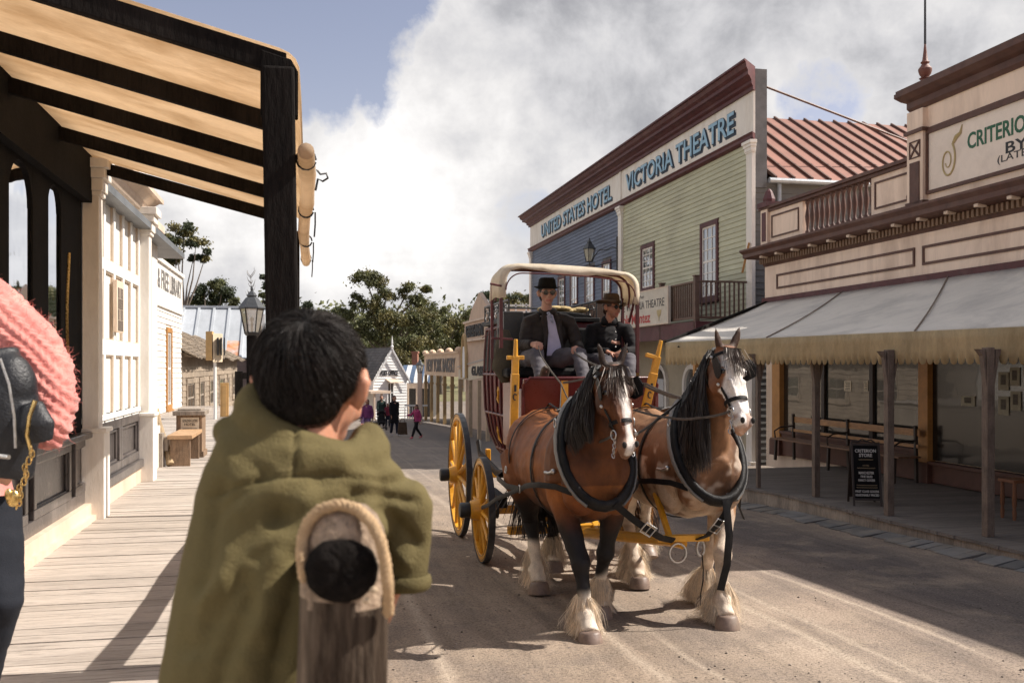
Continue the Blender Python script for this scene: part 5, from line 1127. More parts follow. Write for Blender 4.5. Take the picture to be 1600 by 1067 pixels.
# --- glass shop: striped verandah with signboards and an arched window frame
gs = row_thing('glass_shop', 'small shop with a hanging name board over pale verandah posts beside the bakery', 'shop', at_Y(764, 572, 36), -KS*37)
BG = BASE[gs.name]; Yg = 37; zgl = lambda py, Y=38: CAMZ+Y*(HOR-py)/F_PX+KS*37
Lg = 6.4; g0, g1 = zgl(592), zgl(570)
q = MB(); q.box(2.4, 2.6, -1, Lg, 0, zgl(545)); lb(q, 'wall', mat('bakery_wall', (0,0,0)), gs)
q = MB(); q.box(-0.05, 0.0, 3.9, Lg, zgl(592, 42), zgl(577, 42)); lb(q, 'signboard', M_paper, gs)
q = MB(); q.hexa([(-0.06, 0.2, g0+.1), (-0.0, 0.2, g0+.1), (0.0, 4.1, g0-.1), (-0.06, 4.1, g0-.1)], [(-0.06, 0.2, g0+.75), (0.0, 0.2, g0+.75), (0.0, 4.1, g0+.45), (-0.06, 4.1, g0+.45)]); sb2 = lb(q, 'name_board', M_paper, gs)
q = MB(); q.text('GLASS', (-0.075, 1.9, g0+.32), e1=(0,-1,0), e2=EZ, h=0.38, w=2.4, ext=0.02, bold=0.03); lb(q, 'lettering', M_ink, sb2)
for k, y in enumerate([0.2, 1.9, 3.8, 6.3]):
    q = MB(); q.box(-0.07, 0.07, y-.07, y+.07, -0.3, g0-.05); lb(q, 'post', mat('pale_tan_posts', (0.55,0.42,0.28), 0.7, 0.1), gs)
q = MB(); q.hexa([(-0.1, -0.2, g0+.75), (2.5, -0.2, g0+1.3), (2.5, Lg, g0+1.2), (-0.1, Lg, g0+.45)], [(-0.1, -0.2, g0+.8), (2.5, -0.2, g0+1.35), (2.5, Lg, g0+1.25), (-0.1, Lg, g0+.5)]); lb(q, 'awning_roof', mat('dull_canvas', (0.40,0.36,0.31), 0.85, 0.1), gs)
q = MB(); yc, zc_ = 4.6, zgl(560, 41)
q.tube([(-0.12, yc-.5, zgl(590, 41))]+[(-0.12, yc-.5*math.cos(t), zc_+(.5+.5*math.sin(t))*math.sin(t)) for t in [math.pi*k/10 for k in range(11)]]+[(-0.12, yc+.5, zgl(590, 41))], 0.07, 6); ga = lb(q, 'gothic_frame', M_tpost, gs)
q = MB(); q.box(-0.12, -0.10, yc-.45, yc+.45, zgl(590, 41), zc_+.5); lb(q, 'pane', M_pow, ga)
q = MB()
for k in range(5): y = 0.6+k; q.box(2.2, 2.4, y, y+.5, 0.2+.1*(k % 3), 1.3+.3*(k % 2))
lb(q, 'window_goods', M_paper, gs)
q = MB(); q.box(2.35, 2.41, -0.5, Lg-.3, 0.3, 2.0); lb(q, 'window', M_wglass, gs)
# pale buildings further up the hill behind the coach roof
hb = lthing('hill_house', 'pale two-level house with balcony rails glimpsed between the coach canopy and the driver', 'house', 812, 62, z=-1.7)
sH = F_PX/62; XH = lambda px: (px-812)/sH; ZH = lambda py: CAMZ+(HOR-py)/sH+1.7
q = MB(); q.box(XH(788), XH(838), 0, 6, 0, ZH(505)); q.box(XH(792), XH(838), 1.5, 6, ZH(505), ZH(478)); lb(q, 'wall', mat('pinkish_tan_render', (0,0,0)), hb)
q = MB()
for p in (478, 488, 499): q.box(XH(772), XH(838), -0.6, -0.52, ZH(p)-.04, ZH(p)+.04)
for p in (774, 790, 806, 822, 837): q.box(XH(p)-.05, XH(p)+.05, -0.6, -0.5, ZH(508), ZH(475))
lb(q, 'balcony_rail', M_white, hb)
q = MB(); q.box(XH(772), XH(838), -0.6, 0, ZH(510), ZH(506)); lb(q, 'balcony_floor', M_white, hb)

# ================================================================== TREES
M_leafs = [mat('gum_leaves', (0.105,0.112,0.040), 0.6, 0.35, 0.8, 0, 8, island=0.45, trans=0.22), mat('golden_gum_leaves', (0.17,0.15,0.052), 0.6, 0.35, 0.8, 0, 8, island=0.45, trans=0.22), mat('dark_gum_leaves', (0.045,0.06,0.026), 0.6, 0.35, 0.8, 0, 8, island=0.4, trans=0.2)]
M_bark = mat('gum_bark', (0.20,0.165,0.135), 0.85, 0.25, 2, 0.3, 15, stretch=(1,1,0.2))
def gum_tree(label, p, h, clumps, seed, leaf=0.22, n_leaf=90, m=(0, 1), trunk_r=0.3, group='gum trees beyond the street', base_z=None, lean=0.0):
    """clumps: list of (x, z, r) in metres relative to the base, x to the image right"""
    rnd = random.Random(seed); bz = (hill(p.x, p.y)-0.2) if base_z is None else base_z
    t = thing('gum_tree', label, 'tree', (p.x, p.y, bz), group, rot=-TH)
    top = Vector((lean, 0, h*0.55)); mb = MB()
    mb.tube([(0,0,0), (lean*0.3+rnd.uniform(-.2,.2), 0, h*0.2), (lean*0.6+rnd.uniform(-.3,.3), 0, h*0.4), top], [trunk_r, trunk_r*.8, trunk_r*.65, trunk_r*.5], 8)
    leaves = {k: MB() for k in m}
    for ci, (cx, cz, cr_) in enumerate(clumps):
        cy = rnd.uniform(-cr_*1.4, cr_*1.4); c = Vector((cx, cy, cz)); st = Vector((lean*(cz/h)*.8, 0, min(cz*.62, h*.55)))
        mid = st.lerp(c, .5)+Vector((rnd.uniform(-.4,.4), rnd.uniform(-.4,.4), -.1*cr_))
        mb.tube([st, mid, c], [trunk_r*.32, trunk_r*.2, trunk_r*.07], 6)
        nsub = max(5, int(8.5*cr_))
        for _ in range(nsub):
            d = Vector((rnd.gauss(0,1), rnd.gauss(0,1), rnd.gauss(0,.75))); d = d.normalized()*cr_*rnd.uniform(.35, 1.0); sc = c+d
            mb.tube([c, c+d*.6+Vector((0,0,-.05)), sc], [trunk_r*.06, trunk_r*.04, trunk_r*.02], 4)
            k = m[0] if rnd.random() < .62 else m[-1]; L = leaves[k]; sr = cr_*rnd.uniform(.32, .58)
            for _ in range(int(3.2*n_leaf*rnd.uniform(.6, 1.3))):
                o = Vector((rnd.gauss(0,.55), rnd.gauss(0,.55), rnd.gauss(0,.42)))*sr; P = sc+o
                dn = Vector((rnd.uniform(-.8,.8), rnd.uniform(-.8,.8), -rnd.uniform(.1, 1))).normalized(); sd = dn.cross(Vector((rnd.uniform(-1,1), rnd.uniform(-1,1), rnd.uniform(-1,1)))).normalized()
                ll = leaf*rnd.uniform(.6, 1.4); ww = ll*.26; L.add([P, P+dn*ll*.45+sd*ww, P+dn*ll, P+dn*ll*.45-sd*ww], [(0,1,2,3)])
    build(mb, 'trunk', M_bark, t, local=True, smooth=50)
    for k, L in leaves.items():
        if L.v: build(L, ['green_crown','golden_crown','dark_crown'][k], M_leafs[k], t, local=True)
    return t
def px_clumps(px0, Y, lst, bz):
    return [((x-px0)*Y/F_PX, zat(y, Y)-bz, r*Y/F_PX) for x, y, r in lst]
def gt(label, px0, Y, lst, seed, **k):
    p = at_Y(px0, 572, Y); bz = hill(p.x, p.y)-.3; cl = px_clumps(px0, Y, lst, bz); return gum_tree(label, p, max(c[1] for c in cl), cl, seed, base_z=bz, **k)
gt('tallest spreading gum tree in front of the others, right of the boy', 600, 88, [(572,436,17),(590,440,16),(606,456,16),(640,452,15),(655,470,17),(562,470,14),(545,492,16),(580,480,20),(612,492,20),(640,500,22),(668,500,18),(690,488,10),(665,450,8),(600,520,22),(570,515,20),(635,525,20),(670,530,22),(545,520,18),(690,512,14)], 3, n_leaf=70, m=(0,1), trunk_r=0.5)
gt('tall gum tree with dark crown rising behind the bakery sign', 722, 100, [(700,512,18),(722,500,14),(745,492,18),(712,535,22),(735,520,24),(755,512,22),(690,545,20),(765,495,14),(775,470,14),(760,462,10),(742,545,18),(725,560,20)], 5, n_leaf=75, m=(2,0), trunk_r=.45)
gt('gum tree seen through the coach canopy above the hill house', 800, 108, [(785,470,14),(800,464,12),(818,466,12),(830,474,12),(835,458,9),(790,492,16),(812,488,16),(775,500,16)], 6, n_leaf=60, m=(1,2), trunk_r=.4)
gt('low golden-green gum tree behind the post office roof', 650, 84, [(640,560,22),(665,555,22),(618,545,18),(690,565,16),(640,535,18),(660,575,18)], 8, n_leaf=70, m=(1,0), trunk_r=.35)
gt('dark bushy gum tree behind the boy and the post office', 535, 92, [(520,505,20),(535,495,16),(550,540,24),(500,520,22),(520,545,26),(560,560,22),(490,545,22),(575,548,20)], 9, n_leaf=80, m=(2,0), trunk_r=.4)
gt('open crowned gum tree at top left above the library', 288, 78, [(268,372,17),(290,360,17),(308,378,15),(318,398,10),(262,395,14),(282,396,14),(252,405,12),(268,408,10),(300,400,8)], 11, n_leaf=75, m=(2,1), trunk_r=.3)
gt('rounded gum tree above the iron shed roof', 335, 84, [(318,452,14),(335,443,14),(350,452,14),(310,465,12),(330,466,16),(352,467,13),(365,470,8),(300,470,7)], 12, n_leaf=70, m=(2,0), trunk_r=.3)
gt('slim gum tree just left of the dark verandah post', 412, 92, [(412,430,7),(416,445,7),(410,460,6),(418,470,10)], 13, n_leaf=45, m=(2,0), trunk_r=.2)
gt('small gum tree between the verandah post and the blind ropes', 488, 95, [(478,478,9),(484,492,10),(496,500,12),(505,488,7)], 14, n_leaf=60, m=(2,0), trunk_r=.25)
gt('gum tree behind the dark verandah post at roof height', 455, 96, [(440,500,18),(462,500,18),(450,520,20),(430,520,16)], 16, n_leaf=60, m=(0,2), trunk_r=.25)
gt('wide olive gum tree filling the gap behind the striped shop and the bakery', 690, 94, [(640,500,20),(665,488,18),(690,500,20),(715,505,18),(735,495,16),(655,525,20),(685,530,22),(715,535,22),(745,530,20),(625,520,18)], 18, n_leaf=60, m=(0,1), trunk_r=.4)
# bare dead sapling
p = at_Y(392, 572, 86); bz = hill(p.x, p.y); t = thing('bare_sapling', 'leafless thin dead tree above the metal shed roof by the lamp', 'tree', (p.x, p.y, bz), None, rot=-TH)
mb = MB(); r_ = random.Random(4); hh = zat(430, 86)-bz; mb.tube([(0,0,0), (.1,0,hh*.5), (0,0,hh)], [.12,.08,.02], 6)
for k in range(40): zz = hh*(.5+.5*r_.random()); s_ = r_.choice((-1,1)); l = r_.uniform(.3,.9); mb.tube([(0.03,0,zz), (s_*l*.4, 0, zz+l*.5), (s_*l*.5, r_.uniform(-.3,.3), zz+l)], [.03,.02,.008], 4)
build(mb, 'trunk', M_bark, t, local=True)
# far wooded ridge that closes the view
rnd = random.Random(21); mb = MB()
for k in range(1100):
    ba = rnd.uniform(-110, 150); aa_ = rnd.uniform(118, 170); z = hill(ba, aa_); r_ = rnd.uniform(1.5, 3.5); hh = rnd.uniform(2, 7.5)
    for _ in range(60):
        o = Vector((rnd.gauss(0,.6)*r_, rnd.gauss(0,.6)*r_, rnd.gauss(0,.5)*r_+hh)); P = Vector((ba, aa_, z))+o
        d1 = Vector((rnd.uniform(-1,1), rnd.uniform(-1,1), rnd.uniform(-1,1))).normalized(); d2 = d1.orthogonal(); l = rnd.uniform(.22, .5); mb.add([P-d1*l, P+d2*l*.5, P+d1*l, P-d2*l*.5], [(0,1,2,3)])
o = build(mb, 'far_bushland', M_leafs[0], base=(0,130,0)); tag(o, 'far wooded ridge of grey-green bush closing the end of the street', 'bushland', kind='stuff')
# ================================================================== ORGANIC FORMS
def organic(mb, name, parent, m, voxel, paint=None, smooth=4, folds=None, base=None):
    """melts the shapes of mb into one continuous skin, optionally wrinkles and colours it"""
    me = mb.mesh(name); ob = bpy.data.objects.new('tmp', me); col.objects.link(ob)
    r = ob.modifiers.new('r', 'REMESH'); r.mode = 'VOXEL'; r.voxel_size = voxel; r.use_smooth_shade = True
    if smooth: s = ob.modifiers.new('s', 'SMOOTH'); s.iterations = smooth; s.factor = 0.5
    me2 = bpy.data.meshes.new_from_object(ob.evaluated_get(bpy.context.evaluated_depsgraph_get()))
    bpy.data.objects.remove(ob); bpy.data.meshes.remove(me); me2.name = name
    n = len(me2.vertices)
    if folds:
        for v, nn in zip(me2.vertices, [v.normal.copy() for v in me2.vertices]): v.co += nn*folds(v.co)
    if paint:
        ca = me2.color_attributes.new('Col', 'FLOAT_COLOR', 'POINT'); buf = np.ones((n, 4), 'f')
        for i, v in enumerate(me2.vertices): buf[i, :3] = paint(v.co)
        ca.data.foreach_set('color', buf.ravel())
    me2.materials.clear(); o = link(me2, name, m, parent, base); me2.polygons.foreach_set('use_smooth', [True]*len(me2.polygons)); return o
def ribbon(mb, pts, w, wend=0.2, side=None):
    P = [Vector(p) for p in pts]; n = len(P); sd = side or Vector((random.uniform(-1,1), random.uniform(-1,1), random.uniform(-.3,.3))); vs = []
    for i in range(n):
        t = (P[min(i+1,n-1)]-P[max(i-1,0)]); s = t.cross(sd); s = s.normalized() if s.length > 1e-6 else Vector((1,0,0)); k = w*(1-(1-wend)*(i/(n-1))**1.5)/2; vs += [P[i]-s*k, P[i]+s*k]
    mb.add(vs, [(2*i, 2*i+1, 2*i+3, 2*i+2) for i in range(n-1)])
def N3(p, s, o=0): return noise.noise(Vector((p.x*s+o, p.y*s+o*1.7, p.z*s-o)))
def lerp(a, b, t): return a+(b-a)*t
def mixc(a, b, t): t = max(0, min(1, t)); return tuple(a[i]+(b[i]-a[i])*t for i in range(3))
def sst(a, b, x): t = max(0, min(1, (x-a)/(b-a))); return t*t*(3-2*t)
def interp(tab, x):
    xs = [r[0] for r in tab]; return [float(np.interp(x, xs, [r[k] for r in tab])) for k in range(1, len(tab[0]))]
M_coat = mat('horse_coat', (1,1,1), 0.58, 0.26, 9, 0.25, 210, attr='Col', spec=0.3, stretch=(1,.4,.6))
M_hairk = mat('dark_horsehair', (0.022,0.016,0.013), 0.42, 0.2, 5, 0, 40, island=0.5, spec=0.5)
M_hairg = mat('greying_horsehair', (0.085,0.06,0.045), 0.5, 0.2, 5, 0, 40, island=0.7)
M_feath = mat('cream_feather_hair', (0.80,0.68,0.53), 0.6, 0.15, 5, 0, 40, island=0.32, trans=0.2)
M_tailb = mat('brown_tail_hair', (0.13,0.065,0.03), 0.5, 0.2, 5, 0, 40, island=0.6)
M_hoof = mat('horse_hoof', (0.20,0.14,0.11), 0.5, 0.2, 12, 0.1, 40, dirt=(0.30,0.24,0.18), damt=0.4)
M_leather = mat('black_harness_leather', (0.008,0.008,0.009), 0.5, 0.25, 15, 0.2, 120, dirt=(0.045,0.038,0.032), dscale=8, damt=0.35, spec=0.2)
M_hame = mat('worn_grey_leather', (0.20,0.195,0.185), 0.5, 0.15, 15, 0.1, 90)
M_rein = mat('worn_rein_leather', (0.085,0.075,0.065), 0.5, 0.2, 20, 0.1, 90)
M_eye = mat('dark_eye', (0.006,0.004,0.003), 0.08, 0, 5, 0, 5, spec=0.8)
TORSO = [(-1.0,1.14,.13,.20),(-.92,1.16,.22,.30),(-.8,1.19,.30,.39),(-.6,1.26,.335,.455),(-.35,1.22,.355,.455),(0,1.19,.38,.43),(.3,1.19,.385,.415),(.6,1.27,.375,.40),(.82,1.29,.345,.36),(1.0,1.24,.25,.27),(1.08,1.2,.12,.14)]
def horse(name, label, base, poll, muz, legs, paint, rnd_seed, mane_m, roll=0.0, mane_len=0.42, feather=1.0, tail_m=None, earspread=1.0, facedir=0.0, group=None):
    random.seed(rnd_seed)
    t = thing(name, label, 'horse', base, group)
    mb = MB(); poll, muz = Vector(poll), Vector(muz)
    mb.tube([(0, y, zc) for y, zc, rx, rz in TORSO], [r[2] for r in TORSO], 20, up=(0,0,1), flat=[r[3] for r in TORSO])
    for s in (-1, 1):
        mb.ell((s*.14, -.88, 1.14), (.15,.13,.24)); mb.ell((s*.16, .74, 1.30), (.215,.32,.30)); mb.ell((s*.225, -.62, 1.2), (.13,.22,.36)); mb.ell((s*.24,.62,1.08), (.13,.25,.28))
    mb.ell((0, -.48, 1.56), (.11,.32,.17))
    # head frame
    h = muz-poll; L = h.length; h.normalize(); fw = Vector((math.sin(facedir), -math.cos(facedir), 0)); n_ = (fw-h*fw.dot(h)).normalized(); s_ = n_.cross(h).normalized()
    if s_.x < 0: s_ = -s_
    HP = lambda tt, side, dep: poll+h*(tt*L)+s_*side+n_*dep
    HT = [(-.04,.06,.05,.08),(0,.082,.085,.11),(.14,.108,.092,.14),(.30,.116,.082,.175),(.42,.105,.074,.17),(.55,.086,.070,.12),(.7,.068,.064,.085),(.84,.068,.062,.078),(.94,.070,.058,.078),(1.0,.055,.04,.07),(1.03,.03,.015,.05)]
    mb.tube([HP(r[0], 0, (r[2]-r[3])/2) for r in HT], [r[1] for r in HT], 16, up=n_, flat=[(r[2]+r[3])/2 for r in HT])
    for s in (-1, 1):
        mb.ell(HP(.31, s*.098, .035), (.034,.034,.042)); mb.ell(HP(.36, s*.08, -.07), (.05,.10,.11)); mb.ell(HP(.93, s*.045, .035), (.030,.030,.042))
        mb.tube([HP(.42, s*.07, .055), HP(.62, s*.052, .052), HP(.8, s*.04, .05)], [.018,.014,.012], 8)
        e0 = HP(.0, s*.062, .02); ed = (Vector((0,0,1))*.9+s_*s*.34*earspread+n_*.12).normalized(); eu = s_*s
        mb.tube([e0-ed*.03, e0+ed*.04, e0+ed*.09, e0+ed*.145, e0+ed*.185], [.030,.036,.036,.022,.005], 10, up=n_, flat=[.026,.024,.018,.014,.005])
    mb.ell(HP(1.0, 0, -.045), (.04,.05,.045))
    # neck
    nk = [Vector((0,-.50,1.34)), Vector((poll.x*.15,-.72,1.46)), Vector((poll.x*.45, lerp(-.72, poll.y, .45), lerp(1.46, poll.z, .42))), Vector((poll.x*.8, lerp(-.72, poll.y, .80), lerp(1.46, poll.z, .78)-.02)), HP(.10, 0, -.09)]
    nr = [(.25,.44),(.205,.36),(.145,.265),(.112,.20),(.09,.14)]
    def perp(i):
        d = (nk[min(i+1,4)]-nk[max(i-1,0)]).normalized(); u = Vector((0,.35,1)); return (u-d*u.dot(d)).normalized()
    ups_ = [perp(i) for i in range(5)]
    mb.tube(nk, [r[0] for r in nr], 18, up=ups_, flat=[r[1] for r in nr])
    hoofs = []
    for (kind, x, hy, lift, kn) in legs:
        sx = 1 if x > 0 else -1
        if kind == 'f':
            E = Vector((sx*.23, -.64, 1.02)); K = Vector((lerp(sx*.2, x, .8), lerp(-.66, hy, .58)-.03-kn, .55+lift*.6)); F = Vector((x, lerp(-.66, hy, .95)+.03, .185+lift)); Hf = Vector((x, hy-.02, .09+lift))
            mb.tube([E+Vector((-sx*.02,0,.2)), E, E.lerp(K,.35), E.lerp(K,.8), K, K.lerp(F,.2), K.lerp(F,.65), F, Hf], [.15,.12,.096,.07,.077,.058,.05,.064,.07], 12)
            mb.ell(K+Vector((0,-.015,0)), (.066,.07,.08))
        else:
            E = Vector((sx*.23, .62, 1.12)); St = Vector((sx*.25, lerp(.52, hy, .1), .96)); K = Vector((lerp(sx*.2, x, .8), hy*.5+.50, .62+lift*.7)); F = Vector((x, hy+.07, .19+lift)); Hf = Vector((x, hy, .09+lift))
            mb.tube([E+Vector((0,.08,.12)), E, St, St.lerp(K,.45), St.lerp(K,.85), K, K.lerp(F,.25), K.lerp(F,.7), F, Hf], [.22,.215,.175,.115,.075,.076,.060,.053,.066,.072], 12)
            mb.ell(K+Vector((0,.04,.03)), (.05,.06,.07))
        mb.ell(F+Vector((0,.012,-.005)), (.068+.012*feather,.078+.014*feather,.10))
        hoofs.append((kind, x, hy, lift, K, F, Hf))
    nz = Vector((0,0,0))
    info = dict(HP=HP, h=h, n=n_, s=s_, L=L, hoofs=hoofs)
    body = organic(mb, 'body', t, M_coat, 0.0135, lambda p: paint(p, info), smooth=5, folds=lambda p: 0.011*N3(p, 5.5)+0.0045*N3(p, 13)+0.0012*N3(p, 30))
    for kind, x, hy, lift, K, F, Hf in hoofs:
        q = MB(); tilt = 0.55 if lift > .08 else 0.0; ax = Vector((0, -math.sin(tilt)*-.8, math.cos(tilt))) if tilt else Vector((0,.12,1))
        q.lathe([(.02,-.092),(.100,-.09),(.098,-.07),(.082,.0),(.070,.015),(.03,.02)], Hf+Vector((0,-.02,0.0)), 16, ax=ax); lb(q, 'hoof', M_hoof, t, smooth=45)
        q = MB()     # feather hair
        so_ = random.uniform(0, 50)
        for _ in range(int(3600*feather)):
            an = random.uniform(0, 2*math.pi); u = random.random(); c = F.lerp(K, (u-.25)*.62) if u > .25 else Hf.lerp(F, .35+u*2.6)
            rr = lerp(.085, .050, u); back = max(0, math.sin(an)); dr = Vector((math.cos(an), math.sin(an), 0)); cl = noise.noise(Vector((math.cos(an)*2.5+so_, math.sin(an)*2.5, u*3.0)))
            p0 = c+dr*rr*.8; ln = random.uniform(.07, .135)*(1+.55*back)*(.85+.25*feather)*(1+.5*cl); out = (.16+.45*back)*(1+1.2*cl)*random.uniform(.6, 1.3)*(.55+.45*feather)
            w_ = Vector((cl*.5+random.gauss(0,.12), random.gauss(0,.12), 0)); zfl = 0.03+max(0, lift-.02)
            p1 = p0+(dr*out*.75+w_*.3+Vector((0,0,-.35)))*ln*.5; p2 = p0+(dr*out+w_*.6+Vector((0,0,-.8)))*ln*.85; p3 = p0+(dr*out*.85+w_*.7+Vector((0,0,-1.15)))*ln*1.1
            for pp in (p1, p2, p3): pp.z = max(pp.z, zfl+random.uniform(0,.03))
            ribbon(q, [p0, p1, p2, p3], random.uniform(.0022,.005))
        lb(q, 'feather', M_feath, t)
    # mane along the crest, falling to the image-left side
    q = MB()
    for _ in range(5200):
        u = random.random(); i = u*3.999; k = int(i); f = i-k; c = nk[k].lerp(nk[k+1], f); up_ = ups_[k].lerp(ups_[k+1], f); rf = lerp(nr[k][1], nr[k+1][1], f); rl = lerp(nr[k][0], nr[k+1][0], f)
        if u < .18: continue
        p0 = c+up_*rf*.99+Vector((random.uniform(-.02,.02), 0, 0)); ln = mane_len*random.uniform(.6,1.15)*(.75+.5*u)
        d_ = Vector((-1, random.uniform(-.25,.1), 0)); p1 = p0+d_*rl*.55+Vector((0,0,.012)); p2 = c+d_*(rl+.012)+up_*rf*.45; e = random.uniform(-.03,.03)
        dn = Vector((-.05+e, -.12+random.uniform(-.1,.1), -1)); ribbon(q, [p0, p1, p2, p2+dn*ln*.35+Vector((-.02,0,0)), p2+dn*ln*.75+Vector((-.015+e,0,0)), p2+dn*ln], random.uniform(.003,.008), .2)
    lb(q, 'mane', M_hairk, t)
    q = MB()
    for _ in range(170):
        sd = random.gauss(0, .035); p0 = HP(-.03, sd*.8, .02); wl = random.uniform(-.05,.05)
        ribbon(q, [p0, HP(.05, sd, .095), HP(.16+random.uniform(0,.05), sd*1.3-.02, .115), HP(.30+random.uniform(-.08,.14), sd*1.7-.03+wl*.5, .115)], random.uniform(.004,.009), .3)
    lb(q, 'forelock', mane_m, t)
    q = MB()
    for _ in range(700):
        a0 = random.uniform(-.06,.06); b0_ = random.uniform(-.04,.04); ln = random.uniform(.7, 1.0); w_ = random.gauss(0,.07)
        ribbon(q, [(a0*.5, 1.0, 1.42+b0_), (a0, 1.13, 1.36+b0_), (a0*1.6, 1.2+b0_, 1.1), (a0*1.8+w_, 1.17+b0_, .8), (a0*1.8+w_*1.7, 1.10+b0_*2, 1.36-ln)], random.uniform(.010,.02), .3)
    lb(q, 'tail', tail_m or M_hairk, t)
    for s in (-1, 1):
        q = MB(); q.ell(HP(.315, s*.108, .040), .024); lb(q, 'eye', M_eye, t, smooth=60)
        q = MB(); q.ell(HP(.935, s*.050, .056), (.017,.017,.024)); lb(q, 'nostril', M_room, t, smooth=60)
    # ---------------- harness
    br = MB()
    def hring(tt, grow=.008, r=.013, flat=.004, ang0=0, ang1=2*math.pi, n=28):
        w_, f_, b_ = interp(HT, tt); pts = []
        for k in range(n+1):
            an = ang0+(ang1-ang0)*k/n; pts.append(HP(tt, math.sin(an)*(w_+grow), (f_-b_)/2+math.cos(an)*((f_+b_)/2+grow)))
        return pts
    def strap(mb, pts, w=.024, th=.006, closed=False):
        """flat strap: width lies along the surface"""
        P = [Vector(p) for p in pts]; m = len(P); vs = []; cen = sum(P, Vector())/m
        for i in range(m):
            tg = (P[(i+1) % m]-P[i-1]) if closed else (P[min(i+1,m-1)]-P[max(i-1,0)]); tg.normalize(); yield_n = ups__[i] if False else None
        mb.tube(P, w/2, 6, flat=th, up=None, closed=closed)
    # noseband, browband, crown, throat latch
    nb2 = hring(.66)[:-1]; br.tube(nb2, .005, 6, up=[h]*len(nb2), flat=.017, closed=True)
    bb_ = hring(.085, ang0=-1.9, ang1=1.9); br.tube(bb_, .005, 6, up=h, flat=.013)
    cr_ = [HP(.02, -.10, -.02), HP(-.03, -.07, -.04), HP(-.06, 0, -.05), HP(-.03, .07, -.04), HP(.02, .10, -.02)]; br.tube(cr_, .014, 6, up=n_, flat=.006)
    for s in (-1, 1):
        br.tube([HP(.02, s*.098, -.02), HP(.2, s*.125, -.02), HP(.4, s*.118, -.03), HP(.6, s*.09, -.01), HP(.76, s*.078, -.005)], .005, 6, up=n_, flat=.012)
        br.tube([HP(.03, s*.1, -.03), HP(.22, s*.12, -.13), HP(.36, s*.06, -.19), HP(.37, 0, -.20)], .005, 6, up=n_, flat=.008)
    bri = lb(br, 'bridle', M_leather, t, smooth=60)
    for s in (-1, 1):
        q = MB(); c = HP(.27, s*.145, .03)
        e1_, e2_ = h, n_*.9+s_*s*.35; q.prism([(0,0)], 0, 0) if False else None
        cor = [(-.075,-.05),(.05,-.06),(.08,-.02),(.07,.055),(0,.08),(-.07,.05)]; f0 = [c+e1_*a+e2_*b for a, b in cor]; f1 = [p+s_*s*.008 for p in f0]; k = len(cor)
        q.add(f0+f1, [tuple(range(k)), tuple(range(k,2*k))[::-1]]+[(i, (i+1)%k, k+(i+1)%k, k+i) for i in range(k)]); lb(q, 'blinker', M_leather, bri, bevel=.003)
        q = MB(); c = HP(.79, s*.082, -.01); q.tube([c+h*math.cos(a)*.034+n_*math.sin(a)*.034 for a in [i*math.pi/6 for i in range(12)]], .006, 6, closed=True)
        for kk in range(4): cc = c+h*(.045+.03*kk)+n_*-.02*kk; q.tube([cc+h*math.cos(a)*.018+(s_ if kk % 2 else n_)*math.sin(a)*.011 for a in [i*math.pi/4 for i in range(8)]], .004, 5, closed=True)
        for kk in (.10, .45): q.ell(HP(kk, s*.128, -.02), .013)
        lb(q, 'bit_ring', M_steel, bri, smooth=60)
    # collar
    top, bot = Vector((poll.x*.12, -.56, 1.80)), Vector((0, -1.06, 1.00)); C = top.lerp(bot, .5); D = (top-bot).normalized(); hd = (top-bot).length/2; NN = Vector((1,0,0)).cross(D).normalized()
    pts = [C+Vector((math.sin(a)*(.245+.045*(1-math.cos(a))/2), 0, 0))+D*math.cos(a)*hd for a in [i*2*math.pi/28 for i in range(28)]]
    q = MB(); rr = [.046+.014*(1-math.cos(i*2*math.pi/28))/2 for i in range(28)]; q.tube(pts, [r*1.0 for r in rr], 12, closed=True, up=[(p-C) for p in pts], flat=[r*.66 for r in rr])
    q.tube([p+(p-C).normalized()*.030+NN*(.022 if NN.y < 0 else -.022) for p in pts], .008, 6, closed=True); clr = lb(q, 'collar', M_leather, t, smooth=60)
    q = MB(); p2 = [p+(p-C).normalized()*.045-NN*0+Vector((0,.012,0)) for p in pts[2:13]]; q.tube(p2, .013, 8, flat=.03, up=Vector((0,1,0))); p2 = [p+(p-C).normalized()*.045+Vector((0,.012,0)) for p in pts[16:27]]; q.tube(p2, .013, 8, flat=.03, up=Vector((0,1,0))); lb(q, 'hames', M_hame, clr, smooth=60)
    q = MB()
    for s in (-1, 1):
        c = C+Vector((s*.315, .02, .18)); q.tube([c+Vector((0, .03*math.cos(a), .035*math.sin(a)+.03)) for a in [i*math.pi/6 for i in range(12)]], .006, 6, closed=True); c = C+Vector((s*.33, .02, -.16)); q.ell(c, .022); q.tube([c, c+Vector((s*.02,.07,-.02)), c+Vector((s*.03,.14,-.02))], .012, 8)
    lb(q, 'hame_ring', M_steel, clr, smooth=60)
    def belt(y, a0=0, a1=2*math.pi, w=.035, g=.006, tilt=0.0, n=36):
        pts, ups2 = [], []
        for k in range(n+(0 if a1-a0 > 6.2 else 1)):
            an = a0+(a1-a0)*k/n; yy = y+tilt*math.cos(an); zc, rx, rz = interp(TORSO, yy); pts.append(Vector((math.sin(an)*(rx+g), yy, zc+math.cos(an)*(rz+g))))
        return pts
    q = MB(); p = belt(-.22, g=.012); q.tube(p, .006, 6, up=(0,1,0), flat=.026, closed=True)
    p = belt(.52, -1.75, 1.75, g=.022); q.tube(p, .005, 6, up=(0,1,0), flat=.016)
    lb(q, 'girth_strap', M_leather, t, smooth=60)
    q = MB(); q.tube([(0,-.24,1.70),(0,-.14,1.675),(0,-.02,1.66)], [.10,.14,.10], 10, up=(0,0,1), flat=[.02,.026,.02]); lb(q, 'back_pad', M_hame, t, smooth=60)
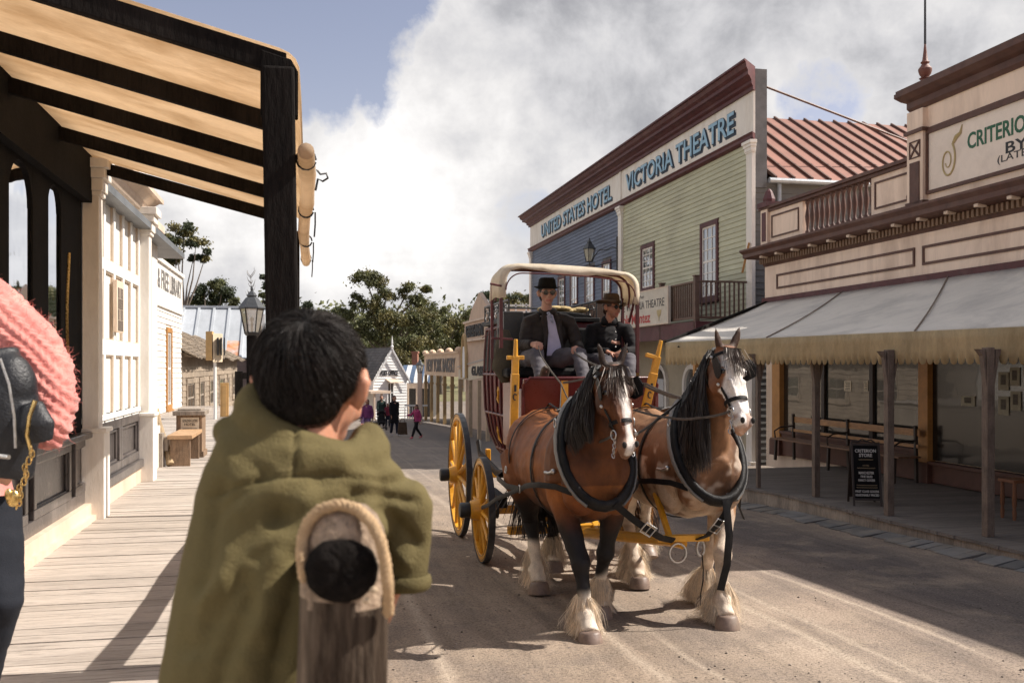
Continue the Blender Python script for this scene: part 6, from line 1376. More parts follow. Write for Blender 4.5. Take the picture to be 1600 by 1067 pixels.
    q = MB(); q.tube([(0,-.5,1.75),(0,-.2,1.71),(0,.2,1.65),(0,.6,1.705),(0,.95,1.56)], .014, 6, up=(0,0,1), flat=.006)
    bp = [(sg*x, y, z) for sg, seq in ((-1, [(.44,-.1,1.02),(.47,.3,1.0),(.46,.75,1.02),(.3,1.06,1.05),(0,1.2,1.08)]),) for x, y, z in seq]; bp += [(-x, y, z) for x, y, z in bp[:-1]][::-1]
    q.tube(bp, .008, 6, up=(0,0,1), flat=.028)
    for s in (-1, 1):
        q.tube([(s*.24,-.99,1.10),(s*.33,-.85,1.13),(s*.41,-.62,1.12),(s*.422,-.4,1.09),(s*.42,-.22,1.06),(s*.435,-.1,1.02)], .008, 6, up=(0,0,1), flat=.026)
        q.tube([(s*.44,-.1,1.02),(s*.52,.5,.86),(s*.48,1.1,.72),(s*.42,1.75,.60)], .008, 6, up=(0,0,1), flat=.022)
    lb(q, 'trace_strap', M_leather, t, smooth=60)
    q = MB()
    for s in (-1, 1):
        for c in [(s*.43,-.08,1.02),(s*.425,.5,1.12)]: q.tube([Vector(c)+Vector((s*.008, .032*math.cos(a), .032*math.sin(a))) for a in [i*math.pi/5 for i in range(10)]], .006, 6, closed=True)
    lb(q, 'buckle', M_steel, t, smooth=60)
    info.update(C=C, bot=bot, top=top, collar=clr, t=t)
    return info
def bay_paint(p, I):
    HP = I['HP']; base = (.145,.042,.011); lt = (.31,.108,.026); dk = (.045,.015,.007)
    c = mixc(base, lt, .5+1.0*N3(p, 2.2)); c = mixc(c, lt, sst(1.3, 1.62, p.z)*.55*(1 if p.y > -.4 else 0)); c = mixc(c, dk, (1-sst(.75, 1.05, p.z))*.9); c = mixc(c, dk, .35*sst(.1,.5, N3(p, 4, 3)))  # underside darkened, its shade put into the coat colour
    if p.y < -.55 and p.z > 1.15: c = mixc(c, dk, .62)  # shadowed forehand painted darker in the coat
    # legs black, then white below the knee
    if p.z < 1.0: c = mixc(c, (.012,.010,.010), 1-sst(.72, .98, p.z+.1*N3(p, 6)))
    if p.z < .62:
        c = mixc(c, (.74,.64,.52), 1-sst(.33, .43, p.z+.12*N3(p, 5, 2)))
    q = p-HP(0,0,0); tt = q.dot(I['h'])/I['L']; sd = q.dot(I['s']); dep = q.dot(I['n'])
    if -.3 < tt < 1.2 and dep > -.26 and p.z > 1.25 and p.y < -1.0:
        c = mixc((.135,.048,.017), (.055,.02,.010), .5+1.3*N3(p, 6))  # face tone lowered to match the forehand's painted shade
        if tt > .78: c = mixc(c, (.30,.17,.11), sst(.78,.92,tt)*.7)
        wdt = .012+.020*sst(.0,.35,tt)*(1-sst(.45,.7,tt))+.016*sst(.7,.95,tt)+.012*N3(p, 12)
        if dep > .0 and .06 < tt < 1.1: c = mixc((.72,.66,.60), c, sst(wdt, wdt+.014, abs(sd-.012+.03*(tt-.6))))
        if tt < .0: c = (.03,.018,.013)
    return c
def roan_paint(p, I):
    HP = I['HP']; base = (.150,.068,.032); lt = (.29,.155,.080); dk = (.065,.026,.012); wh = (.72,.60,.47)
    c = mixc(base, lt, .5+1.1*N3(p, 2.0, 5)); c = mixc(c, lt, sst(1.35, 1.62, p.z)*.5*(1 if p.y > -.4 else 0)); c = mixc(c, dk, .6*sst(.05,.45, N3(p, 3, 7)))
    rough = .5*N3(p, 14, 2)+.5*N3(p, 34, 1)
    m = sst(-.1, .25, N3(p, 3.2, 9)+.4*rough-.9*(p.z-.98)); c = mixc(c, (.50,.36,.25), m*.75 if p.z < 1.3 else 0)
    c = mixc(c, wh, 1-sst(.66, .92, p.z+.25*N3(p, 4, 3)))
    if p.z < 1.42: c = mixc(c, (.50,.39,.30), .8*sst(-.06+.5*max(0, p.z-1.15),.28, N3(p, 5, 4)+.35*N3(p, 19, 4)))
    if p.z < .8: c = mixc(c, (.34,.22,.13), .5*sst(.15,.4,N3(p, 7, 8)))
    if (p-Vector((.08,-1.03,1.02))).length < .05: c = (.75,.7,.65)
    q = p-HP(0,0,0); tt = q.dot(I['h'])/I['L']; sd = q.dot(I['s']); dep = q.dot(I['n'])
    if -.3 < tt < 1.2 and dep > -.26 and p.z > 1.35 and p.y < -1.0:
        c = mixc((.24,.10,.045), (.13,.055,.026), .5+N3(p, 6))
        if dep > -.06+.05*N3(p,9): c = mixc(c, (.78,.73,.67), sst(.03,.15,tt)*(1-sst(.088, .11, abs(sd+.0)+.02*N3(p, 10) if tt < .5 else 0)))
        if tt > .84: c = mixc(c, (.42,.26,.19), sst(.0,.3,N3(p, 16, 3)+.15)*.8)
        if tt > .98: c = mixc(c, (.50,.30,.20), .7)
        if tt < .0: c = (.06,.03,.018)
    return c
# ================================================================== HORSES
gL = gz(2.2, 7.92); gR = gz(3.18, 8.05)
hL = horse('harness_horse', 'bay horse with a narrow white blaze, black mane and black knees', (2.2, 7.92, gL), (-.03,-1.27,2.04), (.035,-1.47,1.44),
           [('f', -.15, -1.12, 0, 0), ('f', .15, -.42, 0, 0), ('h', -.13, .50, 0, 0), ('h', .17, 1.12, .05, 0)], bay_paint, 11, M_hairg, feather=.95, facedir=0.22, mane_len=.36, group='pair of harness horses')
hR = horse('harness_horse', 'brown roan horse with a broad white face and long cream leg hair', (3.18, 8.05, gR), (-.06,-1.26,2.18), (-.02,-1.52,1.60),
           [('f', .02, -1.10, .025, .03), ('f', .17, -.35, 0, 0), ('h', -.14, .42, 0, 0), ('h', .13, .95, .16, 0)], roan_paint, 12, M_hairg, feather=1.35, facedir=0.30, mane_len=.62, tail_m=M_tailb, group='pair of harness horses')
# breast straps from the collars to the pole end
def world_of(I, p): b = BASE[I['t'].name]; return Vector((b.x+p[0], b.y+p[1], b.z+p[2]))
pole_end = at_Y(1068, 850, 7.6); 
def flat_strap(mb, pts, w, th, up): mb.tube(pts, th, 6, up=up, flat=w/2)
for I, hn in ((hL, 0), (hR, 1)):
    bs_ = BASE[I['t'].name]; e = pole_end-bs_
    q = MB(); A = I['bot']+Vector((0.06,-.05,.02)); B = e+Vector((-.10 if hn == 0 else .10, -.04, .04)); mid = A.lerp(B, .5)+Vector((0,-.05,-.04))
    flat_strap(q, [A, A.lerp(mid,.5)+Vector((0,-.03,-.01)), mid, mid.lerp(B,.5)+Vector((0,-.01,-.02)), B], .062, .007, Vector((1,-.2,.8)) if hn == 0 else Vector((1,0,.1)))
    s_ = lb(q, 'pole_strap', M_leather, I['t'], smooth=60)
    q = MB(); c = mid+Vector((0,-.016,0)); d = (B-A).normalized(); sd = Vector((1,-.2,.8)) if hn == 0 else Vector((1,0,.1)); sd = (sd-d*sd.dot(d)).normalized()
    q.tube([c+d*.06+sd*.042, c+d*.06-sd*.042, c-d*.06-sd*.042, c-d*.06+sd*.042], .008, 8, closed=True); q.tube([c+sd*.042, c-sd*.042], .006, 6); lb(q, 'strap_buckle', M_steel, s_, smooth=60)
    if hn:
        q = MB(); flat_strap(q, [I['bot']+Vector((.02,-.06,.02)), I['bot']+Vector((.03,-.10,-.25)), I['bot']+Vector((.02,-.08,-.48)), I['bot']+Vector((-.02,-.05,-.68))], .07, .007, Vector((1,0,0))); lb(q, 'hanging_strap', M_leather, I['t'], smooth=60)
        q = MB(); flat_strap(q, [Vector((.34,-.7,.98)), Vector((.37,-.62,.88)), Vector((.42,-.60,.78))], .045, .006, Vector((0,1,.3))); lb(q, 'loose_strap', M_leather, I['t'], smooth=60)

# ================================================================== COACH
CB = 2.75; CA = 11.0; gC = gz(CB, CA)
coach = thing('stagecoach', 'maroon stagecoach with yellow wheels and a cream canvas hood over the driving seat', 'stagecoach', (CB, CA, gC))
M_yel = mat('chrome_yellow_paint', (0.72,0.34,0.022), 0.42, 0.08, 5, 0.06, 40, dirt=(0.35,0.19,0.05), dscale=4, damt=0.35, coat=0.2)
M_coach = mat('deep_maroon_coach_paint', (0.115,0.010,0.012), 0.32, 0.12, 4, 0.05, 40, dirt=(0.12,0.05,0.04), damt=0.3, coat=0.4)
M_hoodc = mat('cream_hood_canvas', (0.80,0.71,0.56), 0.85, 0.05, 3, 0.08, 60, dirt=(0.40,0.29,0.17), dscale=3, damt=0.35, trans=0.35)
M_olive = mat('olive_leather_curtain', (0.075,0.062,0.035), 0.6, 0.2, 5, 0.15, 50)
M_rail = mat('maroon_iron', (0.09,0.012,0.012), 0.4, 0.1)
def wheel(b, a, r, side, nsp, lab=None):
    z = gz(b, a)+r; c = Vector((b, a, z)); w = MB()
    def ring(r0, r1, hw):
        n = 40; vs = []
        for k in range(n):
            an = 2*math.pi*k/n; d = Vector((0, math.cos(an), math.sin(an)))
            for rr, x in ((r0, -hw), (r1, -hw), (r1, hw), (r0, hw)): vs.append(c+d*rr+Vector((x, 0, 0)))
        w.add(vs, [(k*4+i, k*4+(i+1)%4, ((k+1)%n)*4+(i+1)%4, ((k+1)%n)*4+i) for k in range(n) for i in range(4)])
    ring(r-.085, r-.014, .030); fel = build(w, 'wheel', M_yel, coach, bevel=.004)
    w = MB(); n = 40; vs = []
    for k in range(n):
        an = 2*math.pi*k/n; d = Vector((0, math.cos(an), math.sin(an)))
        for rr, x in ((r-.014, -.034), (r, -.034), (r, .034), (r-.014, .034)): vs.append(c+d*rr+Vector((x, 0, 0)))
    w.add(vs, [(k*4+i, k*4+(i+1)%4, ((k+1)%n)*4+(i+1)%4, ((k+1)%n)*4+i) for k in range(n) for i in range(4)]); build(w, 'tyre', mat('worn_iron_tyre', (0.07,0.07,0.075), 0.45, 0.2, 12, 0.1, metal=0.5), fel)
    w = MB()
    for k in range(nsp):
        an = 2*math.pi*(k+.3)/nsp; d = Vector((0, math.cos(an), math.sin(an))); w.tube([c+d*.08+Vector((side*.02,0,0)), c+d*(r*.5)+Vector((side*.008,0,0)), c+d*(r-.08)], [.026,.019,.022], 8, up=Vector((1,0,0)), flat=[.03,.024,.024])
    build(w, 'spokes', M_yel, fel, smooth=50)
    w = MB(); w.lathe([(.06,-.15),(.095,-.13),(.115,-.04),(.12,.04),(.10,.13),(.075,.14)], c, 18, ax=(side,0,0)); build(w, 'hub', M_yel, fel, smooth=40)
    w = MB(); w.lathe([(.078,.14),(.082,.17),(.082,.235),(.07,.25),(.02,.255)], c, 18, ax=(side,0,0)); w.lathe([(.098,-.13),(.102,-.165),(.07,-.17)], c, 18, ax=(side,0,0)); build(w, 'hub_cap', M_iron, fel, smooth=40)
    w = MB()
    for rr in (r-.075, r-.03): w.tube([c+Vector((side*.032, math.cos(k*math.pi/20)*rr, math.sin(k*math.pi/20)*rr)) for k in range(40)], .0025, 4, closed=True)
    build(w, 'pinstripe', M_iron, fel)
    return fel
tk = .90; FA, RA = 10.17, 12.12
wheel(CB-tk+.03, FA, .565, -1, 12); wheel(CB+tk, FA, .565, 1, 12); wheel(CB-tk+.09, RA, .78, -1, 14); wheel(CB+tk+.25-.09, RA, .78, 1, 14)
q = MB(); zf_, zr2 = gz(CB, FA)+.565, gz(CB, RA)+.78
q.bar((CB-tk, FA, zf_), (CB+tk, FA, zf_), .09, .09); q.bar((CB-tk+.1, RA, zr2), (CB+tk+.1, RA, zr2), .09, .09); q.bar((CB, FA-.4, zf_+.02), (CB, RA, zr2-.1), .10, .10); q.bar((CB-.35, FA-.1, zf_), (CB-.1, RA, zr2-.05), .07, .08); q.bar((CB+.35, FA-.1, zf_), (CB+.1, RA, zr2-.05), .07, .08)
q.bar((CB-.55, FA-.12, zf_+.13), (CB+.55, FA-.12, zf_+.13), .12, .12); q.bar((CB-.75, FA-.75, zf_-.10), (CB+.75, FA-.75, zf_-.10), .10, .08); q.bar((CB-.3, FA, zf_), (CB-.12, FA-1.0, zf_-.12), .07, .08); q.bar((CB+.3, FA, zf_), (CB+.12, FA-1.0, zf_-.12), .07, .08)
build(q, 'undercarriage', M_yel, coach, bevel=.01)
for s in (-1, 1):
    q = MB(); q.bar((CB+s*.42, FA+.1, zf_+.02), (CB+s*.42, FA+.1, .6), .06, .09); q.bar((CB+s*.42, RA+.1, zr2), (CB+s*.42, RA+.1, .75), .06, .09)
    build(q, 'standard', M_yel, coach, bevel=.01)
q = MB()
for s in (-1, 1):
    q.tube([(CB+s*.5, FA-.3, zf_+.5), (CB+s*.5, FA+.1, zf_+.35), (CB+s*.5, 11.2, zf_+.28), (CB+s*.5, RA+.2, zf_+.4), (CB+s*.5, RA+.35, zf_+.55)], .035, 8, up=(0,0,1), flat=.05)
    q.bar((CB+s*.66, FA-.05, zf_+.08), (CB+s*.66, FA+.6, zf_+.1), .1, .12)
build(q, 'thoroughbrace', M_leather, coach, smooth=50)
# pole and its end
q = MB(); P0_ = Vector((CB-.02, FA-.9, zf_-.12)); q.tube([P0_, pole_end+Vector((-.03,.15,.0)), pole_end], [.055,.045,.04], 10); q.bar(pole_end+Vector((-.22,.02,.05)), pole_end+Vector((.20,-.02,.05)), .07, .05)
q.bar(pole_end+Vector((-.02,.25,.02)), pole_end+Vector((-.04,.55,.38)), .04, .05); po_ = build(q, 'pole', M_yel, coach, bevel=.006)
q = MB(); q.tube([pole_end+Vector((-.06+.07*math.cos(a), -.03, -.06+.075*math.sin(a))) for a in [i*math.pi/8 for i in range(16)]], .010, 6, closed=True); q.tube([pole_end+Vector((.13+.03*math.cos(a), -.03, -.03+.06*math.sin(a))) for a in [i*math.pi/8 for i in range(16)]], .012, 6, closed=True)
build(q, 'pole_ring', M_steel, po_, smooth=60)
q = MB(); pe = pole_end+Vector((.14,-.04,-.08)); q.tube([pe, pe+Vector((.01,0,-.12)), pe+Vector((.0,-.02,-.2)), pe+Vector((-.03,-.04,-.3)), pe+Vector((-.05,-.08,-.38))], [.006,.005,.006,.004,.003], 6); build(q, 'dangling_cord', M_leather, po_)
# body shell
LV = [(.62,10.85,11.45,.26),(.78,10.66,11.70,.38),(1.0,10.50,11.86,.455),(1.3,10.42,11.95,.50),(1.65,10.40,11.98,.51),(2.0,10.42,11.97,.50),(2.32,10.46,11.94,.48)]
q = MB(); vs = []
for z, a0, a1, hw in LV: vs += [(CB-hw, a0, z), (CB+hw, a0, z), (CB+hw, a1, z), (CB-hw, a1, z)]
fs = [(3,2,1,0)]+[(i*4+k, i*4+(k+1)%4, (i+1)*4+(k+1)%4, (i+1)*4+k) for i in range(len(LV)-1) for k in range(4)]+[tuple((len(LV)-1)*4+k for k in range(4))]
q.add(vs, fs); build(q, 'body', M_coach, coach, bevel=.02)
q = MB()
def side_pt(s, z, f, o=.0): a0, a1, hw = interp(LV, z); return Vector((CB+s*(hw+o), a0+(a1-a0)*f, z))
for s in (-1, 1):
    for f in (.01,.17,.33,.5,.67,.83,.99): q.tube([side_pt(s, z, f, .012) for z in (.66,.8,1.0,1.15,1.3,1.5,1.65,1.8,2.0,2.3)], .016, 6)
    for z in (.82, 1.25, 1.72, 2.28): q.tube([side_pt(s, z, f, .012) for f in (0,.25,.5,.75,1)], .016, 6)
build(q, 'batten', M_rail, coach, smooth=50)
for s in (-1, 1):
    for f0, f1 in ((.03,.31),(.35,.65),(.69,.97)):
        q = MB(); A, B, C_, D_ = side_pt(s,1.76,f0,.006), side_pt(s,1.76,f1,.006), side_pt(s,2.25,f1,.006), side_pt(s,2.25,f0,.006); o_ = Vector((s*.006,0,0)); q.hexa([A,B,C_,D_], [A+o_,B+o_,C_+o_,D_+o_]); build(q, 'window', M_room if f0 > .1 else M_olive, coach)
q = MB()
for s in (-1, 1):
    for f, z in ((.10,1.5),(.25,1.05),(.42,1.48),(.58,1.0),(.10,1.0)): q.tube([side_pt(s, z+.10*t, f+.02*math.sin(t*9), .012) for t in (-1,-.5,0,.5,1)], [.005,.02,.012,.022,.004], 6)
build(q, 'gilt_scroll', M_gold if False else M_yel, coach, smooth=50)
q = MB(); q.box(CB-.53, CB+.53, 10.42, 12.02, 2.32, 2.37); q.tube([(CB, 10.5, 2.37), (CB, 11.95, 2.37)], .48, 16, up=(0,0,1), flat=.07); build(q, 'roof', M_leather, coach, bevel=.01)
q = MB()
for s in (-1, 1):
    q.tube([(CB+s*.51, 10.5, 2.56), (CB+s*.51, 11.95, 2.56)], .014, 6); q.tube([(CB+s*.51, 10.5+.0, 2.48), (CB+s*.51, 11.95, 2.48)], .008, 6)
    for k in range(6): q.tube([(CB+s*.51, 10.5+k*.29, 2.36), (CB+s*.51, 10.5+k*.29, 2.56)], .010, 6)
    for k in range(5): q.tube([(CB+s*.51, 10.5+k*.29+.175+.09*math.cos(t), 2.45+.07*math.sin(t)) for t in [i*math.pi/5 for i in range(10)]], .006, 5, closed=True)
q.tube([(CB-.51, 11.95, 2.56), (CB+.51, 11.95, 2.56)], .014, 6); build(q, 'roof_rail', M_iron, coach, smooth=50)
# driving seat, boot and dashboard
q = MB(); q.box(CB-.60, CB+.60, 9.75, 10.42, .95, 1.70); q.box(CB-.58, CB+.58, 9.1, 9.75, 1.15, 1.30); build(q, 'front_boot', M_coach, coach, bevel=.03)
q = MB(); q.box(CB-.68, CB+.68, 9.82, 10.36, 1.70, 1.80); build(q, 'seat', M_leather, coach, bevel=.03)
q = MB(); q.box(CB-.66, CB+.66, 10.36, 10.42, 1.8, 2.25); build(q, 'seat_back', M_leather, coach, bevel=.02)
db0, db1 = 2.06, 3.42
q = MB(); q.prism([(9.06,1.28),(9.10,1.26),(9.02,1.70),(8.97,1.70)], db0, db1, 'x'); q.box(db0, db1, 9.04, 9.5, 1.24, 1.28); q.box(db0-.02, db0+.02, 9.0, 9.6, 1.26, 1.6); q.box(db1-.02, db1+.02, 9.0, 9.6, 1.26, 1.6); build(q, 'dashboard', M_coach, coach, bevel=.012)
q = MB(); q.tube([(db0, 9.06, 1.3), (db0, 8.99, 1.64), (db0+.06, 8.975, 1.705), (db1-.06, 8.975, 1.705), (db1, 8.99, 1.64), (db1, 9.06, 1.3)], .015, 8); build(q, 'dashboard_rim', M_rail, coach, smooth=50)
q = MB(); q.box(2.75, 2.80, 9.0, 9.03, 1.32, 1.68); q.box(2.43, 2.5, 8.965, 8.99, 1.32, 1.68); build(q, 'yellow_stay', M_yel, coach)
for nm, c0_, c1_, arm_ in (('brake_lever', at_Y(803, 650, 9.2), at_Y(806, 530, 9.2), (.95)), ('brake_lever', at_Y(1007, 645, 9.2), at_Y(1033, 532, 9.2), 0)):
    q = MB(); d = c1_-c0_; q.bar(c0_-d*.5, c0_+d*.55, .075, .06, up=(0,1,0)); q.bar(c0_+d*.5, c0_+d*.78, .065, .05, up=(0,1,0)); q.tube([c0_+d*.76, c0_+d*.9, c0_+d], [.027,.022,.019], 8)
    cc = c0_+d*.76
    if arm_: q.bar(cc+Vector((-.085,0,0)), cc+Vector((.085,0,0)), .04, .04)
    else: q.bar(cc+Vector((-.115,0,.03)), cc+Vector((0.02,0,-.005)), .045, .04)
    lv_ = build(q, nm, M_yel, coach, bevel=.006)
    q = MB(); q.tube([c0_+d*.25+Vector((.03*math.cos(a)*.6, -.034, .03*math.sin(a))) for a in [i*math.pi/5 for i in range(1, 9)]], .006, 5); q.tube([c0_+d*.38+Vector((0,-.034,.02)), c0_+d*.32+Vector((0,-.034,-.0))], .012, 5); build(q, 'lever_ironwork', M_iron, lv_)
# hood
hb0_, hb1_, ha0, ha1 = 1.93, 3.37, 9.40, 9.95
def hood_profile(n=8):
    L_ = [(hb0_-.02, 2.50), (hb0_-.015, 2.62)]
    for k in range(n+1): t = math.pi/2*k/n; L_.append((hb0_+.17-.18*math.cos(t), 2.68+.17*math.sin(t)))
    for k in range(1, 5): L_.append((lerp(hb0_+.17, hb1_-.17, k/5), 2.85+.015*math.sin(math.pi*k/5)-.05*k/5))
    for k in range(n+1): t = math.pi/2*(1-k/n); L_.append((hb1_-.17+.18*math.cos(t), 2.63+.16*math.sin(t)))
    L_ += [(hb1_+.015, 2.55), (hb1_+.0, 2.45)]; return L_
hp = hood_profile(); q = MB(); vs = []; na = 6
cen = Vector(((hb0_+hb1_)/2, 0, 2.6))
for i in range(na+1):
    a = ha0+(ha1-ha0)*i/na
    for x, z in hp: vs.append((x, a+.02*math.sin(i), z+.02*math.sin(math.pi*i/na)+.004*math.sin(i*5+x*9)))
m_ = len(hp); q.add(vs, [(i*m_+j, i*m_+j+1, (i+1)*m_+j+1, (i+1)*m_+j) for i in range(na) for j in range(m_-1)])
# front band folded down inside the hoop
vs = []
for x, z in hp: d = Vector((cen.x-x, 0, cen.z-z)); d.normalize(); vs += [(x, ha0, z), (x+d.x*.06, ha0-.02, z+d.z*.12 if abs(d.z) > .3 else z+d.z*.07), ]
q.add(vs, [(2*j, 2*j+1, 2*j+3, 2*j+2) for j in range(m_-1)])
ho = build(q, 'hood', M_hoodc, coach, smooth=50); md = ho.modifiers.new('s', 'SOLIDIFY'); md.thickness = .006
q = MB()
for a in (ha0+.02, (ha0+ha1)/2, ha1-.02): q.tube([(x+(cen.x-x)*.02, a, z-.015) for x, z in hp], .013, 6)
q.tube([(x+(cen.x-x)*.07, ha0-.022, z-.10 if 2.6 < z else z-.01) for x, z in hp[2:-2]], .007, 5)
build(q, 'hoop', M_rail, ho, smooth=50)
for b_ in (hb0_, hb1_):
    q = MB(); q.bar((b_, ha0+.03, 2.0 if b_ < 2.5 else 1.75), (b_, ha0+.03, 2.55), .035, .03); q.bar((b_+(.03 if b_ < 2.5 else -.03), ha0+.2, 2.28), (b_, ha0+.04, 2.62), .022, .022); q.bar((b_, ha1-.05, 1.9), (b_, ha1-.05, 2.55), .03, .03)
    q.bar((b_-.1 if b_ < 2.5 else b_, ha0+.03, 2.10), (b_+.12 if b_ < 2.5 else b_+.02, ha0+.03, 2.09), .02, .02)
    if b_ < 2.5: q.tube([(hb0_, ha0, 2.62), (hb0_-.12, ha0-.02, 2.64)], .012, 5); q.tube([(hb0_-.11, ha0-.02, 2.64), (hb0_-.11, ha0-.02, 2.15), (hb0_-.2, ha0, 2.1)], .005, 4)
    build(q, 'hood_post', M_rail, coach, bevel=.004)
q = MB(); c = at_Y(786, 545, 10.3); q.tube([at_Y(788, 515, 10.3), at_Y(789, 540, 10.3), at_Y(787, 575, 10.3), at_Y(789, 598, 10.3)], [.05,.11,.13,.04], 10, up=(0,1,0), flat=[.03,.04,.04,.02]); build(q, 'leather_curtain', M_olive, coach, smooth=60)
q = MB(); c = at_Y(797, 505, 10.6); q.box(c.x-.09, c.x+.13, c.y-.1, c.y+.3, 2.08, 2.42); build(q, 'lamp_box', M_iron, coach, bevel=.01)
q = MB(); 
for k in range(9): q.ell((CB+.1+random.uniform(-.15,.35), 10.75+random.uniform(-.1,.1), 2.45+random.uniform(0,.03)), (.10,.10,.035))
tag(build(q, 'straw_sack', mat('straw', (0.40,0.30,0.14), 0.9, 0.3, 12, 0.3), smooth=50), 'lumpy straw-coloured sack on the coach roof between the two riders', 'sack')
# ================================================================== PEOPLE
M_skin = mat('skin', (1,1,1), 0.5, 0.04, 8, 0.03, 120, attr='Col', sss=0.25, spec=0.35)
def cloth(name, c, var=0.12, sc=9, rough=0.85, **k): return mat(name, c, rough, var, sc, 0.12, 220, spec=0.25, **k)
def hand(mb, w, d, palm_n, s, k=1.0, curl=0.9):
    """five fingers rooted in a palm. w wrist, d hand direction, palm_n palm normal, s = side of the thumb (+-1)"""
    w = Vector(w); d = Vector(d).normalized(); pn = Vector(palm_n); pn = (pn-d*pn.dot(d)).normalized(); sd = d.cross(pn)*s
    mb.tube([w-d*.02*k, w+d*.02*k, w+d*.055*k, w+d*.085*k], [.026*k,.034*k,.040*k,.038*k], 10, up=pn, flat=[.02*k,.016*k,.016*k,.012*k])
    for i, (o, l) in enumerate([(.030,.068),(.011,.078),(-.010,.072),(-.029,.056)]):
        p = w+d*.082*k+sd*o*k; a = curl*.35; pts = [p-d*.01*k]
        for j, f in enumerate((.45,.32,.23)):
            dd = (d*math.cos(a)+pn*math.sin(a)); pts.append(pts[-1]+dd*l*f*k*1.12); a += curl*.75
        mb.tube(pts, [.0100*k,.0092*k,.0085*k,.0070*k], 8)
    p = w+d*.028*k+sd*.028*k; t1 = p+(sd*.75+d*.6+pn*.25).normalized()*.036*k; t2 = t1+(sd*.15+d*.85+pn*.6).normalized()*.030*k; mb.tube([p-sd*.01*k, t1, t2, t2+(d*.7+pn*.7).normalized()*.012*k], [.014*k,.0115*k,.0095*k,.007*k], 8)
def head(mb, c, f, k=1.0, up=(0,0,1), face=True):
    c = Vector(c); f = Vector(f).normalized(); u = Vector(up); u = (u-f*u.dot(f)).normalized(); s = f.cross(u)
    H = lambda x, y, z: c+s*x*k+f*y*k+u*z*k
    rot = Matrix((s, f, u)).transposed()
    mb.ell(H(0,-.012,.028), (.077*k,.096*k,.088*k), rot); mb.ell(H(0,.028,-.014), (.067*k,.066*k,.078*k), rot); mb.ell(H(0,.042,-.066), (.048*k,.044*k,.038*k), rot)
    mb.ell(H(0,.072,-.090), (.024*k,.018*k,.016*k), rot)
    mb.tube([H(0,-.01,-.04), H(0,-.022,-.10), H(0,-.03,-.16)], [.052*k,.050*k,.058*k], 12)
    if face:
        mb.tube([H(0,.090,.012), H(0,.104,-.012), H(0,.113,-.030)], [.009*k,.012*k,.014*k], 8); mb.ell(H(.012,.098,-.034), .010*k); mb.ell(H(-.012,.098,-.034), .010*k)
        mb.tube([H(-.045,.072,.024), H(0,.092,.026), H(.045,.072,.024)], .012*k, 8)
        mb.tube([H(-.022,.084,-.060), H(0,.094,-.058), H(.022,.084,-.060)], .0065*k, 8); mb.tube([H(-.019,.083,-.070), H(0,.092,-.071), H(.019,.083,-.070)], .0075*k, 8)
        for q in (-1, 1): mb.ell(H(q*.045,.058,-.030), (.022*k,.022*k,.024*k), rot)
    for q in (-1, 1):
        mb.tube([H(q*.076,-.002,-.030), H(q*.088,-.014,-.012), H(q*.093,-.020,.012), H(q*.086,-.008,.028), H(q*.080,.002,.010)], [.010*k,.011*k,.012*k,.011*k,.008*k], 8); mb.ell(H(q*.082,-.008,0), (.008*k,.016*k,.026*k), rot)
    return H
SK = (.50,.27,.18)
def skin_paint(H, tone=SK, red=.0):
    o = H(0,0,0); e = (H(1,0,0)-o).normalized(), (H(0,1,0)-o).normalized(), (H(0,0,1)-o).normalized(); kk = (H(1,0,0)-o).length
    def f(p):
        d = p-o; x, y, z = d.dot(e[0])/kk, d.dot(e[1])/kk, d.dot(e[2])/kk; c = mixc(tone, tuple(v*.78 for v in tone), .5+N3(p, 18))
        if y > .06 and abs(x) < .026 and abs(z+.065) < .011: c = (tone[0]*.75, tone[1]*.42, tone[2]*.42)
        if y > .05 and abs(z+.085) < .03: c = mixc(c, (tone[0]*.7, tone[1]*.72, tone[2]*.78), .35)
        if y > .04 and .02 < abs(x) < .045 and abs(z-.008) < .010: c = (.06,.035,.03)
        return c
    return f
def limb(mb, pts, rs, n=14, **k): mb.tube(pts, rs, n, **k)
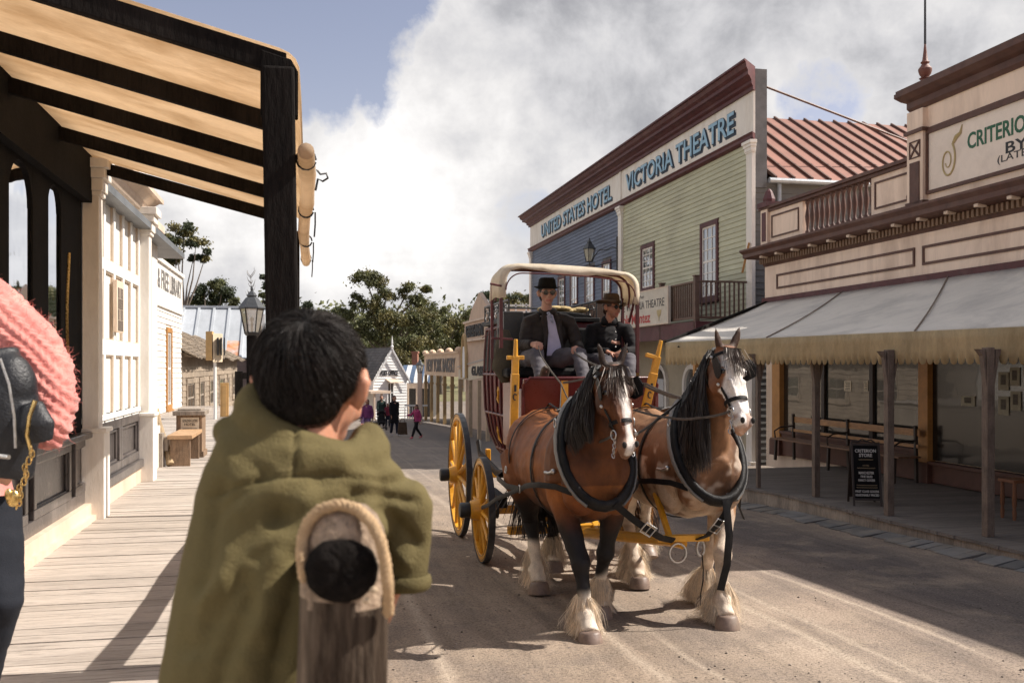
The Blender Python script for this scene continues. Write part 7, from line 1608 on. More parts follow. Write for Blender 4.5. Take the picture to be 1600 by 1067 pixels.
def figure(name, label, base, J, k=1.0, face_dir=(0,-1,0), voxel=.011, tone=SK, group=None, rot=0.0, top=None, legs=None, shoe=None, hair=None, hat=None, glasses=False, cat='person', local_rot=None, sex='m', folds=.006, coat_len=0.0, skirt=0.0, long_hair=False, hcurl=.8, open_front=None, palm=None):
    """J: joints in local space (x right, y away, z up).  One continuous body; clothes and hair are children"""
    t = thing(name, label, cat, base, group, rot=rot)
    V3 = {a: Vector(b) for a, b in J.items()}
    b = MB(); H = head(b, V3['head'], face_dir, k)
    nk, ch, pv = V3['neck'], V3['chest'], V3['pelvis']
    b.tube([H(0,-.03,-.15), nk, ch, ch.lerp(pv, .55), pv], [.055*k,.075*k,.135*k,.115*k,.135*k], 14)
    for sd in ('l', 'r'):
        q = 1 if sd == 'r' else -1
        sh, el, wr = V3['sh_'+sd], V3['el_'+sd], V3['wr_'+sd]; b.tube([nk.lerp(sh, .5), sh, sh.lerp(el,.5), el, el.lerp(wr,.45), wr], [.05*k,.052*k,.044*k,.036*k,.036*k,.025*k], 10)
        hd = V3.get('hd_'+sd, (wr-el)); hand(b, wr, hd, Vector(palm[sd]) if palm else Vector((-q*.6, .2, -.6)), q, k*.98, hcurl)
        hp, kn, an, to = V3['hip_'+sd], V3['kn_'+sd], V3['an_'+sd], V3['to_'+sd]
        b.tube([hp, hp.lerp(kn,.5), kn, kn.lerp(an,.35), an], [.085*k,.072*k,.052*k,.05*k,.036*k], 10); b.tube([an+Vector((0,0,-.02*k)), to], [.04*k,.03*k], 8)
    organic(b, 'body', t, M_skin, voxel*.72, skin_paint(H, tone), smooth=2)
    tm, lm, sm = top, legs, shoe
    fo = lambda p: folds*(N3(p, 9)*.8+N3(Vector((p.x*1.0, p.y*1.0, p.z*2.2)), 15, 3)*.6)
    # jacket / top
    b = MB(); w = .20 if sex == 'm' else .175
    sl, sr = V3['sh_l'], V3['sh_r']; ax = (sr-sl).normalized()
    hem = pv+Vector((0,0,-.06-coat_len))
    b.tube([nk.lerp(ch, .12), nk.lerp(ch,.45), ch, ch.lerp(pv,.55), pv, hem], [.085*k,.165*k,(w+.0)*k,(w-.02)*k,(w+.0)*k,(w+.02+coat_len*.1)*k], 18, up=face_dir if abs(Vector(face_dir).dot(ax)) < .7 else (0,-1,0), flat=[.08*k,.11*k,.135*k,.13*k,.14*k,.15*k])
    for sd in ('l', 'r'):
        sh, el, wr = V3['sh_'+sd], V3['el_'+sd], V3['wr_'+sd]; e2 = wr+(el-wr).normalized()*.012*k
        b.tube([nk.lerp(sh,.45)+Vector((0,0,-.02*k)), sh, sh.lerp(el,.5), el, el.lerp(wr,.5), e2], [.08*k,.075*k,.066*k,.060*k,.054*k,.048*k], 12)
    jk = organic(b, 'jacket' if coat_len < .3 else 'coat', t, tm, voxel, None, smooth=3, folds=fo)
    q = MB(); q.tube([nk+Vector((math.cos(a)*.072*k, math.sin(a)*.066*k, .03*k+.015*math.sin(a))) for a in [i*math.pi/9 for i in range(18)]], .020*k, 8, up=(0,0,1), flat=.036*k, closed=True); build(q, 'collar', tm, jk, local=True, smooth=60)
    # trousers
    b = MB(); b.tube([pv+Vector((0,0,.05)), pv, pv+Vector((0,0,-.06))], [.15*k,.165*k,.14*k], 14, up=(0,1,0), flat=[.12*k,.13*k,.12*k])
    for sd in ('l', 'r'):
        hp, kn, an = V3['hip_'+sd], V3['kn_'+sd], V3['an_'+sd]; b.tube([hp, hp.lerp(kn,.5), kn, kn.lerp(an,.5), an.lerp(kn,.03)], [.10*k,.092*k,.074*k,.066*k,.060*k], 12)
    organic(b, 'trousers', t, lm, voxel, None, smooth=3, folds=fo)
    for sd in ('l', 'r'):
        an, to = V3['an_'+sd], V3['to_'+sd]; d = (to-an); b = MB(); b.tube([an+Vector((0,0,.05*k)), an, an+Vector((0,0,-.035*k))-d*.12], [.052*k,.050*k,.045*k], 10); b.tube([an+Vector((0,0,-.04*k))-d*.15, an.lerp(to,.5)+Vector((0,0,-.018*k)), to, to+d.normalized()*.03*k], [.042*k,.046*k,.045*k,.025*k], 10, up=(0,0,1), flat=[.04*k,.035*k,.028*k,.018*k])
        organic(b, 'shoe', t, sm, voxel*.8, None, smooth=2)
    if hair:
        b = MB(); c0 = H(0,-.02,.035); 
        rot = Matrix(((H(1,0,0)-H(0,0,0)).normalized(), (H(0,1,0)-H(0,0,0)).normalized(), (H(0,0,1)-H(0,0,0)).normalized())).transposed()
        b.ell(H(0,-.022,.040), (.086*k,.097*k,.090*k), rot); b.ell(H(0,-.055,-.02), (.072*k,.055*k,.07*k), rot)
        if long_hair: b.tube([H(0,-.05,.02), H(0,-.085,-.08), H(0.01,-.09,-.19), H(.02,-.08,-.27)], [.08*k,.075*k,.065*k,.03*k], 10, up=face_dir, flat=[.05*k,.045*k,.04*k,.02*k])
        organic(b, 'hair', t, hair, voxel*.8, None, smooth=2, folds=lambda p: .004*N3(p, 30))
    if glasses:
        gb = MB()
        for q in (-1, 1):
            c = H(q*.033, .104, .008); fx = (H(0,1,0)-H(0,0,0)).normalized(); gb.lathe([(.001,-.003),(.024*k,-.002),(.024*k,.002),(.001,.003)], c, 14, ax=fx); gb.tube([H(q*.056,.098,.012), H(q*.078,.05,.014), H(q*.083,-.01,.010)], .003*k, 5)
        gb.tube([H(-.012,.108,.010), H(.012,.108,.010)], .003*k, 5); build(gb, 'sunglasses', mat('sunglass_black', (.008,.008,.009), .12, 0, 5, 0), t, local=True, smooth=50)
    if hat: hat(t, H, k)
    return t, H, V3
def fedora(crown, brim, m, band, tilt=0.0, sag=.0):
    def f(t, H, k):
        o = H(0,-.012,.060); e = (H(1,0,0)-H(0,0,0)).normalized(), (H(0,1,0)-H(0,0,0)).normalized(), (H(0,0,1)-H(0,0,0)).normalized()
        q = MB(); prof = [(.089*k,-.012),(.092*k,.0),(.090*k,.03),(.083*k,crown*.8),(.066*k,crown),(.03*k,crown*.93),(.004,crown*.88)]; n = 28; vs = []
        prof = [(brim,.004),(brim,0.0)]+prof
        for r, z in prof:
            for j in range(n):
                an = 2*math.pi*j/n; zz = z-(sag*abs(math.cos(an*1))*(0) if r < brim else 0)
                if r >= brim*.98: zz += sag*(abs(math.cos(an))**2*1.0-.5)
                vs.append(o+e[0]*r*math.cos(an)*.97+e[1]*(r*math.sin(an)*1.06)+e[2]*zz)
        m_ = len(prof); q.add(vs, [(i*n+j, i*n+(j+1)%n, (i+1)*n+(j+1)%n, (i+1)*n+j) for i in range(m_-1) for j in range(n)]+[tuple((m_-1)*n+j for j in range(n))])
        h_ = build(q, 'hat', m, t, local=True, smooth=55); h_.modifiers.new('s', 'SOLIDIFY').thickness = .004
        q = MB(); q.tube([o+e[0]*.0925*k*math.cos(a)*.98+e[1]*.0925*k*math.sin(a)*1.07+e[2]*.014 for a in [i*math.pi/12 for i in range(24)]], .003, 6, up=e[2], flat=.013, closed=True); build(q, 'hat_band', band, h_, local=True, smooth=60)
    return f
M_blackcloth = cloth('black_wool', (.012,.011,.012)); M_brownjk = cloth('dark_brown_oilskin', (.030,.023,.020), .25, 6, .6); M_greytr = cloth('grey_work_trousers', (.115,.108,.118), .18, 8); M_boot = mat('brown_boot', (.09,.065,.045), .7, .2, 8, .1); M_felt = cloth('black_felt', (.010,.010,.011)); M_brfelt = cloth('brown_leather_hat', (.085,.055,.032), .25, 10, .7); M_shirt = cloth('pale_lilac_shirt', (.50,.48,.60), .08, 10)
M_hairb = mat('black_hair', (.010,.008,.007), .7, .3, 20, .1, 90, stretch=(1,1,.3)); M_hairbr = mat('brown_hair', (.055,.028,.018), .45, .3, 20, .1, 90, stretch=(1,1,.3))
# --- driver
def rel(base, px, py, Y): return at_Y(px, py, Y)-Vector(base)
db = (2.46, 10.05, 1.80)
P_ = lambda px, py, Y: tuple(rel(db, px, py, Y))
drv, H, V3 = figure('person', 'driver in a black hat, dark glasses and open dark jacket holding the reins', db, dict(
    head=P_(855,459,10.25), neck=P_(856,492,10.32), chest=P_(858,520,10.3), pelvis=(0,0,.11), sh_l=P_(825,504,10.28), sh_r=P_(890,504,10.28), el_l=P_(818,540,10.2), el_r=P_(902,540,10.2),
    wr_l=P_(833,538,9.86), wr_r=P_(905,546,9.9), hd_l=(.25,-.9,-.1), hd_r=(-.5,-.8,.0), hip_l=(-.11,-.03,.09), hip_r=(.12,-.03,.09), kn_l=P_(838,553,9.82), kn_r=P_(905,554,9.85), an_l=P_(846,594,9.62), an_r=P_(914,604,9.62), to_l=P_(853,576,9.50), to_r=P_(918,610,9.50)),
    k=1.10, face_dir=(-.06,-1,-.05), tone=(.55,.31,.23), top=M_brownjk, legs=M_greytr, shoe=M_boot, hat=fedora(.105, .142, M_felt, M_blackcloth, sag=.018), glasses=True, folds=.012, coat_len=.04, hair=M_hairb, palm=dict(l=(.9,0,-.3), r=(-.9,0,-.3)), hcurl=1.25)
# shirt front, scarf
q = MB(); c = V3['chest']; nk = V3['neck']
sh_pts = [nk+Vector((0,-.085,-.01)), nk+Vector((.005,-.145,-.10)), nk+Vector((.015,-.180,-.22)), nk+Vector((.02,-.192,-.34)), nk+Vector((.02,-.190,-.44))]
q.tube(sh_pts, [.034,.044,.058,.074,.080], 10, up=(0,-1,0), flat=[.02,.018,.016,.014,.012]); build(q, 'shirt', M_shirt, drv, local=True, smooth=60)
q = MB(); q.tube([nk+Vector((math.cos(a)*.062, math.sin(a)*.062-.005, .035+.02*math.sin(a))) for a in [i*math.pi/9 for i in range(18)]], .014, 8, up=(0,0,1), flat=.022, closed=True)
q.tube([nk+Vector((-.02,-.09,.02)), nk+Vector((.0,-.15,-.04)), nk+Vector((.01,-.175,-.10))], [.018,.018,.008], 8, up=(0,-1,0), flat=[.012,.012,.006]); build(q, 'scarf', mat('checked_scarf', (.30,.32,.42), .8, .45, 40, .05, 80), drv, local=True, smooth=60)
q = MB()
for s in (-1, 1): q.tube([nk+Vector((s*.06,-.06,.02)), nk+Vector((s*.080,-.15,-.07)), nk+Vector((s*.075+.01,-.185,-.2)), nk+Vector((s*.10+.015,-.19,-.36))], [.02,.034,.026,.012], 8, up=(0,-1,0), flat=.010)
for z in (-.12,-.2,-.3): q.ell(nk+Vector((.115,-.125,z)), .008)
build(q, 'lapel', M_brownjk, drv, local=True, smooth=60)
# --- passenger
pb = (3.10, 10.08, 1.78)
P_ = lambda px, py, Y: tuple(rel(pb, px, py, Y))
psg, H, V3 = figure('person', 'passenger in a wide brown hat and black jacket with hands clasped', pb, dict(
    head=P_(956,481,10.35), neck=P_(952,508,10.42), chest=P_(952,532,10.4), pelvis=(0,0,.10), sh_l=P_(924,514,10.4), sh_r=P_(979,514,10.4), el_l=P_(922,550,10.35), el_r=P_(989,548,10.3),
    wr_l=P_(950,550,10.05), wr_r=P_(976,549,10.05), hd_l=(.8,-.35,-.25), hd_r=(-.85,-.35,-.1), hip_l=(-.10,-.03,.09), hip_r=(.11,-.03,.09), kn_l=P_(948,564,9.9), kn_r=P_(984,562,9.9), an_l=P_(948,620,9.7), an_r=P_(982,620,9.7), to_l=P_(948,628,9.56), to_r=P_(984,628,9.56)),
    k=1.0, face_dir=(.42,-.9,-.05), tone=(.48,.24,.16), top=M_blackcloth, legs=M_greytr, shoe=M_boot, hat=fedora(.095, .160, M_brfelt, mat('hat_ribbon', (.12,.08,.05), .6), sag=.03), glasses=True, hair=M_hairbr, sex='f', coat_len=.05, palm=dict(l=(.2,0,-.9), r=(.2,.2,-.9)), hcurl=1.0, folds=.010)
q = MB(); nk = V3['neck']; q.tube([nk+Vector((math.cos(a)*.065, math.sin(a)*.06-.01, .045+.015*math.sin(a))) for a in [i*math.pi/9 for i in range(18)]], .026, 8, up=(0,0,1), flat=.045, closed=True); build(q, 'scarf', M_blackcloth, psg, local=True, smooth=60)
q = MB()
for z in (-.08,-.16,-.24): q.ell(nk+Vector((.02,-.15,z)), .008)
build(q, 'jacket_button', M_steel, psg, local=True)
# --- reins (driver's hands to the bits)
def wpt(I, hp): b = BASE[I['t'].name]; return Vector((b.x, b.y, b.z))+hp
hl_, hr_ = at_Y(841,541,9.76), at_Y(897,548,9.80)
rl = [('left rein pair running from the driver over the bay horse', [[hl_, at_Y(848,560,9.35), at_Y(877,600,8.7), at_Y(874,655,8.1), at_Y(885,680,7.8), at_Y(925,693,7.3), wpt(hL, hL['HP'](.79,-.085,-.01))], [at_Y(877,600,8.7), at_Y(892,632,8.3), at_Y(898,650,8.0)]]),
      ('rein pair running from the driver to the roan horse', [[hr_, at_Y(903,555,9.3), at_Y(935,572,8.7), at_Y(985,590,8.4), at_Y(1035,615,8.2), at_Y(1066,622,7.9)], [at_Y(880,598,8.75), at_Y(935,585,8.5), at_Y(1010,600,8.3), at_Y(1066,622,7.9)], [at_Y(1066,622,7.9), at_Y(1030,652,7.6), at_Y(998,676,7.2), wpt(hL, hL['HP'](.79,.085,-.01))], [at_Y(990,640,7.6), at_Y(1050,653,7.6), at_Y(1090,653,7.3), wpt(hR, hR['HP'](.79,-.085,-.01))]])]
for lab, paths in rl:
    q = MB()
    for p in paths:
        pts = []; 
        for i in range(len(p)-1):
            for j in range(4): t = j/4; pts.append(p[i].lerp(p[i+1], t)+Vector((0,0,-.010*math.sin(math.pi*t))))
        pts.append(p[-1]); q.tube(pts, .004, 6, up=(0,0,1), flat=.011)
    o = build(q, 'reins', M_rein, smooth=60); tag(o, lab, 'reins', 'reins of the coach team')
# ================================================================== FOREGROUND
# --- weathered post with rope loop, and the charred rail running away from it
PYp = 1.25
pc_ = at_Y(534, 860, PYp); pr = 70/F_PX*PYp
M_post = mat('weathered_round_post', (0.038,0.026,0.018), 0.9, 0.35, 14, 0.5, 120, grain=(9,9,0.5), dirt=(0.30,0.23,0.17), dscale=13, damt=0.5, stretch=(1,1,.13), spec=0.12)
M_ptop = mat('pale_post_end', (0.34,0.255,0.185), 0.9, 0.3, 14, 0.4, 120, grain=(9,9,0.6), dirt=(0.12,0.085,0.06), dscale=8, damt=0.7, spec=0.15)
M_char = mat('charred_log', (0.010,0.008,0.007), 0.85, 0.5, 14, 0.5, 90, spec=0.08)
M_rope = mat('hemp_rope', (0.50,0.34,0.19), 0.85, 0.15, 40, 0.3, 300)
hp_ = thing('hitching_post', 'stout weathered round post with a rope looped over its top in front of the boy', 'post', (pc_.x, pc_.y, ZD-.25))
ztp = at_Y(530, 790, PYp).z
mb = MB(); rings = [(ZD-.25, 1.05), (1.0, 1.03), (1.35, 1.02), (ztp-.20, 1.0), (ztp-.10, .98), (ztp-.06, .95), (ztp-.03, .86), (ztp-.012, .72), (ztp, .5), (ztp+.004, .2)]
vs = []; n = 64
for zi in range(len(rings)-1):
    z0, r0 = rings[zi]; z1, r1 = rings[zi+1]; m_ = max(1, int((z1-z0)/.012))
    for j in range(m_): vs.append((lerp(z0, z1, j/m_), lerp(r0, r1, j/m_)))
vs.append(rings[-1]); V_ = []
for z, rk in vs:
    for k in range(n):
        an = 2*math.pi*k/n; cr_ = noise.noise(Vector((math.cos(an)*5, math.sin(an)*5, z*1.3))); ck = max(0, .25-abs(noise.noise(Vector((math.cos(an)*2.2+4, math.sin(an)*2.2, z*.8)))))*4
        r = pr*rk*(1+.035*cr_-.05*max(0, ck-.75)); lo = (0.004*math.sin(z*9)); V_.append((pc_.x+lo+math.cos(an)*r, pc_.y+math.sin(an)*r, z))
m_ = len(vs); mb.add(V_, [(i*n+k, i*n+(k+1)%n, (i+1)*n+(k+1)%n, (i+1)*n+k) for i in range(m_-1) for k in range(n)]+[tuple((m_-1)*n+k for k in range(n))])
o = build(mb, 'post', [M_post, M_ptop], hp_, smooth=60)
for pl in o.data.polygons:
    if BASE[hp_.name].z+pl.center.z > ztp-.115+.02*noise.noise(pl.center*30): pl.material_index = 1
# dark charred end of the rail
re_ = at_Y(535, 895, PYp-.064); rr_ = 55/F_PX*(PYp-.064)
mb = MB(); V_ = []; pr2 = [(.05,-.002),(.45,-.004),(.8,0),(.95,.006),(1.0,.016),(1.0,.06),(1.0,.14)]
nn = 48
for rk, dy in pr2:
    for k in range(nn): an = 2*math.pi*k/nn; r = rr_*rk*(1+.05*noise.noise(Vector((math.cos(an)*3, math.sin(an)*3, 1)))); V_.append((re_.x+math.cos(an)*r*1.05, re_.y+dy+.004*noise.noise(Vector((math.cos(an)*rk*4, math.sin(an)*rk*4, 0))), re_.z+math.sin(an)*r*.92))
mb.add(V_, [(i*nn+k, i*nn+(k+1)%nn, (i+1)*nn+(k+1)%nn, (i+1)*nn+k) for i in range(len(pr2)-1) for k in range(nn)]+[tuple(range(nn))[::-1]]); build(mb, 'rail_end', M_char, hp_, smooth=50)
mb = MB()
for (x, y) in ((584,922),(572,938)): c = at_Y(x, y, PYp-.085); mb.ell(c, (.003+.004*random.random(),.004,.003+.003*random.random()), n=8, m=5)
build(mb, 'splinter', mat('pale_splinters', (0.50,0.38,0.25), .85, .2, 30, .3), hp_)
# rope: twisted strands arched over the top, down both sides
def rope(mb, pts, r=.0085, tw=260):
    P = [Vector(p) for p in pts]; F = []
    for i in range(len(P)-1):
        for j in range(10): F.append(P[i].lerp(P[i+1], j/10))
    F.append(P[-1]); 
    for _ in range(3): F = [F[0]]+[(F[i-1]+F[i]*2+F[i+1])/4 for i in range(1, len(F)-1)]+[F[-1]]
    for s in range(3):
        L = 0; out = []
        for i, p in enumerate(F):
            if i: L += (p-F[i-1]).length
            t = (F[min(i+1,len(F)-1)]-F[max(i-1,0)]).normalized(); u = t.orthogonal().normalized(); u = Vector((0,1,0)); u = (u-t*u.dot(t)).normalized(); v = t.cross(u); a = L*tw+s*2*math.pi/3; out.append(p+(u*math.cos(a)+v*math.sin(a))*r*.55)
        mb.tube(out, r*.62, 6)
mb = MB(); yf = PYp-.035
rope(mb, r=.0072, tw=300, pts=[at_Y(*p) for p in [(476,906,yf-.01),(471,870,yf-.01),(473,838,yf),(482,814,yf),(500,796,yf),(530,787,yf),(560,796,yf),(582,818,yf-.01),(595,845,yf-.02),(602,880,yf-.02),(606,915,yf-.02),(607,960,yf)]]); build(mb, 'rope', M_rope, hp_, smooth=60)
rl_ = MB(); A = at_Y(536, 896, PYp); pts = [Vector((A.x+.0, A.y+.02, A.z))]+[Vector((.045+.02*math.sin(i*1.3), A.y+.02+i*.6, A.z-.06-.01*math.sin(i)-.012*i)) for i in range(1, 12)]
rl_.tube(pts, [.052]*len(pts), 14); o = build(rl_, 'hitching_rail', M_post, smooth=60); tag(o, 'long round log rail running from the rope-topped post along the boardwalk edge', 'rail')
for i, aa_ in enumerate((4.2, 7.4)):
    q = MB(); zz = pts[min(int((aa_-A.y)/.6), 11)].z; q.tube([(.045, aa_, -.4), (.045, aa_, zz-.04)], .06, 12); o = build(q, 'rail_post', M_post, smooth=50); tag(o, ['round post carrying the log rail, the one nearer the boy', 'round post carrying the log rail, the one farther from the boy'][i], 'post', 'posts of the log rail')

# --- boy in olive jacket seen from behind
M_olv = mat('olive_cotton', (0.132,0.106,0.046), 0.85, 0.12, 5, 0.22, 260, spec=0.15, dirt=(0.10,0.082,0.036), dscale=3, damt=0.3)
YB = 1.5
def BP(px, py, Y=YB): return at_Y(px, py, Y)
bb = BP(470, 1067, 1.42); base = (bb.x, bb.y, ZD)
B0 = Vector(base); R_ = lambda px, py, Y=YB: BP(px, py, Y)-B0
boy = thing('person', 'boy with short black hair in an olive jacket, seen from behind, leaning on the post', 'person', base, rot=0.0)
fdir = Vector((.36, .93, -.10)).normalized()
mb = MB(); hc = R_(489, 606)
H = head(mb, hc, fdir, .95, up=(.05,.05,1)); nk = R_(488, 700, 1.47)
mb.tube([H(0,-.02,-.06), H(0,-.03,-.12), nk], [.048,.048,.055], 14)
ch, pv = R_(462, 800, 1.45), R_(425, 1120, 1.42); pv.z = .74
fw_ = Vector((.01,.035,0)); mb.tube([nk, nk.lerp(ch,.5)+fw_, ch+fw_, ch.lerp(pv,.5)+fw_, pv], [.045,.055,.070,.070,.085], 14)
shl, shr = R_(388, 752, 1.44), R_(578, 775, 1.50); ell_, elr = R_(355, 862, 1.55), R_(640, 800, 1.53); wl, wr_ = R_(470, 830, 1.72), R_(630, 902, 1.50)
for sh, el, wr in ((shl, ell_, wl), (shr, elr, wr_)): mb.tube([nk.lerp(sh,.5), sh, sh.lerp(el,.5), el, el.lerp(wr,.5), wr], [.032,.030,.026,.024,.024,.020], 10)
hand(mb, wr_, Vector((-.75,.25,-.45)), Vector((-.2,.6,-.8)), 1, .80, .9); hand(mb, wl, Vector((1,.3,-.05)), Vector((0,.2,-1)), -1, .82, .4)
hips = [(-.075,0,.70),(.075,0,.70)]; 
for s in (-1, 1): hx = pv+Vector((s*.075,0,-.02)); mb.tube([hx, hx+Vector((s*.01,.02,-.33)), hx+Vector((s*.01,.0,-.64))], [.07,.047,.034], 10); mb.tube([hx+Vector((s*.01,0,-.66)), hx+Vector((s*.02,.13,-.69))], [.034,.028], 8)
organic(mb, 'body', boy, M_skin, .0058, skin_paint(H, (.56,.27,.17)), smooth=3)
# jacket
mb = MB()
T = [(nk+Vector((0,0,.0)), .085,.075), (R_(480,728,1.46), .125,.085), (R_(470,770,1.45), .145,.100), (R_(448,830,1.45), .138,.112), (R_(433,920,1.43), .142,.120), (R_(430,1010,1.42), .156,.128), (R_(425,1100,1.41), .166,.135), (R_(425,1230,1.40), .185,.15)]
mb.tube([p for p,_,_ in T], [r for _,r,_ in T], 24, up=(0,1,0), flat=[f for _,_,f in T])
for pts, rs in (([nk.lerp(shl,.35), R_(396,728,1.44), R_(372,785,1.47), R_(354,862,1.52), R_(385,870,1.63), R_(440,842,1.70)], [.07,.070,.064,.058,.055,.046]),
                ([nk.lerp(shr,.3), R_(568,766,1.49), R_(608,784,1.50), R_(636,800,1.51), R_(637,850,1.51), R_(635,890,1.50), R_(634,903,1.50)], [.07,.062,.050,.044,.038,.035,.034])): mb.tube(pts, rs, 16)
mb.ell(R_(634,782,1.51), (.036,.05,.036)); mb.ell(R_(634,908,1.50), (.036,.038,.015))
# hood lying on the shoulders
for i in range(15):
    a = math.pi*(-.10+1.2*i/14); c = nk+Vector((math.cos(a)*.090, -math.sin(a)*.060+.012, .030-.030*math.sin(a)-.034*math.cos(a))); mb.ell(c, (.030,.032,.030-.004*math.sin(a)))
mb.tube([R_(350,668,1.47), R_(378,696,1.42), R_(425,716,1.39), R_(478,724,1.38), R_(528,722,1.40), R_(562,712,1.46)], [.022,.025,.026,.026,.024,.020], 12, up=(0,1,0), flat=[.022,.020,.016,.014,.018,.022])
CRS = [((548,778),(440,808),22,-.014),((440,808),(300,1010),20,-.013),((600,742),(480,790),18,.009),((480,790),(335,930),22,.012),((548,795),(470,870),15,-.024),((470,870),(425,1080),18,-.018),
       ((430,850),(375,1080),22,.012),((345,760),(312,920),14,-.010),((410,742),(335,812),10,-.008),((350,870),(285,1050),16,.008),((392,930),(330,1090),14,-.012),((560,772),(652,782),9,-.012),((596,795),(655,850),10,-.012),((612,752),(662,742),9,-.009),
       ((585,815),(640,880),9,.008),((352,700),(420,742),9,-.006),((500,752),(590,765),12,-.006),((462,672),(462,742),3,-.007),((325,775),(400,748),3.5,-.006),((400,748),(520,742),3.5,-.006),((520,742),(600,752),3.5,-.006),((455,745),(380,800),14,.006)]
def jf(p):
    q = p+B0; X, Yw = q.x*cT-q.y*sT, q.x*sT+q.y*cT; x, y = 800+F_PX*X/Yw, HOR-F_PX*(q.z-CAMZ)/Yw; f = 0
    w1 = 10*noise.noise(Vector((x*.012, y*.012, 1)))
    for (a, b, w, am) in CRS:
        dx, dy = b[0]-a[0], b[1]-a[1]; L2 = dx*dx+dy*dy; t = ((x-a[0])*dx+(y-a[1])*dy)/L2; tc = max(0, min(1, t)); d = math.hypot(x-a[0]-dx*tc+(w1 if w > 5 else 0), y-a[1]-dy*tc); e = math.exp(-(d/w)**2)
        f += 1.0*am*e*(1 if w < 5 else (.75+.5*noise.noise(Vector((x*.03, y*.03, w)))))
    if Yw > YB+.02: f *= .4
    f += .005*noise.noise(Vector((q.x*11, q.y*9, q.z*5)))+.0012*noise.noise(Vector((q.x*34, q.y*26, q.z*30)))
    return f
jk = organic(mb, 'jacket', boy, M_olv, .0056, None, smooth=9, folds=jf)
q = MB(); q.tube([R_(634,904,1.50)+Vector((math.cos(a)*.035, math.sin(a)*.035, -.004)) for a in [i*math.pi/10 for i in range(20)]], .006, 8, closed=True, up=(0,0,1), flat=.012); build(q, 'cuff', M_olv, jk, local=True, smooth=60)
mb = MB()
for s in (-1, 1): hx = pv+Vector((s*.075,0,.0)); mb.tube([hx+Vector((0,0,.05)), hx, hx+Vector((s*.01,.02,-.33)), hx+Vector((s*.01,.0,-.63))], [.09,.088,.062,.055], 12)
organic(mb, 'trousers', boy, cloth('navy_denim', (.025,.032,.055)), .012, None, smooth=3, folds=lambda p: .004*N3(p, 12))
for s in (-1, 1): hx = pv+Vector((s*.085,0,-.66)); mb = MB(); mb.tube([hx+Vector((0,-.05,0)), hx+Vector((0,.05,-.015)), hx+Vector((s*.01,.15,-.025))], [.042,.042,.032], 10, up=(0,0,1), flat=[.05,.042,.03]); organic(mb, 'shoe', boy, M_boot, .01, None)
# hair: cap plus thousands of short strands growing from the crown
mb = MB(); u_ = (H(0,0,1)-H(0,0,0)).normalized(); f_ = (H(0,1,0)-H(0,0,0)).normalized(); s_ = (H(1,0,0)-H(0,0,0)).normalized(); rot = Matrix((s_, f_, u_)).transposed(); KH = .945
mb.ell(H(0,-.010,.034), (.080*KH,.097*KH,.089*KH), rot); mb.ell(H(0,-.048,-.012), (.066*KH,.052*KH,.060*KH), rot)
organic(mb, 'hair_cap', boy, M_hairb, .006, None, smooth=2)
rnd = random.Random(5); mb = MB(); crown = Vector((.012, -.055, .09)).normalized()
M_hst = mat('black_hair_strands', (.014,.010,.008), .62, .3, 20, 0, 60, island=.7, spec=.3)
for _ in range(26000):
    d = Vector((rnd.gauss(0,1), rnd.gauss(0,1), rnd.gauss(0,1))).normalized()
    if d.z < -.9 or (d.y > .55 and d.z < .15) or (abs(d.x) > .75 and d.y > .15 and d.z < .05): continue
    low = sst(.0, -.6, d.z)*(1 if d.y < .3 else .8); c0 = Vector((0,-.025,.02)); rb_ = 0
    for ce, ra_ in ((Vector((0,-.010,.034)), (.082,.099,.091)), (Vector((0,-.048,-.012)), (.068,.054,.062))):
        o_ = [(c0[k]-ce[k])/(ra_[k]*KH) for k in range(3)]; dd = [d[k]/(ra_[k]*KH) for k in range(3)]; A_ = sum(v*v for v in dd); B_ = sum(u*v for u, v in zip(o_, dd)); C_ = sum(v*v for v in o_)-1; D_ = B_*B_-A_*C_
        if D_ > 0: rb_ = max(rb_, (-B_+math.sqrt(D_))/A_)
    p = c0+d*rb_
    tn = d-crown; tn = (tn-d*tn.dot(d)); tn = tn.normalized() if tn.length > .05 else Vector((rnd.uniform(-1,1), rnd.uniform(-1,1), 0)).normalized(); sw = d.cross(tn)*.35
    L = rnd.uniform(.030,.050)*(1-.75*low); tn = (tn+sw+Vector((rnd.gauss(0,.13), rnd.gauss(0,.13), rnd.gauss(0,.13)))).normalized(); lift = rnd.uniform(.0,.10)
    W3 = lambda v: H(v.x/KH*1.0, v.y/KH*1.0, v.z/KH*1.0) if False else H(0,0,0)+s_*v.x+f_*v.y+u_*v.z
    p0 = W3(p); tw = s_*tn.x+f_*tn.y+u_*tn.z; dw = s_*d.x+f_*d.y+u_*d.z
    ribbon(mb, [p0, p0+tw*L*.5+dw*L*lift*.6, p0+tw*L+dw*L*(lift*.6-.30)], .0009, .25)
build(mb, 'hair', M_hst, boy, local=True)
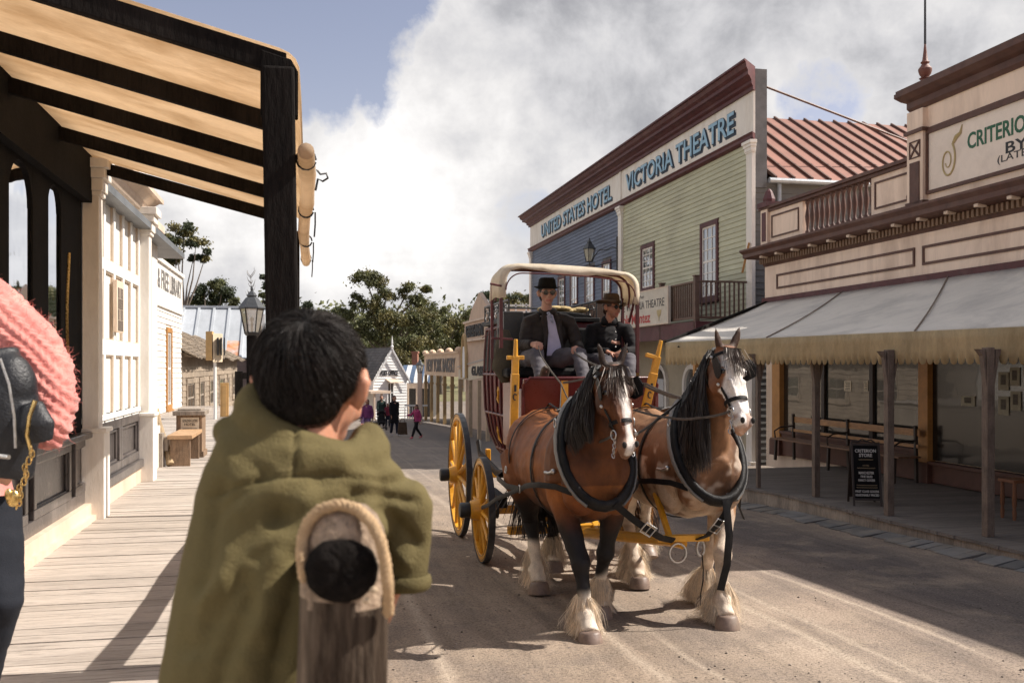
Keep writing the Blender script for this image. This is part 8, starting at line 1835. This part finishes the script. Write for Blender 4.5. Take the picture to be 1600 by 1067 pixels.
# --- woman at the left edge
M_pink = mat('pink_knit', (0.60,0.20,0.17), 0.9, 0.15, 14, 0.2, 140, sheen=0.3, dirt=(0.80,0.36,0.30), dscale=9, damt=0.6)
YW = 3.0
wb = at_Y(-150, 900, YW); wbase = (wb.x, wb.y, ZD); W0 = Vector(wbase); Q_ = lambda px, py, Y=YW: at_Y(px, py, Y)-W0
wom, HW, VW = figure('person', 'person in a pink cable-knit sweater and dark jeans at the left edge', wbase, dict(
    head=Q_(-150,350,3.0), neck=Q_(-148,420,3.0), chest=Q_(-145,520,3.0), pelvis=Q_(-75,760,3.0), sh_l=Q_(-235,470,3.05), sh_r=Q_(-60,468,2.98), el_l=Q_(-270,620,3.1), el_r=Q_(66,592,2.95),
    wr_l=Q_(-230,740,2.9), wr_r=Q_(40,698,2.85), hd_r=(-.6,-.1,-.7), hip_l=Q_(-120,790,3.0), hip_r=Q_(-20,790,2.95), kn_l=Q_(-120,950,2.95), kn_r=Q_(-4,935,2.85), an_l=Q_(-130,1135,3.0), an_r=Q_(-55,1135,3.0), to_l=Q_(-135,1165,2.85), to_r=Q_(-60,1165,2.85)),
    k=1.0, face_dir=(-.3,-1,0), voxel=.012, tone=(.6,.32,.22), top=M_pink, legs=cloth('dark_indigo_jeans', (.012,.014,.020)), shoe=M_boot, hair=M_hairbr, long_hair=True, sex='f', palm=dict(l=(0,0,-1), r=(0,1,0)))
# chunky knitted sleeve with cables
mb = MB(); S0, S1, S2 = Q_(-40,500,2.97), Q_(62,590,2.94), Q_(62,680,2.86)
mb.tube([Q_(-110,440,2.98), Q_(-30,490,2.97), Q_(30,545,2.95), Q_(62,592,2.94), Q_(78,632,2.91), Q_(72,668,2.88), Q_(62,690,2.86)], [.12,.125,.115,.105,.085,.066,.045], 20); mb.ell(Q_(40,560,2.93), (.11,.09,.12)); mb.ell(Q_(86,600,2.93), (.055,.06,.085))
ax_ = (Q_(62,592)-Q_(-60,480)).normalized()
def kn(p):
    al = p.dot(ax_)*1.0; cr_ = p.cross(ax_).length; c2 = (p-S0).dot(Vector((ax_.z,0,-ax_.x))); return .0032*math.sin(c2*230+2.0*N3(p,6))+.0022*math.sin(al*260+math.pi*math.sin(c2*115))+.020*N3(p, 5)+.006*N3(p, 14)
sl_ = organic(mb, 'knitted_sleeve', wom, M_pink, .0055, None, smooth=3, folds=kn)
mb = MB(); r2 = random.Random(2)
for v in sl_.data.vertices:
    if r2.random() < .04: n_ = v.normal; mb_p = v.co; ribbon(mb, [mb_p, mb_p+n_*.006+Vector((r2.gauss(0,.004), 0, r2.gauss(0,.004))), mb_p+n_*.012+Vector((r2.gauss(0,.007), 0, r2.gauss(0,.007)))], .0012, .4)
build(mb, 'wool_fuzz', M_pink, wom, local=True)
# leather bag with gold chain
bag = thing('leather_bag', 'glossy black leather bag with a gold chain beside the pink sweater', 'bag', tuple(at_Y(10, 740, 2.75)))
B1 = BASE[bag.name]; K_ = lambda px, py, Y=2.75: at_Y(px, py, Y)-B1
M_patent = mat('soft_black_leather', (.014,.015,.018), .45, .2, 6, .15, 120, spec=.4)
mb = MB(); mb.tube([K_(-40,560), K_(-20,620), K_(-5,690), K_(-8,745)], [.12,.13,.125,.10], 18, up=(0,1,0), flat=[.06,.09,.09,.06]); mb.tube([K_(50,632,2.72), K_(58,665,2.70), K_(62,695,2.70)], [.03,.055,.045], 12, up=(0,1,0), flat=[.02,.03,.02]); mb.ell(K_(20,600), (.06,.06,.09))
organic(mb, 'bag_body', bag, M_patent, .009, None, smooth=4, folds=lambda p: .012*N3(Vector((p.x, p.y, p.z*.6)), 11))
mb = MB(); mb.tube([K_(55,626,2.66), K_(46,650,2.65), K_(42,680,2.65), K_(48,703,2.65)], .006, 6)
for i in range(17):
    c = K_(49-i*1.4+3*math.sin(i), 703+i*5.4, 2.64); a_ = i % 2; mb.tube([c+(Vector((1,0,0)) if a_ else Vector((0,1,0)))*.006*math.cos(t)+Vector((0,0,1))*.011*math.sin(t) for t in [k*math.pi/5 for k in range(10)]], .0022, 5, closed=True)
mb.ell(K_(20,778,2.63), (.018,.010,.024)); mb.ell(K_(13,772,2.62), (.010,.008,.016)); build(mb, 'gold_chain', M_brass, bag, local=True, smooth=60)
mb = MB(); mb.tube([K_(0,560,2.62), K_(14,600,2.62), K_(22,650,2.62), K_(24,700,2.62)], .004, 6); mb.tube([K_(-4,712,2.63), K_(14,714,2.62)], .007, 6); build(mb, 'zip', M_steel, bag, local=True, smooth=60)

# ================================================================== PEDESTRIANS down the street
def walker(label, px, py, h_px, top, legs, shoe, hair, face, stride=.25, arms=.1, tone=SK, sex='f', coat=.0, group='people walking down the street', lh=True, armout=None, k=None):
    g = on_g(px, py); Y = g.x*sT+g.y*cT; hgt = h_px*Y/F_PX; s = hgt/1.70; f = Vector((face[0], face[1], 0)).normalized(); sd = Vector((f.y, -f.x, 0))*1.0
    sd = -sd if False else sd
    L = lambda x, y, z: tuple(sd*x*s+f*y*s+Vector((0,0,z*s)))
    J = dict(head=L(0,.02,1.59), neck=L(0,0,1.42), chest=L(0,0,1.24), pelvis=L(0,0,.93), sh_l=L(-.17,0,1.37), sh_r=L(.17,0,1.37), el_l=L(-.22,-arms,1.08), el_r=L(.22,arms*.6,1.08), wr_l=L(-.22,-arms*.4,.84), wr_r=L(.23,arms*1.6,.86),
             hip_l=L(-.08,0,.88), hip_r=L(.08,0,.88), kn_l=L(-.09,stride*.6,.49), kn_r=L(.09,-stride*.2,.48), an_l=L(-.08,stride,.09), an_r=L(.08,-stride*1.1,.12), to_l=L(-.09,stride+.14,.04), to_r=L(.09,-stride*1.1+.13,.04))
    if armout: J['el_r'] = L(.30,.12,1.18); J['wr_r'] = L(.46,.28,1.14)
    return figure('person', label, (g.x, g.y, g.z), J, k=s, face_dir=tuple(f), voxel=.022*s, tone=tone, group=group, top=top, legs=legs, shoe=shoe, hair=hair, sex=sex, coat_len=coat, long_hair=lh, folds=.008)[0], g, s
M_purple = cloth('purple_top', (.20,.055,.16)); M_flor = cloth('lilac_patterned_leggings', (.16,.10,.22), .5, 14); M_navy2 = cloth('dark_navy_trousers', (.015,.018,.03)); M_magenta = cloth('magenta_jacket', (.36,.05,.14)); M_pinks = mat('pink_trainers', (.62,.10,.14), .6, .1); M_dkgreen = cloth('dark_green_jacket', (.025,.045,.038)); M_blackshoe = mat('black_shoe', (.012,.012,.012), .5, .1); M_whiteshoe = mat('pale_shoe', (.5,.48,.46), .6, .1)
walker('woman in purple top and patterned leggings walking at the left of the group', 574, 683, 59, M_purple, M_flor, M_blackshoe, M_hairbr, (-.35,-1), .22)
walker('woman in long black coat in the middle of the street group', 616, 681, 63, M_blackcloth, M_navy2, M_whiteshoe, M_hairbr, (.45,-1), .12, coat=.32)
gchild, gg, ss_ = walker('child in magenta jacket and pink shoes striding with one arm out', 651, 685, 53, M_magenta, M_blackcloth, M_pinks, M_hairbr, (-.9,-.5), .33, armout=True)
w4, g4, s4 = walker('adult in dark green jacket pushing a pram behind the others', 596, 668, 50, M_dkgreen, M_blackcloth, M_blackshoe, M_hairbr, (.1,-1), .15, sex='m', lh=False)
walker('small child in a pale pink dress near the post office', 566, 664, 32, cloth('pale_pink_cloth', (.6,.35,.38)), M_flor, M_pinks, M_hairbr, (-.2,-1), .15)
walker('small child in dark red top beside the pram', 606, 668, 38, cloth('dark_red_cloth', (.20,.03,.05)), M_navy2, M_blackshoe, M_hairbr, (.1,-1), .12)
# pram
pg = on_g(595, 671); pm = thing('pram', 'black pushchair in front of the adult in dark green', 'pushchair', (pg.x, pg.y-.5, pg.z)); Bp = BASE[pm.name]
q = MB(); q.tube([(0,-.25,.35),(0,0,.45),(0,.25,.75)], [.18,.2,.16], 10, up=(0,-1,1), flat=[.05,.07,.05]); lb(q, 'seat', M_blackcloth, pm, smooth=50)
q = MB()
for s in (-1, 1): q.bar((s*.2,-.35,.1),(s*.2,.4,.95),.03,.03); q.bar((s*.2,.3,.1),(s*.2,-.1,.6),.03,.03)
q.bar((-.2,.42,.97),(.2,.42,.97),.03,.03); q.bar((-.2,-.3,.12),(.2,-.3,.12),.03,.03); lb(q, 'frame', M_iron, pm)
for s in (-1, 1):
    for y in (-.33,.28): q = MB(); q.tube([(s*.22,y+.1*math.cos(a),.11+.1*math.sin(a)) for a in [k*math.pi/7 for k in range(14)]], .02, 6, closed=True); q.bar((s*.22,y-.1,.11),(s*.22,y+.1,.11),.02,.02); lb(q, 'wheel', M_iron, pm, smooth=50)
q = MB()
for k in range(5): q.tube([(.2*math.cos(t), .12-.05*k, .72+.2*math.sin(t)+.0*k) for t in [j*math.pi/8 for j in range(9)]], .03, 6)
lb(q, 'canopy', M_blackcloth, pm, smooth=50)
# carried bags
for lab, x, y, c in (('brown shopping bag carried behind the woman in purple', 584, 668, M_brfelt), ('brown carrier bag held by the woman in the black coat', 629, 668, M_brfelt)):
    p = at_Y(x, y, 39.3); q = MB(); q.prism([(-.20,-.28),(.20,-.28),(.16,.22),(-.16,.22)], -.07, .07, 'y'); q.tube([(-.1,0,.2),(-.05,0,.38),(.05,0,.38),(.1,0,.2)], .012, 6); q.xf(Matrix.Translation(p)); o = build(q, 'shopping_bag', c, bevel=.02); tag(o, lab, 'bag')
